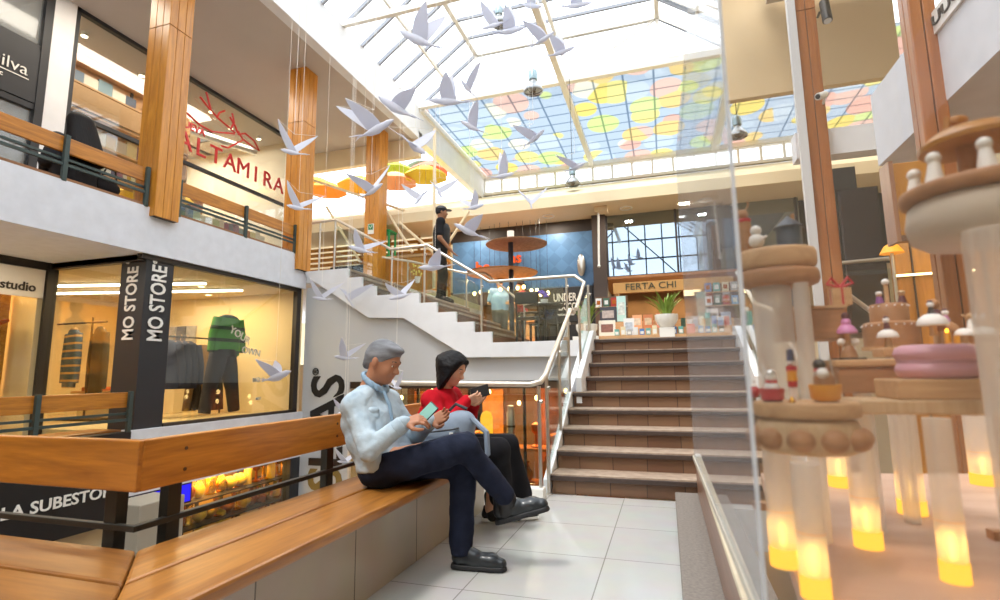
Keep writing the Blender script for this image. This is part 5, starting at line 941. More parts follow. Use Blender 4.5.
def grow(name, mat, prims, h, parent=None, cuts=(), smooth_it=2):
    g, lo = field(prims, h, cuts); v, f = nets(g, lo, h)
    if parent is None: a, b = v.min(0), v.max(0); org = Vector(((a[0]+b[0])/2, (a[1]+b[1])/2, a[2]))
    else: org = ORG[parent.name]
    me = bpy.data.meshes.new(name); me.vertices.add(len(v)); me.vertices.foreach_set('co', (v-np.array(org)).astype(np.float32).ravel())
    me.loops.add(f.size); me.loops.foreach_set('vertex_index', f.ravel().astype(np.int32)); me.polygons.add(len(f)); me.polygons.foreach_set('loop_start', np.arange(0, f.size, 4, dtype=np.int32)); me.polygons.foreach_set('use_smooth', np.ones(len(f), bool)); me.update(calc_edges=True); me.validate()
    me.materials.append(mat); o = bpy.data.objects.new(name, me); COL.objects.link(o); ORG[o.name] = org
    if parent is None: o.location = org
    else: o.parent = parent
    if smooth_it: sm = o.modifiers.new('smooth', 'SMOOTH'); sm.factor = .5; sm.iterations = smooth_it
    return o
def frame(f, u):
    f = N_(f); u = np.array(u, float); u = N_(u-f*(u@f)); return f, u, np.cross(u, f)   # forward, up, left
def head_prims(C, f, u, s=1.0, nose=1.0):
    f, u, l = frame(f, u); C = np.array(C, float); A = [f, u, l]; P_ = lambda a, b, c: C+s*(f*a+u*b+l*c)
    pr = [ell(P_(-.010, .030, 0), (.098*s, .088*s, .076*s), A, .02), ell(P_(.022, -.030, 0), (.070*s, .080*s, .060*s), A, .025), ell(P_(.050, -.078, 0), (.036*s, .028*s, .036*s), A, .02),
          cap(P_(.082, .018, 0), P_(.106, -.018, 0), .009*s, .0125*s, .010), ell(P_(.098, -.022, .010), (.010*s, .008*s, .007*s), A, .006), ell(P_(.098, -.022, -.010), (.010*s, .008*s, .007*s), A, .006),
          cap(P_(.080, .030, .034), P_(.088, .030, .010), .010*s, .008*s, .012), cap(P_(.080, .030, -.034), P_(.088, .030, -.010), .010*s, .008*s, .012),
          ell(P_(.083, -.045, 0), (.014*s, .006*s, .022*s), A, .006), ell(P_(.080, -.057, 0), (.013*s, .007*s, .019*s), A, .006), ell(P_(.055, -.025, .038), (.03*s, .03*s, .02*s), A, .02), ell(P_(.055, -.025, -.038), (.03*s, .03*s, .02*s), A, .02)]
    for sg in (-1, 1):
        pr += [ell(P_(-.008, .000, sg*.076), (.018*s, .030*s, .008*s), [f, u, l], .006), ell(P_(-.002, -.022, sg*.073), (.010*s, .012*s, .008*s), A, .006)]
    return pr
def eyes(C, f, u, s, parent, iris='#3a2a1c'):
    f, u, l = frame(f, u); C = np.array(C, float)
    for sg in (-1, 1):
        c = C+s*(f*.0775+u*.010+l*.030*sg); e = MB().ell(tuple(c), .0085*s, .0085*s, .0075*s, 12, 8).build('eye', pbsdf('eye_white', '#e8e2d8', .3), parent, smooth=True)
        d = c+f*.0055*s; MB().ell(tuple(d), .0045*s, .0045*s, .0045*s, 10, 6).build('iris', pbsdf('iris_'+iris[1:], iris, .2), e, smooth=True)
        b = MB().path([tuple(C+s*(f*.088+u*.034+l*.012*sg)), tuple(C+s*(f*.088+u*.038+l*.028*sg)), tuple(C+s*(f*.076+u*.034+l*.044*sg))], .004*s, 6).build('eyebrow', pbsdf('brow_hair', '#4a4440', .8), parent, smooth=True)
def hand_prims(W, d, nrm, thumb, curl=(.5, .5, .5, .5), s=1.0, tcurl=.4):
    """wrist W, finger direction d, palm normal nrm (side the fingers bend to), thumb = +1/-1 side"""
    d = N_(d); nrm = np.array(nrm, float); nrm = N_(nrm-d*(nrm@d)); sd = np.cross(nrm, d)*thumb; W = np.array(W, float); pr = []
    base = W+d*.085*s
    for i, (off, L, r) in enumerate(((.030, .074, .0088), (.010, .082, .009), (-.010, .076, .0088), (-.029, .060, .0078))):
        b = base+sd*off*s-d*abs(off-.005)*.25*s; pr.append(cap(W+d*.012*s+sd*off*.55*s, b, .015*s, .0125*s, .012))
        a = curl[i]; p = b; dirv = d
        for j, (fr, bend) in enumerate(((.46, 1.0), (.30, 1.1), (.24, .8))):
            ang = a*bend*(j+1)*.55; dv = N_(d*math.cos(ang)+nrm*math.sin(ang)); q = p+dv*L*fr*s; pr.append(cap(p, q, r*s*(1-.08*j), r*s*(.94-.1*j), .004)); p = q
    t0 = W+d*.028*s+sd*.026*s; t1 = t0+N_(d*.55+sd*.75+nrm*.25)*.038*s; t2 = t1+N_(d*.8+sd*(.5-tcurl)+nrm*tcurl)*.030*s; t3 = t2+N_(d*.9+sd*(.2-tcurl)+nrm*tcurl)*.024*s
    pr += [cap(t0, t1, .014*s, .011*s, .012), cap(t1, t2, .0105*s, .0095*s, .004), cap(t2, t3, .0095*s, .008*s, .004)]
    return pr
def shoe(parent, heel, toe, up, mat, solemat, s=1.0, laces=None, name='shoe', sock=None):
    heel = np.array(heel, float); toe = np.array(toe, float); f, u, l = frame(toe-heel, up); L = np.linalg.norm(toe-heel); P_ = lambda a, b, c=0: heel+f*a*L+u*b*s+l*c*s
    pr = [cap(P_(.13, .045), P_(.40, .042), .036*s, .036*s, .02), cap(P_(.40, .038, .004), P_(.72, .034, .008), .037*s, .038*s, .02), cap(P_(.72, .030, .008), P_(.90, .026, .005), .036*s, .028*s, .02), cap(P_(.13, .05), P_(.16, .105), .034*s, .032*s, .02), cap(P_(.2, .085), P_(.42, .060), .032*s, .028*s, .02)]
    o = grow(name, mat, pr, .005, parent, cuts=[(P_(0, .016), -u), (P_(0, .118), u)])
    sp = [cap(P_(.11, .0), P_(.40, .0), .039*s, .036*s, .01), cap(P_(.40, 0, .003), P_(.72, 0, .008), .036*s, .042*s, .01), cap(P_(.72, 0, .008), P_(.88, 0, .006), .042*s, .034*s, .01)]
    grow('sole', solemat, sp, .005, o, cuts=[(P_(0, .018), u), (P_(0, -.006), -u)], smooth_it=1)
    if laces:
        m = MB()
        for i in range(4): a = .30+.07*i; z = .098-.012*i; m.path([tuple(P_(a, z-.012, .022)), tuple(P_(a+.01, z+.002, 0)), tuple(P_(a, z-.012, -.022))], .0032*s, 6)
        for sg in (-1, 1): m.path([tuple(P_(.31, .104, 0)), tuple(P_(.30, .122, .015*sg)), tuple(P_(.34, .112, .028*sg)), tuple(P_(.33, .10, .01*sg))], .003*s, 6)
        m.build('laces', laces, o, smooth=True)
    return o
def wrinkle(o, size, strength, sub=False):
    tx = bpy.data.textures.new('folds', 'CLOUDS'); tx.noise_scale = size; tx.noise_depth = 2
    d = o.modifiers.new('folds', 'DISPLACE'); d.texture = tx; d.strength = strength; d.mid_level = .5; d.texture_coords = 'LOCAL'; return o
def fabric(name, col, dark=None, sc=14, b=.35, rough=.9):
    return pbsdf(name, col, rough, noise=.25, nscale=sc, dark=dark, bump=b, spec=.2)
skin1 = pbsdf('tanned_skin', '#b07a5c', .55, noise=.08, nscale=9); skin2 = pbsdf('light_skin', '#d3a184', .55, noise=.06, nscale=9); skin3 = pbsdf('brown_skin', '#9a6a4c', .55)
A3 = lambda *p: np.array(p, float)
# ---------------------------------------------------------------- seated man
C = A3(-1.520, 2.62, 1.112); hf = N_((1, -.02, -.42)); hu = (.42, 0, 1)
pel = A3(-1.505, 2.66, .560); chest = A3(-1.595, 2.65, .785); nb = A3(-1.605, 2.63, .980)
shR, shL = A3(-1.612, 2.490, .885), A3(-1.595, 2.81, .885); elR, elL = A3(-1.465, 2.405, .665), A3(-1.44, 2.86, .68); wrR, wrL = A3(-1.315, 2.49, .795), A3(-1.265, 2.70, .785)
hipR, hipL = A3(-1.50, 2.57, .550), A3(-1.51, 2.76, .540); knR, knL = A3(-1.035, 2.635, .665), A3(-1.10, 2.775, .555); anR, anL = A3(-.855, 2.82, .365), A3(-1.115, 2.79, .13)
def torso(e=0):
    return [cap(pel+A3(0, -.085, 0), chest+A3(0, -.085, .0), .105+e, .108+e, .05), cap(pel+A3(0, .085, 0), chest+A3(0, .085, 0), .105+e, .108+e, .05), ell(chest+A3(.015, 0, -.02), (.122+e, .165+e, .14+e), None, .05),
            cap(chest+A3(0, -.06, .02), nb+A3(0, -.035, -.06), .09+e, .055+e, .04), cap(chest+A3(0, .06, .02), nb+A3(0, .035, -.06), .09+e, .055+e, .04), cap(shR, nb+A3(0, -.03, -.045), .046+e, .044+e, .04), cap(shL, nb+A3(0, .03, -.045), .046+e, .044+e, .04), cap(shR, shL, .050+e, .050+e, .04), ell(pel+A3(.0, 0, -.02), (.118+e, .178+e, .10+e), None, .04)]
def arms(e=0, cut=0): return [cap(shR, elR, .049+e, .043+e, .03), cap(elR, wrR, .044+e, .030+e, .02), cap(shL, elL, .058+e, .046+e, .03), cap(elL, wrL, .044+e, .030+e, .02)]
def legs(e=0): return [cap(hipR, knR, .088+e, .062+e, .03), cap(knR, anR, .058+e, .040+e, .025), cap(hipL, knL, .088+e, .060+e, .03), cap(knL, anL, .056+e, .042+e, .025)]
hR = hand_prims(wrR, (1, .22, .28), (.35, .75, -.8), 1, (1.0, 1.1, 1.2, 1.3), .98, .5); hL = hand_prims(wrL, (1, -.05, .35), (-.3, -.9, .3), -1, (.55, .6, .65, .7), .98, .3)
body = torso()+arms()+legs()+hR+hL+head_prims(C, hf, hu, 1.0)+[cap(nb, C+A3(-.03, 0, -.05), .056, .054, .025), cap(anR, anR+A3(.0, .0, -.02), .032, .030, .02), cap(anL, A3(-1.13, 2.79, .06), .040, .038, .02)]
man = grow('person', skin1, body, .005)
tag(man, 'grey-haired man in a light denim shirt, legs crossed on the bench, tapping his phone', 'person')
col = [cap(A3(-1.572, 2.63, 1.005)+A3(.068*math.cos(a), .064*math.sin(a), dz-.046*math.cos(a)), A3(-1.572, 2.63, 1.005)+A3(.068*math.cos(b), .064*math.sin(b), dz-.046*math.cos(b)), .010, .010, .010) for dz in (-.008, .006) for a, b in [(math.pi*2*i/14, math.pi*2*(i+1)/14) for i in range(14)]]
M_shirt = fabric('light_denim', '#bac9d3', '#a2b5c3', 13, .9)
M_shirt2 = fabric('denim_edge', '#93aec6', '#8ea8bf', 10, .3)
fold = [cap(A3(-1.60, 2.52, .68), A3(-1.48, 2.51, .60), .05, .04, .04), cap(A3(-1.5, 2.62, .66), A3(-1.51, 2.7, .60), .055, .055, .05), cap(shR+A3(.03, 0, -.10), elR+A3(-.01, 0, .06), .03, .038, .03)]
sh_ = grow('shirt', M_shirt, torso(.014)+arms(.011)+fold, .006, man, cuts=[(A3(-1.6, 2.6, .525), (.16, 0, -1)), (nb+A3(0, 0, .028), (0.12, 0, 1))])
wrinkle(sh_, .10, .022)
grow('collar', M_shirt2, col, .005, sh_)
for w, e in ((wrR, elR), (wrL, elL)): d_ = N_(w-e); grow('cuff', M_shirt, [cap(w-d_*.055, w-d_*.008, .046, .046, .01)], .005, sh_, cuts=[(w-d_*.006, d_), (w-d_*.058, -d_)])
MB().path([(-1.500, 2.60, .955), (-1.462, 2.60, .88), (-1.446, 2.60, .80), (-1.445, 2.6, .72)], .010, 6).build('placket', M_shirt2, sh_)
grow('chest_pocket', M_shirt, [cap((-1.496, 2.520, .825), (-1.516, 2.500, .825), .019, .019, .01), cap((-1.500, 2.520, .855), (-1.522, 2.500, .855), .019, .019, .01)], .006, sh_)
tr = grow('trousers', fabric('navy_twill', '#242a3d', '#1b2031', 14, .7), [cap(hipR, knR, .104, .078, .03), cap(knR, knR+(anR-knR)*.90, .070, .056, .03), cap(hipL, knL, .104, .076, .03), cap(knL, anL, .070, .058, .025), ell(pel+A3(.0, 0, -.02), (.130, .19, .105), None, .04), cap(hipR, hipL, .100, .100, .04), cap(knR+A3(-.30, -.0, .0), knR+A3(-.06, 0, .02), .085, .07, .04), cap(knL, anL+A3(0, 0, .03), .062, .060, .03), cap(anL+A3(0, 0, .05), anL+A3(.002, 0, -.05), .060, .060, .02), cap(A3(-1.42, 2.56, .60), A3(-1.20, 2.60, .66), .075, .07, .05)], .006, man,
     cuts=[(A3(-1.6, 2.6, .60), (-.25, 0, 1)), (A3(-1.13, 2.8, .075), (0, 0, -1)) ])
wrinkle(tr, .12, .022)
grow('belt', M_blackfab, [ell(pel+A3(-.0, 0, .01), (.136, .197, .10), None, .01)], .006, man, cuts=[(pel+A3(0, 0, .025), (-.25, 0, 1)), (pel+A3(0, 0, -.01), (.25, 0, -1))])
M_grhair = pbsdf('grey_hair', '#8e9096', .7, noise=.5, nscale=9, stretch=(1, 1, 3), dark='#5a5c62', bump=.2)
f_, u_, l_ = frame(hf, hu); P_ = lambda a, b, c=0: C+f_*a+u_*b+l_*c
grow('hair', M_grhair, [ell(P_(-.014, .040), (.103, .092, .080), [f_, u_, l_], .02), ell(P_(.040, .098), (.056, .024, .058), [f_, u_, l_], .02), cap(P_(-.072, .02, .03), P_(-.078, -.04, .02), .034, .028, .02), cap(P_(-.072, .02, -.03), P_(-.078, -.04, -.02), .034, .028, .02)], .005, man, cuts=[(P_(.076, .062), f_*.74-u_*.67), (P_(0, -.078), -u_)])
eyes(C, hf, hu, 1.0, man)
M_shoe = pbsdf('black_leather', '#20262c', .38, coat=.2, noise=.2, nscale=20); M_sole = pbsdf('dark_sole', '#15161a', .6)
shoe(man, (-1.165, 2.785, .010), (-.862, 2.80, .010), (0, 0, 1), M_shoe, M_sole, s=1.08, laces=M_navy)
shoe(man, (-.918, 2.83, .238), (-.640, 2.87, .318), (-.30, 0, 1), M_shoe, M_sole, s=1.18, laces=M_navy)
grow('sock', M_black, [cap(knR+(anR-knR)*.72, anR, .050, .047, .01), cap(anR+A3(-.01, 0, .03), A3(-.875, 2.83, .300), .046, .040, .01), cap(A3(-.875, 2.83, .300), A3(-.82, 2.84, .315), .040, .034, .02)], .006, man)
def phone(label, c, rx, ry, rz, lit=True, w=.074, h=.152):
    t = thing('phone', label, 'phone', c); R = Matrix.Translation(c) @ Matrix.Rotation(rz, 4, 'Z') @ Matrix.Rotation(ry, 4, 'Y') @ Matrix.Rotation(rx, 4, 'X')
    MB().box(-w/2, w/2, -.0045, .0045, -h/2, h/2).xf(R).build('case', M_black, t, bevel=.003); MB().box(-w*.45, w*.45, -.0056, -.0046, -h*.45, h*.45).xf(R).build('screen', pbsdf('lit_screen', '#6f9c90', .15, emit='#7fb4a4', es=.18), t)
phone('dark smartphone with green-lit screen in the hands of the grey-haired man', (-1.235, 2.595, .838), -.55, .60, -.30, h=.125, w=.066)
# ---------------------------------------------------------------- seated woman in red
C = A3(-1.405, 3.35, 1.075); hf = N_((1, -.10, -.50)); hu = (.5, 0, 1)
pel = A3(-1.60, 3.40, .545); chest = A3(-1.50, 3.37, .765); nb = A3(-1.475, 3.36, .925); shR, shL = A3(-1.495, 3.21, .875), A3(-1.48, 3.52, .875); elR, elL = A3(-1.385, 3.15, .70), A3(-1.37, 3.57, .71); wrR, wrL = A3(-1.265, 3.25, .865), A3(-1.26, 3.39, .865)
hipR, hipL = A3(-1.56, 3.32, .545), A3(-1.56, 3.49, .545); knR, knL = A3(-1.10, 3.40, .535), A3(-1.10, 3.60, .545); anR, anL = A3(-1.24, 3.66, .10), A3(-1.07, 3.73, .10)
torso_w = lambda e: [cap(pel+A3(0, -.07, 0), chest+A3(0, -.07, 0), .10+e, .10+e, .05), cap(pel+A3(0, .07, 0), chest+A3(0, .07, 0), .10+e, .10+e, .05), ell(chest+A3(.03, 0, -.02), (.12+e, .155+e, .13+e), None, .05), cap(chest, nb+A3(0, 0, -.05), .10+e, .07+e, .04), cap(shR, shL, .05+e, .05+e, .04)]
body = torso_w(0)+arms(-.010)+[cap(hipR, knR, .078, .055, .03), cap(knR, anR, .05, .036, .02), cap(hipL, knL, .078, .055, .03), cap(knL, anL, .05, .036, .02)]+hand_prims(wrR, (1, .10, .30), (.2, .8, .5), 1, (.9, 1, 1.1, 1.2), .88, .4)+hand_prims(wrL, (1, -.2, .32), (-.2, -.8, .5), -1, (.6, .7, .8, .9), .88, .4)+head_prims(C, hf, hu, .93)+[cap(nb, C+A3(-.03, 0, -.05), .046, .046, .02), cap(anR, A3(-1.24, 3.67, .05), .034, .034, .02), cap(anL, A3(-1.06, 3.74, .05), .034, .034, .02)]
wom = grow('person', skin2, body, .006); tag(wom, 'woman with black bobbed hair, red jacket and black trousers, sitting with her phone', 'person')
M_redf = fabric('red_wool', '#c41425', '#a50f1e', 14, .3)
jk = grow('jacket', M_redf, torso_w(.018)+arms(.012)+[cap(elR, elR+A3(.05, .03, .05), .058, .052, .03)], .006, wom, cuts=[(A3(-1.5, 3.4, .50), (.1, 0, -1)), (nb+A3(0, 0, .03), (.2, 0, 1))])
wrinkle(jk, .12, .024)
grow('trousers', fabric('black_cloth', '#1c1c21', '#141418', 12, .25), [cap(hipR, knR, .098, .082, .04), cap(knR, A3(-1.14, 3.60, .20), .082, .085, .04), cap(hipL, knL, .098, .082, .04), cap(knL, A3(-1.03, 3.70, .20), .082, .085, .04), ell(pel+A3(0, 0, -.01), (.125, .175, .10), None, .04)], .007, wom, cuts=[(A3(-1.1, 3.6, .115), (0, 0, -1)), (A3(-1.6, 3.4, .62), (0, 0, 1))])
f_, u_, l_ = frame(hf, hu); P_ = lambda a, b, c=0: C+.93*(f_*a+u_*b+l_*c); DN = A3(.02, 0, -1)
bob = [ell(P_(-.012, .036), (.107, .098, .090), [f_, u_, l_], .02), ell(P_(.03, .075), (.07, .04, .075), [f_, u_, l_], .02)]
for sg in (-1, 1):
    for a in (-.085, -.05, -.015, .02): bob.append(cap(P_(a, .02, sg*.055*(1 if a > -.07 else .5)), P_(a, .02, sg*.055*(1 if a > -.07 else .5))+DN*(.20-.25*max(0, a))+l_*sg*.012, .042, .036, .03))
bob.append(cap(P_(-.09, .03), P_(-.09, .03)+DN*.20, .05, .04, .03))
bob.append(cap(P_(.035, .03, -.066), P_(.035, .03, -.066)+DN*.21, .024, .014, .02)); bob.append(cap(P_(.035, .03, .066), P_(.035, .03, .066)+DN*.13, .018, .012, .02))
hw_ = grow('hair', pbsdf('black_hair', '#100e12', .6, noise=.3, nscale=30, bump=.4, spec=.25), bob, .006, wom, cuts=[(P_(.068, .05), f_*.97-u_*.25)])
[grow('sock', M_black, [cap(a_+A3(0, 0, .08), A3(a_[0]+.01, a_[1]+.01, .045), .046, .042, .01)], .006, wom) for a_ in (anR, anL)]; wrinkle(hw_, .035, .012); eyes(C, hf, hu, .93, wom, '#2a1c14')
for h_, t_ in (((-1.30, 3.66, .012), (-1.10, 3.74, .012)), ((-1.12, 3.72, .012), (-.93, 3.82, .012))): shoe(wom, h_, t_, (0, 0, 1), M_blackfab, M_white, .85, laces=M_white)
phone('dark smartphone held by the woman in red', (-1.180, 3.29, .925), .25, -1.30, 2.9, h=.13)
# grey-blue backpack on the bench between them, with an orange pouch
t = thing('backpack', 'grey-blue backpack resting between the seated man and the woman in red', 'backpack', (-1.33, 3.02, .45))
M_bag = fabric('grey_blue_nylon', '#8f9bab', '#7d8999', 9, .4)
grow('body', M_bag, [cap((-1.42, 3.04, .55), (-1.25, 3.04, .59), .10, .105, .05), cap((-1.40, 3.06, .67), (-1.25, 3.06, .73), .085, .085, .05), cap((-1.24, 3.05, .60), (-1.19, 3.05, .75), .09, .065, .05)], .007, t)
MB().path([(-1.47, 2.965, .69), (-1.36, 2.950, .70), (-1.24, 2.948, .715), (-1.20, 2.965, .725)], .006, 6).build('zip', M_char, t); MB().box(-1.245, -1.225, 2.925, 2.935, .66, .70).build('zip_puller', M_white, t)
MB().path([(-1.14, 3.02, .78), (-1.03, 2.98, .70), (-1.02, 2.97, .58), (-1.10, 2.98, .50)], [.016, .018, .018, .014], 8).build('strap', M_bag, t, smooth=True); MB().path([(-1.30, 3.06, .82), (-1.25, 3.04, .86), (-1.18, 3.05, .83)], .01, 8).build('top_handle', M_char, t, smooth=True)
t = thing('pouch', 'small orange-red pouch on the bench beside the grey-blue backpack', 'pouch', (-1.52, 2.98, .455)); grow('body', pbsdf('orange_red_leather', '#b8431f', .5), [cap((-1.56, 3.02, .53), (-1.50, 3.02, .54), .07, .07, .03), cap((-1.56, 3.03, .62), (-1.50, 3.03, .63), .055, .055, .03)], .007, t); MB().path([(-1.60, 2.97, .60), (-1.53, 2.958, .61), (-1.46, 2.97, .61)], .005, 6).build('zip', M_char, t)
# ---------------------------------------------------------------- standing guard on the upper flight
def stander(label, x, y, z, ang, H, M_top, M_leg, skin, hair, pose, h=.012, cap_mat=None, longhair=False, sleeves='short', bare_legs=False):
    s = H/1.75; c, sn = math.cos(ang), math.sin(ang)
    def W_(a, b, cc): return A3(x+s*(a*c-b*sn), y+s*(a*sn+b*c), z+s*cc)     # a forward, b left, cc up
    F_ = A3(c, sn, 0); g = {k: W_(*v) for k, v in pose.items()}
    r = lambda v: v*s
    tor = lambda e: [cap(W_(0, -.075, .95), W_(0, -.085, 1.25), r(.105)+e, r(.115)+e, .05), cap(W_(0, .075, .95), W_(0, .085, 1.25), r(.105)+e, r(.115)+e, .05), cap(W_(0, 0, 1.3), W_(0, 0, 1.42), r(.09)+e, r(.06)+e, .05), cap(g['shR'], g['shL'], r(.062)+e, None, .04)]
    arm = lambda e: [cap(g['shR'], g['elR'], r(.052)+e, r(.042)+e, .03), cap(g['elR'], g['wrR'], r(.040)+e, r(.028)+e, .02), cap(g['shL'], g['elL'], r(.052)+e, r(.042)+e, .03), cap(g['elL'], g['wrL'], r(.040)+e, r(.028)+e, .02)]
    leg = lambda e: [cap(g['hipR'], g['knR'], r(.085)+e, r(.058)+e, .03), cap(g['knR'], g['anR'], r(.055)+e, r(.038)+e, .02), cap(g['hipL'], g['knL'], r(.085)+e, r(.058)+e, .03), cap(g['knL'], g['anL'], r(.055)+e, r(.038)+e, .02)]
    Hc = W_(.02, 0, 1.62); hd = F_+A3(0, 0, -.05)
    bd = tor(0)+arm(0)+leg(0)+head_prims(Hc, hd, (0, 0, 1), s)+[cap(W_(0, 0, 1.42), W_(.0, 0, 1.56), r(.055), None, .03)]
    for sd, w_, e_ in ((1, 'wrR', 'elR'), (-1, 'wrL', 'elL')): bd += hand_prims(g[w_], g[w_]-g[e_], F_+A3(0, 0, .01), sd, (.4, .4, .5, .5), s)
    for a_ in ('anR', 'anL'): bd.append(cap(g[a_], g[a_]+F_*r(.10)+A3(0, 0, -r(.045)), r(.036), r(.03), .02))
    o = grow('person', skin, bd, h*.7); tag(o, label, 'person')
    t1 = [cap(g['shR'], g['shR']+(g['elR']-g['shR'])*.75, r(.072), r(.066), .03), cap(g['shL'], g['shL']+(g['elL']-g['shL'])*.75, r(.072), r(.066), .03)] if sleeves == 'short' else arm(.016)
    grow('shirt', M_top, tor(.018)+t1, h*.8, o, cuts=[(W_(0, 0, .90), (0, 0, -1)), (W_(0, 0, 1.475), (0, 0, 1))])
    grow('trousers', M_leg, leg(.018)+[cap(W_(0, -.07, .93), W_(0, .07, .93), r(.125), None, .04)], h*.8, o, cuts=[(W_(0, 0, 1.0), (0, 0, 1)), (W_(0, 0, .06 if not bare_legs else .55), (0, 0, -1))])
    f_, u_, l_ = frame(hd, (0, 0, 1)); P_ = lambda a, b, cc=0: Hc+s*(f_*a+u_*b+l_*cc)
    if longhair:
        hp = [ell(P_(-.012, .036), (.108*s, .098*s, .09*s), [f_, u_, l_], .02)]+[cap(P_(-.06, .0, q), P_(-.10, -.30, q*1.4), .05*s, .045*s, .03) for q in (-.05, 0, .05)]
    else: hp = [ell(P_(-.014, .036), (.104*s, .094*s, .083*s), [f_, u_, l_], .02)]
    grow('hair', hair, hp, h*.6, o, cuts=[(P_(.078, .055), f_*.65-u_*.76)])
    if cap_mat:
        k_ = grow('cap', cap_mat, [ell(P_(-.012, .050), (.110*s, .086*s, .092*s), [f_, u_, l_], .02)], h*.6, o, cuts=[(P_(0, .050), -u_)])
        grow('peak', cap_mat, [ell(P_(.120, .056), (.065*s, .010*s, .066*s), [f_, u_, l_], .01)], h*.45, k_)
    for a_ in ('anR', 'anL'): b_ = g[a_]-F_*r(.07); b_[2] = g[a_][2]-r(.075); shoe(o, b_, b_+F_*r(.27), (0, 0, 1), M_black, M_black, s)
    eyes(Hc, hd, (0, 0, 1), s, o)
    return o, W_
pose = dict(shR=(-.01, -.19, 1.40), shL=(0, .19, 1.40), elR=(-.03, -.24, 1.10), elL=(.0, .25, 1.12), wrR=(.17, -.22, .88), wrL=(.14, .22, .90), hipR=(0, -.09, .92), hipL=(0, .09, .92), knR=(.02, -.10, .50), knL=(.07, .10, .50), anR=(-.02, -.10, .085), anL=(.05, .10, .085))
guard, Wg = stander('standing guard in black cap and black clothes on the upper flight of steps', -3.76, 8.42, 2.305, .48, 1.77, fabric('black_uniform', '#232327', '#19191c', 10, .3), fabric('dark_khaki_uniform', '#302d2a', '#252320', 10, .3), skin3, M_blackfab, pose, cap_mat=M_black)
grow('vest', pbsdf('black_vest', '#1a1a1e', .6), [cap(Wg(.02, -.08, 1.08), Wg(.02, -.085, 1.28), .142, .15, .05), cap(Wg(.02, .08, 1.08), Wg(.02, .085, 1.28), .142, .15, .05)], .011, guard, cuts=[(Wg(0, 0, 1.38), (0, 0, 1)), (Wg(0, 0, 1.02), (0, 0, -1))])
pose2 = dict(shR=(0, -.18, 1.40), shL=(0, .18, 1.40), elR=(.04, -.24, 1.13), elL=(.10, .24, 1.14), wrR=(.26, -.18, 1.14), wrL=(.30, .16, 1.16), hipR=(0, -.09, .92), hipL=(0, .09, .92), knR=(.02, -.10, .50), knL=(.02, .10, .50), anR=(0, -.10, .085), anL=(0, .10, .085))
stander('visitor in pale blue shirt with dark hair, standing beside the cafe tables', -3.33, 10.6, 1.485, 2.2, 1.62, fabric('pale_blue_cotton', '#86a8dc', '#7396cc', 10, .3), fabric('grey_cloth', '#6a6c74', None, 10, .2), skin2, M_blackfab, pose2)
stander('slim visitor in a muted red top right behind the one in pale blue', -2.92, 10.85, 1.485, -2.6, 1.55, fabric('muted_red_cotton', '#a8484a', '#943c40', 10, .3), fabric('plum_cloth', '#4a3a44', None, 10, .2), skin2, pbsdf('brown_hair', '#3a2a22', .6), pose2, longhair=True)
# ---------------------------------------------------------------- woman on the gallery bench, seen from behind
x0, y0, z0 = -6.05, 3.79, 3.09
bd = [cap((x0, y0-.08, z0+.10), (x0, y0-.08, z0+.42), .10, .105, .05), cap((x0, y0+.08, z0+.10), (x0, y0+.08, z0+.42), .10, .105, .05), cap((x0-.02, y0-.18, z0+.50), (x0-.02, y0+.18, z0+.50), .055, None, .04), cap((x0-.02, y0, z0+.5), (x0-.03, y0, z0+.66), .048, None, .03)]+head_prims((x0-.04, y0, z0+.74), (-1, 0, -.1), (0, 0, 1), .95)
for sg in (-1, 1): bd += [cap((x0-.02, y0+sg*.18, z0+.49), (x0-.06, y0+sg*.25, z0+.22), .05, .042, .03), cap((x0-.06, y0+sg*.25, z0+.22), (x0-.30, y0+sg*.12, z0+.17), .04, .028, .02), cap((x0, y0+sg*.09, z0+.09), (x0-.45, y0+sg*.10, z0+.10), .08, .055, .03), cap((x0-.45, y0+sg*.10, z0+.10), (x0-.46, y0+sg*.1, z0-.30), .052, .036, .02)]+hand_prims((x0-.30, y0+sg*.12, z0+.17), (-1, -.3*sg, 0), (0, 0, -1), sg, (.5,)*4, .88)
gw = grow('person', skin2, bd, .009); tag(gw, 'woman in black with long straight dark hair, sitting on the upper gallery bench', 'person')
grow('jacket', M_blackfab, [cap((x0, y0-.09, z0+.06), (x0, y0-.09, z0+.42), .13, .125, .05), cap((x0, y0+.09, z0+.06), (x0, y0+.09, z0+.42), .13, .125, .05), cap((x0-.02, y0-.19, z0+.49), (x0-.02, y0+.19, z0+.49), .07, None, .04)]+[c_ for sg in (-1, 1) for c_ in (cap((x0-.02, y0+sg*.18, z0+.49), (x0-.06, y0+sg*.25, z0+.22), .07, .06, .03), cap((x0-.06, y0+sg*.25, z0+.22), (x0-.29, y0+sg*.12, z0+.17), .055, .042, .02))], .009, gw)
grow('trousers', M_blackfab, [c_ for sg in (-1, 1) for c_ in (cap((x0, y0+sg*.09, z0+.10), (x0-.45, y0+sg*.10, z0+.11), .095, .07, .03), cap((x0-.45, y0+sg*.10, z0+.10), (x0-.46, y0+sg*.1, z0-.26), .065, .05, .02))], .009, gw)
grow('hair', pbsdf('dark_brown_hair', '#17110f', .6, spec=.25, noise=.3, nscale=30, stretch=(3, 3, .5), bump=.5), [ell((x0-.03, y0, z0+.77), (.11, .10, .115), None, .03)]+[cap((x0+.03, y0+q*.8, z0+.76), (x0+.12, y0+q*1.7+.03, z0+.34), .072, .068, .04) for q in (-.08, -.03, .03, .08)], .009, gw)
for sg in (-1, 1): shoe(gw, (x0-.40, y0+sg*.1, z0-.35), (x0-.64, y0+sg*.1, z0-.35), (0, 0, 1), M_black, M_black, .9)
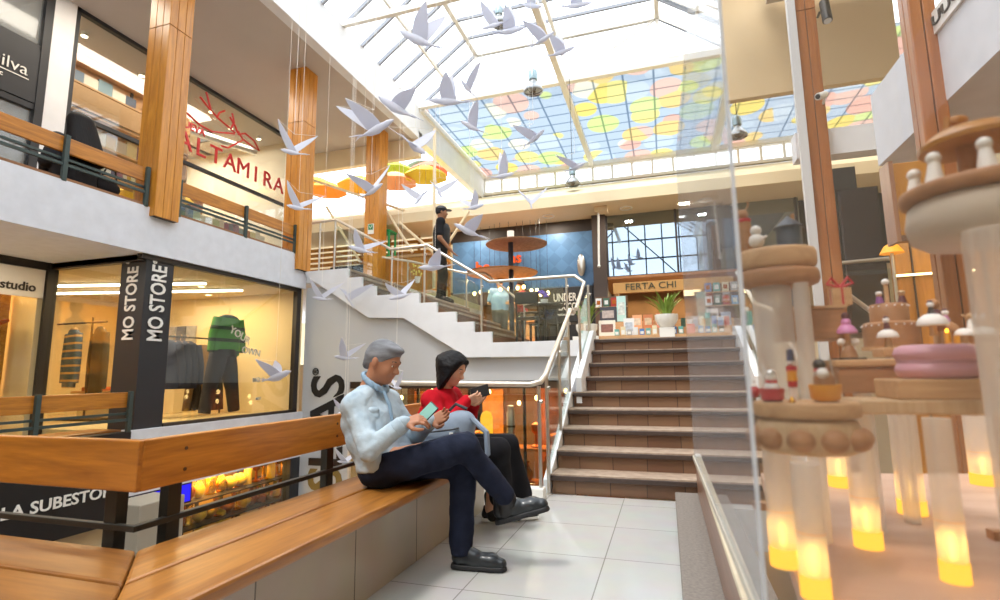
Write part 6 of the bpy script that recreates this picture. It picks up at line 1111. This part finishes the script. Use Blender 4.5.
t = thing('handbag', 'black handbag on the gallery bench next to the long-haired woman', 'bag', (-6.02, 4.10, 3.12)); grow('body', M_blackfab, [cap((-6.0, 4.03, 3.20), (-6.0, 4.18, 3.20), .075, .07, .03), cap((-6.0, 4.04, 3.27), (-6.0, 4.15, 3.27), .06, .05, .03)], .009, t); MB().path([(-5.95, 4.0, 3.28), (-5.93, 4.04, 3.40), (-5.93, 4.14, 3.40), (-5.95, 4.18, 3.28)], .01, 8).build('handle', M_char, t, smooth=True)
# ================================================================ CLEAR DISPLAY CASE WITH WOODEN MUSIC-BOX TOYS
def frosted(name, col, tr=.35):
    t = NT(name); a = t.n('BsdfTranslucent'); a.inputs[0].default_value = rgb(col); d = t.n('BsdfDiffuse'); d.inputs[0].default_value = rgb(col); g = t.n('BsdfGlossy'); g.inputs['Roughness'].default_value = .25; p = t.n('BsdfTransparent')
    m1 = t.n('MixShader'); m1.inputs[0].default_value = .5; t.l(a.outputs[0], m1.inputs[1]); t.l(d.outputs[0], m1.inputs[2]); m2 = t.n('MixShader'); m2.inputs[0].default_value = tr; t.l(m1.outputs[0], m2.inputs[1]); t.l(p.outputs[0], m2.inputs[2])
    m3 = t.n('MixShader'); m3.inputs[0].default_value = .06; t.l(m2.outputs[0], m3.inputs[1]); t.l(g.outputs[0], m3.inputs[2]); t.l(m3.outputs[0], t.out.inputs[0]); MATS[name] = t.m; return t.m
M_frost = frosted('frosted_tube', '#fffaf2', .50)
M_snow = pbsdf('toy_white', '#f1ece6', .5); M_toyred = pbsdf('toy_red', '#c4122c', .4); M_toyyel = pbsdf('toy_yellow', '#f0a412', .45); M_pink = pbsdf('toy_pink', '#d98cc0', .4); M_toyblk = pbsdf('toy_black', '#2a2428', .5); M_maroon = pbsdf('toy_maroon', '#5c2430', .5)
case = thing('display_case', 'clear acrylic display case on a pinkish wooden base, right beside the camera', 'display case', (.4, 1.0, 0))
MB().prism([(.125, .60), (.215, 1.50), (.90, 1.66), (.90, .60)], .760, .790, 'z').build('base_board', pbsdf('pinkish_plywood', '#cfae9a', .6, noise=.12, nscale=3, stretch=(1, 6, 1), dark='#c09c86'), case, bevel=.002)
MB().box(.40, .86, .66, 1.45, -1.5, .758).build('pedestal', M_white, case)
M_ac = glass('hazy_acrylic', '#f0f2f4', .04, .03, .15, '#c9c6c8', graze=.22); M_ac2 = glass('clear_acrylic', '#fbfaf9', .04, .02, .025, '#d8d0cc')
MB().add([(.083, .62, .79), (.068, 1.76, .79), (.068, 1.76, 1.75), (.083, .62, 1.75), (.0855, .62, .79), (.0705, 1.76, .79), (.0705, 1.76, 1.75), (.0855, .62, 1.75)], [(0, 1, 2, 3), (4, 5, 6, 7), (0, 1, 5, 4), (3, 2, 6, 7)]).build('side_pane', M_ac, case)
MB().box(.086, .90, .618, .6205, .79, 1.75).build('front_pane', M_ac2, case)
MB().bar((.084, .62, .79), (.084, .62, 1.75), .004, .004).build('corner_edge', pbsdf('acrylic_edge', '#cdd2dc', .2), case)
MB().bar((.0845, .62, .784), (.0690, 1.76, .784), .008, .012).build('bottom_rail', pbsdf('pale_alloy', '#cfc9ba', .4, .3), case)
for q, l_ in (((.155, 1.12), 'w'), ((.25, 1.30), 'v'), ((.47, 1.02), 'u')): MB().box(q[0]-.012, q[0]+.012, q[1]-.01, q[1]+.01, .79, .803).build('wooden_block', M_brown, case)
def lamp_tube(x, y, r, z1, label, power=.09):
    t = thing('lamp_post', label, 'lamp', (x, y, .79)); MB().lathe([(r, .012), (r, z1-.79)], (x, y, .79), 28).build('frosted_tube', M_frost, t, smooth=60)
    MB().lathe([(r*1.04, 0), (r*1.04, .024), (r*.5, .026)], (x, y, .7905), 28).build('lit_base', emit('amber_base_glow', '#ffb23a', 1.5), t, smooth=40)
    MB().path([(x+r*math.cos(a*math.pi/10), y+r*math.sin(a*math.pi/10), .862) for a in range(21)], .0007, 5).build('joint_ring', M_pale, t)
    MB().lathe([(.004, .026), (.003, .05), (.0, .06)], (x, y, .79), 10).build('candle_glow', emit('flame_glow', '#ffd060', 3), t)
    l = bpy.data.lights.new('tube_light', 'POINT'); l.energy = power; l.color = (1, .55, .12); l.shadow_soft_size = .006; o = bpy.data.objects.new('tube_light', l); o.location = (x, y, .835); COL.objects.link(o)
lamp_tube(.151, .717, .0155, .940, 'amber-based lamp tube in front under the round two-layer tier, nearest the lens')
lamp_tube(.138, .815, .0175, .940, 'amber-based lamp tube under the round two-layer tier, behind the front one')
lamp_tube(.270, .929, .0180, .986, 'amber-based lamp tube under the left end of the slab with the pink cushion')
lamp_tube(.409, 1.154, .0215, .986, 'amber-based lamp tube standing behind the slab with the pink cushion')
lamp_tube(.325, .813, .0150, .986, 'thickest-looking amber-based lamp tube in front of the pink cushion slab')
lamp_tube(.665, 1.472, .0255, .980, 'amber-based lamp tube farthest back, beside the orange wooden wall')
lamp_tube(.356, 1.372, .0220, 1.00, 'amber-based lamp tube mostly hidden behind the round two-layer tier')
def tier(name, label, parts):
    t = thing(name, label, 'wooden tier', parts[0][2]); 
    for n_, m_, c, prof, sx, sy in parts: MB().lathe(prof, c, 40, sx=sx, sy=sy).build(n_, m_, t, smooth=45)
    return t
def rprof(r, h, b): return [(r-b, 0), (r-b*.3, b*.3), (r, b), (r, h-b), (r-b*.3, h-b*.3), (r-b, h)]
t = tier('toy_tier', 'round two-layer wooden tier with a scalloped lower band carrying the red and yellow bowls', [('lower_layer', M_palez, (.172, .785, .943), rprof(.060, .044, .010), 1, .85), ('upper_layer', M_pale, (.172, .785, .988), rprof(.0625, .020, .004), 1, .85)])
sc = MB()
for i in range(10): a = i*math.pi/5; sc.ell((.172+.0585*math.cos(a), .785+.050*math.sin(a), .962), .0165, .0145, .014, 12, 8)
sc.build('scalloped_band', M_brown, t, smooth=True)
t = tier('toy_tier', 'high oval brown tier below the little snow figure', [('lower_layer', M_brown, (.190, .97, 1.188), rprof(.062, .030, .010), 1, .7), ('upper_layer', M_pale, (.190, .97, 1.218), rprof(.060, .034, .008), 1, .7)])
MB().lathe([(.030, 0), (.030, .398)], (.178, .975, .79), 28).build('tube', M_frost, t, smooth=60); MB().lathe([(.012, 0), (.012, .398)], (.215, .94, .79), 20).build('slim_tube', M_frost, t, smooth=60)
t = thing('toy_box_shelf', 'plain brown wooden box carrying the present with the red bow', 'wooden box', (.24, 1.03, 1.1)); box('box_body', M_brown, (.190, .290, .99, 1.07, 1.098, 1.150), t, bevel=.003); box('lid', M_pale, (.188, .292, .988, 1.072, 1.150, 1.155), t)
MB().lathe([(.014, 0), (.014, .308)], (.235, 1.03, .79), 20).build('tube', M_frost, t, smooth=60)
t = thing('toy_slab', 'thick wooden slab carrying the pink mushroom toy', 'wooden slab', (.307, 1.01, 1.01)); box('lower_board', M_brown, (.264, .352, .97, 1.05, 1.011, 1.052), t, bevel=.003); box('upper_board', M_pale, (.260, .356, .966, 1.054, 1.052, 1.064), t, bevel=.003); box('dark_plate', M_toyblk, (.268, .308, .975, 1.01, 1.064, 1.067), t); MB().lathe([(.013, 0), (.013, .221)], (.31, 1.02, .79), 20).build('tube', M_frost, t, smooth=60)
t = thing('toy_slab', 'long wooden slab carrying the big pink cushion', 'wooden slab', (.36, .90, .986)); box('lower_board', M_palez, (.257, .440, .86, .95, .986, 1.006), t, bevel=.003); box('upper_board', M_pale, (.303, .440, .862, .945, 1.006, 1.034), t, bevel=.003)
t = thing('pink_cushion', 'large pink macaron-shaped cushion lying on the long wooden slab', 'ornament', (.372, .90, 1.034)); Mm = pbsdf('macaron_pink', '#dba3b4', .4); MB().lathe(rprof(.0525, .025, .012), (.372, .905, 1.034), 40, sy=.75).build('lower_shell', Mm, t, smooth=60); MB().lathe(rprof(.0525, .025, .012), (.372, .905, 1.057), 40, sy=.75).build('upper_shell', Mm, t, smooth=60); MB().lathe([(.049, 0), (.049, .006)], (.372, .905, 1.056), 40, sy=.75).build('filling', pbsdf('macaron_filling', '#c48fa0', .6), t)
t = thing('present', 'tiny brown present tied with a red ribbon and bow', 'toy', (.288, 1.0, 1.155)); box('box_body', M_pale, (.274, .302, .992, 1.018, 1.155, 1.184), t, bevel=.001); MB().box(.2865, .2895, .9915, 1.0185, 1.155, 1.185).box(.2735, .3025, 1.0035, 1.0065, 1.155, 1.185).build('ribbon', M_toyred, t)
for s_ in (-1, 1): MB().path([(.288, 1.0, 1.185), (.288+s_*.012, 1.0, 1.202), (.288+s_*.019, 1.0, 1.192), (.288, 1.0, 1.185)], .0028, 8).build('bow_loop', M_toyred, t)
def toy(label, x, y, z, bits, cat='toy', name='toy_figure'):
    t = thing(name, label, cat, (x, y, z))
    for n_, m_, kind, *a in bits:
        m = MB()
        if kind == 's': m.ell((x+a[0], y+a[1], z+a[2]), a[3], a[3], a[3]*(a[4] if len(a) > 4 else 1), 16, 10)
        elif kind == 'l': m.lathe(a[0], (x+(a[1] if len(a) > 1 else 0), y, z+(a[2] if len(a) > 2 else 0)), 20)
        elif kind == 'p': m.path([(x+q[0], y+q[1], z+q[2]) for q in a[0]], a[1], 8)
        m.build(n_, m_, t, smooth=50)
    return t
bowl = lambda r, h: [(r*.55, 0), (r*.9, h*.2), (r, h), (r*.93, h), (r*.5, h*.3)]
toy('red bowl toy with a round white snow figure, on the two-layer tier', .131, .765, 1.008, [('bowl', M_toyred, 'l', bowl(.0150, .017)), ('stand', M_toyblk, 'l', [(.011, -.0), (.012, .001)]), ('belly', M_snow, 's', 0, 0, .017, .0095), ('head', M_snow, 's', 0, 0, .031, .007), ('hat', M_steel, 'l', [(.006, .034), (.0065, .036), (.004, .040), (0, .042)]), ('scarf', M_toyred, 'l', [(.0065, .024), (.0075, .026), (.0065, .028)])])
toy('yellow bowl toy with a brown and white bird figure, on the two-layer tier', .192, .765, 1.008, [('bowl', M_toyyel, 'l', bowl(.0185, .022)), ('stand', M_toyblk, 'l', [(.014, 0), (.014, .001)]), ('body', M_brown, 's', 0, 0, .026, .012, 1.2), ('chest', M_snow, 's', -.003, -.008, .036, .007), ('head', M_toyblk, 's', -.004, 0, .047, .0075), ('beak', M_toyyel, 'l', [(.003, .0), (.0, .006)], -.004, .045), ('scarf', M_toyred, 'l', [(.007, .038), (.008, .040), (.007, .042)], -.003), ('mast', M_steel, 'p', [(.012, 0, .015), (.009, 0, .05), (.008, 0, .058)], .001)])
toy('tiny red bauble at the rim of the two-layer tier', .113, .79, 1.008, [('ball', M_toyred, 's', 0, 0, .012, .008), ('cap', M_snow, 's', 0, 0, .019, .004), ('loop', M_gold, 'p', [(0, 0, .022), (.002, 0, .025), (0, 0, .027)], .0006)])
toy('little nutcracker soldier in red and yellow between the two bowls', .163, .80, 1.008, [('legs', M_snow, 'l', [(.005, 0), (.005, .02)]), ('boots', M_toyred, 'l', [(.006, .018), (.006, .026)]), ('coat', M_toyyel, 'l', [(.0065, .026), (.006, .042)]), ('sash', M_toyred, 'l', [(.007, .040), (.0065, .046)]), ('head', M_snow, 's', 0, 0, .050, .0045), ('tall_hat', pbsdf('toy_blue', '#3a3f66', .5), 'l', [(.0048, .053), (.0042, .068), (0, .069)])])
toy('golden small bell beside the red bowl', .150, .748, 1.008, [('bell', M_gold, 'l', [(.004, 0), (.003, .004), (.001, .007), (0, .008)]), ('clapper', M_gold, 's', 0, 0, .0008, .001)])
toy('white snow figure sitting on the high oval tier', .158, .95, 1.252, [('belly', M_snow, 's', 0, 0, .013, .0125), ('head', M_snow, 's', 0, 0, .031, .009), ('arm', M_snow, 'p', [(.008, -.004, .016), (.016, -.004, .02)], .002)])
toy('brown deer figure behind the white snow figure on the high tier', .146, .985, 1.252, [('body', M_brown, 'l', [(.011, 0), (.013, .03), (.010, .06)]), ('head', M_brown, 's', -.002, 0, .070, .010), ('antler', M_brown, 'p', [(-.006, 0, .076), (-.012, 0, .088), (-.010, 0, .094)], .0014), ('antler', M_brown, 'p', [(.003, 0, .076), (.009, 0, .088), (.008, 0, .094)], .0014), ('scarf', M_toyred, 'l', [(.011, .056), (.012, .060), (.010, .062)])])
toy('dark blue toy house at the far end of the high oval tier', .215, .985, 1.252, [('walls', pbsdf('toy_slate', '#34465a', .5), 'l', [(.020, 0), (.020, .04)]), ('roof', pbsdf('toy_slate_roof', '#2a3240', .5), 'l', [(.024, .04), (.0, .062)]), ('chimney', M_brown, 'p', [(.008, 0, .045), (.008, 0, .064)], .003)])
mush = lambda R, hz: [(R, 0), (R*1.02, R*.15), (R*.85, R*.55), (R*.45, R*.85), (0, R*.92)]
toy('pink layered mushroom toy with a dark tuft, on the thick slab', .288, .99, 1.067, [('cone', M_brown, 'l', [(.013, 0), (.010, .012), (.006, .02)]), ('stem', M_pale, 'l', [(.004, .018), (.004, .046)]), ('cap', M_pink, 'l', [(.0145, .040), (.015, .044), (.010, .052), (.006, .055)]), ('small_cap', M_pink, 's', 0, 0, .058, .0075), ('tuft', M_maroon, 's', 0, 0, .069, .006), ('white_puff', M_snow, 's', -.010, -.002, .026, .006), ('white_puff', M_snow, 's', .010, -.002, .026, .006), ('leg', M_snow, 'p', [(-.008, -.002, .02), (-.009, -.002, .004)], .0015), ('leg', M_snow, 'p', [(.008, -.002, .02), (.010, -.002, .004)], .0015)])
t = thing('toy_carousel', 'brown drum-shaped toy carousel with rows of white dots', 'toy', (.385, 1.09, 1.087)); MB().lathe([(.042, 0), (.042, .040), (.038, .043)], (.385, 1.09, 1.087), 32).build('lower_drum', M_brown, t, smooth=45); MB().lathe([(.029, 0), (.029, .030), (.026, .033)], (.385, 1.09, 1.130), 32).build('upper_drum', M_brown, t, smooth=45); MB().lathe([(.046, 0), (.046, .006)], (.385, 1.09, 1.081), 32).build('foot', M_pale, t)
MB().tube((.385, 1.09, .79), (.385, 1.09, 1.082), .012).build('post', M_frost, t); MB().tube((.385, 1.09, 1.16), (.385, 1.09, 1.20), .0035).build('pole', M_pale, t); MB().ell((.385, 1.09, 1.203), .006, .006, .006).build('knob', M_snow, t, smooth=True)
for rr, zz, n_ in ((.0425, 1.124, 22), (.0295, 1.158, 16)):
    for i in range(n_):
        a = i*2*math.pi/n_; MB().ell((.385+rr*math.cos(a), 1.09+rr*math.sin(a), zz), .0016, .0016, .0016, 8, 6).build('white_dot', M_snow, t)
toy('toy child in purple with a white cap on the carousel, left one', .368, 1.075, 1.163, [('dress', pbsdf('toy_purple', '#8a4a88', .5), 'l', [(.007, 0), (.004, .012)]), ('head', M_pale, 's', 0, 0, .015, .0042), ('cap', M_snow, 's', 0, 0, .018, .0052, .7)])
toy('toy child in dark coat with a cream cap on the carousel, other one', .402, 1.075, 1.163, [('coat', M_maroon, 'l', [(.007, 0), (.004, .012)]), ('head', M_pale, 's', 0, 0, .015, .0042), ('cap', M_palez, 's', 0, 0, .018, .0055, .7)])
def shroom(label, x, y, z, R, cap, fig=None):
    bits = [('stem', M_palez, 'l', [(.006, 0), (.004, .018)]), ('cap', cap, 'l', mush(R, 0), 0, .017)]
    if fig: bits += [('figure', fig, 'l', [(.005, 0), (.003, .012)], 0, .017+R*.9), ('figure_head', M_snow, 's', 0, 0, .017+R*.9+.015, .005), ('hat', M_maroon, 's', 0, 0, .017+R*.9+.020, .004, .7)]
    return toy(label, x, y, z, bits)
t = thing('toy_slab', 'wooden shelf board behind the pink cushion carrying the white mushroom toys', 'wooden slab', (.45, 1.0, 1.075)); box('board', M_pale, (.335, .60, .985, 1.035, 1.068, 1.082), t, bevel=.002); MB().lathe([(.013, 0), (.013, .278)], (.50, 1.01, .79), 20).build('tube', M_frost, t, smooth=60)
shroom('white mushroom toy left of the pink cushion, alone in front of the carousel', .350, 1.005, 1.082, .015, M_snow, M_maroon)
shroom('large white mushroom toy with a small figure, directly above the pink cushion', .415, 1.01, 1.10, .021, M_snow, M_toyblk); shroom('small white mushroom toy right of the large one above the cushion', .455, 1.01, 1.082, .013, M_snow)
shroom('brown-capped mushroom toy beside the white ones above the cushion', .442, 1.03, 1.092, .016, M_brown, M_pink); shroom('white domed mushroom toy at the end of the shelf board near the thick post', .482, 1.01, 1.082, .015, M_snow, M_brown)
toy('two small yellow candles between the mushroom toys', .425, .992, 1.082, [('candle', M_toyyel, 'l', [(.004, 0), (.004, .022)]), ('candle', M_toyyel, 'l', [(.004, 0), (.004, .017)], .012), ('flame', M_amber, 's', 0, 0, .024, .002, 2)])
toy('pale angel figure with raised arm above the pink cushion', .470, 1.02, 1.10, [('robe', M_snow, 'l', [(.008, 0), (.003, .026)]), ('head', M_pale, 's', 0, 0, .031, .0045), ('wing', M_snow, 'p', [(0, 0, .02), (.012, .004, .034)], .002), ('arm', M_pale, 'p', [(0, 0, .022), (-.010, 0, .034)], .0014)])
toy('brown standing bear figure behind the white mushroom toys', .436, 1.05, 1.085, [('body', M_maroon, 's', 0, 0, .045, .013, 1.4), ('head', M_brown, 's', 0, 0, .070, .009), ('leg', M_palez, 'p', [(0, 0, .03), (0, 0, .0)], .006), ('arm', pbsdf('toy_lilac', '#a9a2c0', .5), 'p', [(.010, 0, .056), (.018, 0, .04)], .004)])
t = thing('toy_merry_go_round', 'large round toy pavilion with wooden roof at the upper edge of the case', 'toy', (.385, .775, 1.20)); MB().lathe([(.060, 0), (.074, .010), (.078, .030), (.074, .052), (.070, .056)], (.385, .775, 1.200), 40).build('pale_base', pbsdf('toy_cream', '#cdbfae', .55), t, smooth=50); MB().lathe(rprof(.082, .018, .006), (.385, .775, 1.257), 40).build('deck', M_brown, t, smooth=50)
MB().lathe([(.012, 0), (.011, .055)], (.378, .775, 1.275), 20).build('centre_post', M_brown, t, smooth=50); MB().lathe([(.055, 0), (.056, .006), (.040, .020), (.012, .028), (0, .029)], (.385, .775, 1.325), 36).build('roof', M_shopwood, t, smooth=50); MB().path([(.36, .775, 1.352), (.362, .775, 1.368)], .004, 8).ell((.372, .775, 1.362), .012, .006, .007).build('roof_bird', M_shopwood, t)
for a in (2.6, 3.6, 4.4, 5.4): MB().path([(.385+.064*math.cos(a), .775+.064*math.sin(a), 1.275), (.385+.062*math.cos(a), .775+.062*math.sin(a), 1.300)], [.010, .006], 10).ell((.385+.062*math.cos(a), .775+.062*math.sin(a), 1.306), .008, .008, .008).build('white_rider', M_snow, t, smooth=True)
MB().tube((.366, .72, .79), (.366, .72, 1.205), .030, n=32).build('support_tube', M_frost, t, smooth=60); MB().tube((.43, .80, .79), (.43, .80, 1.205), .014, n=24).build('slim_tube', M_frost, t, smooth=60)
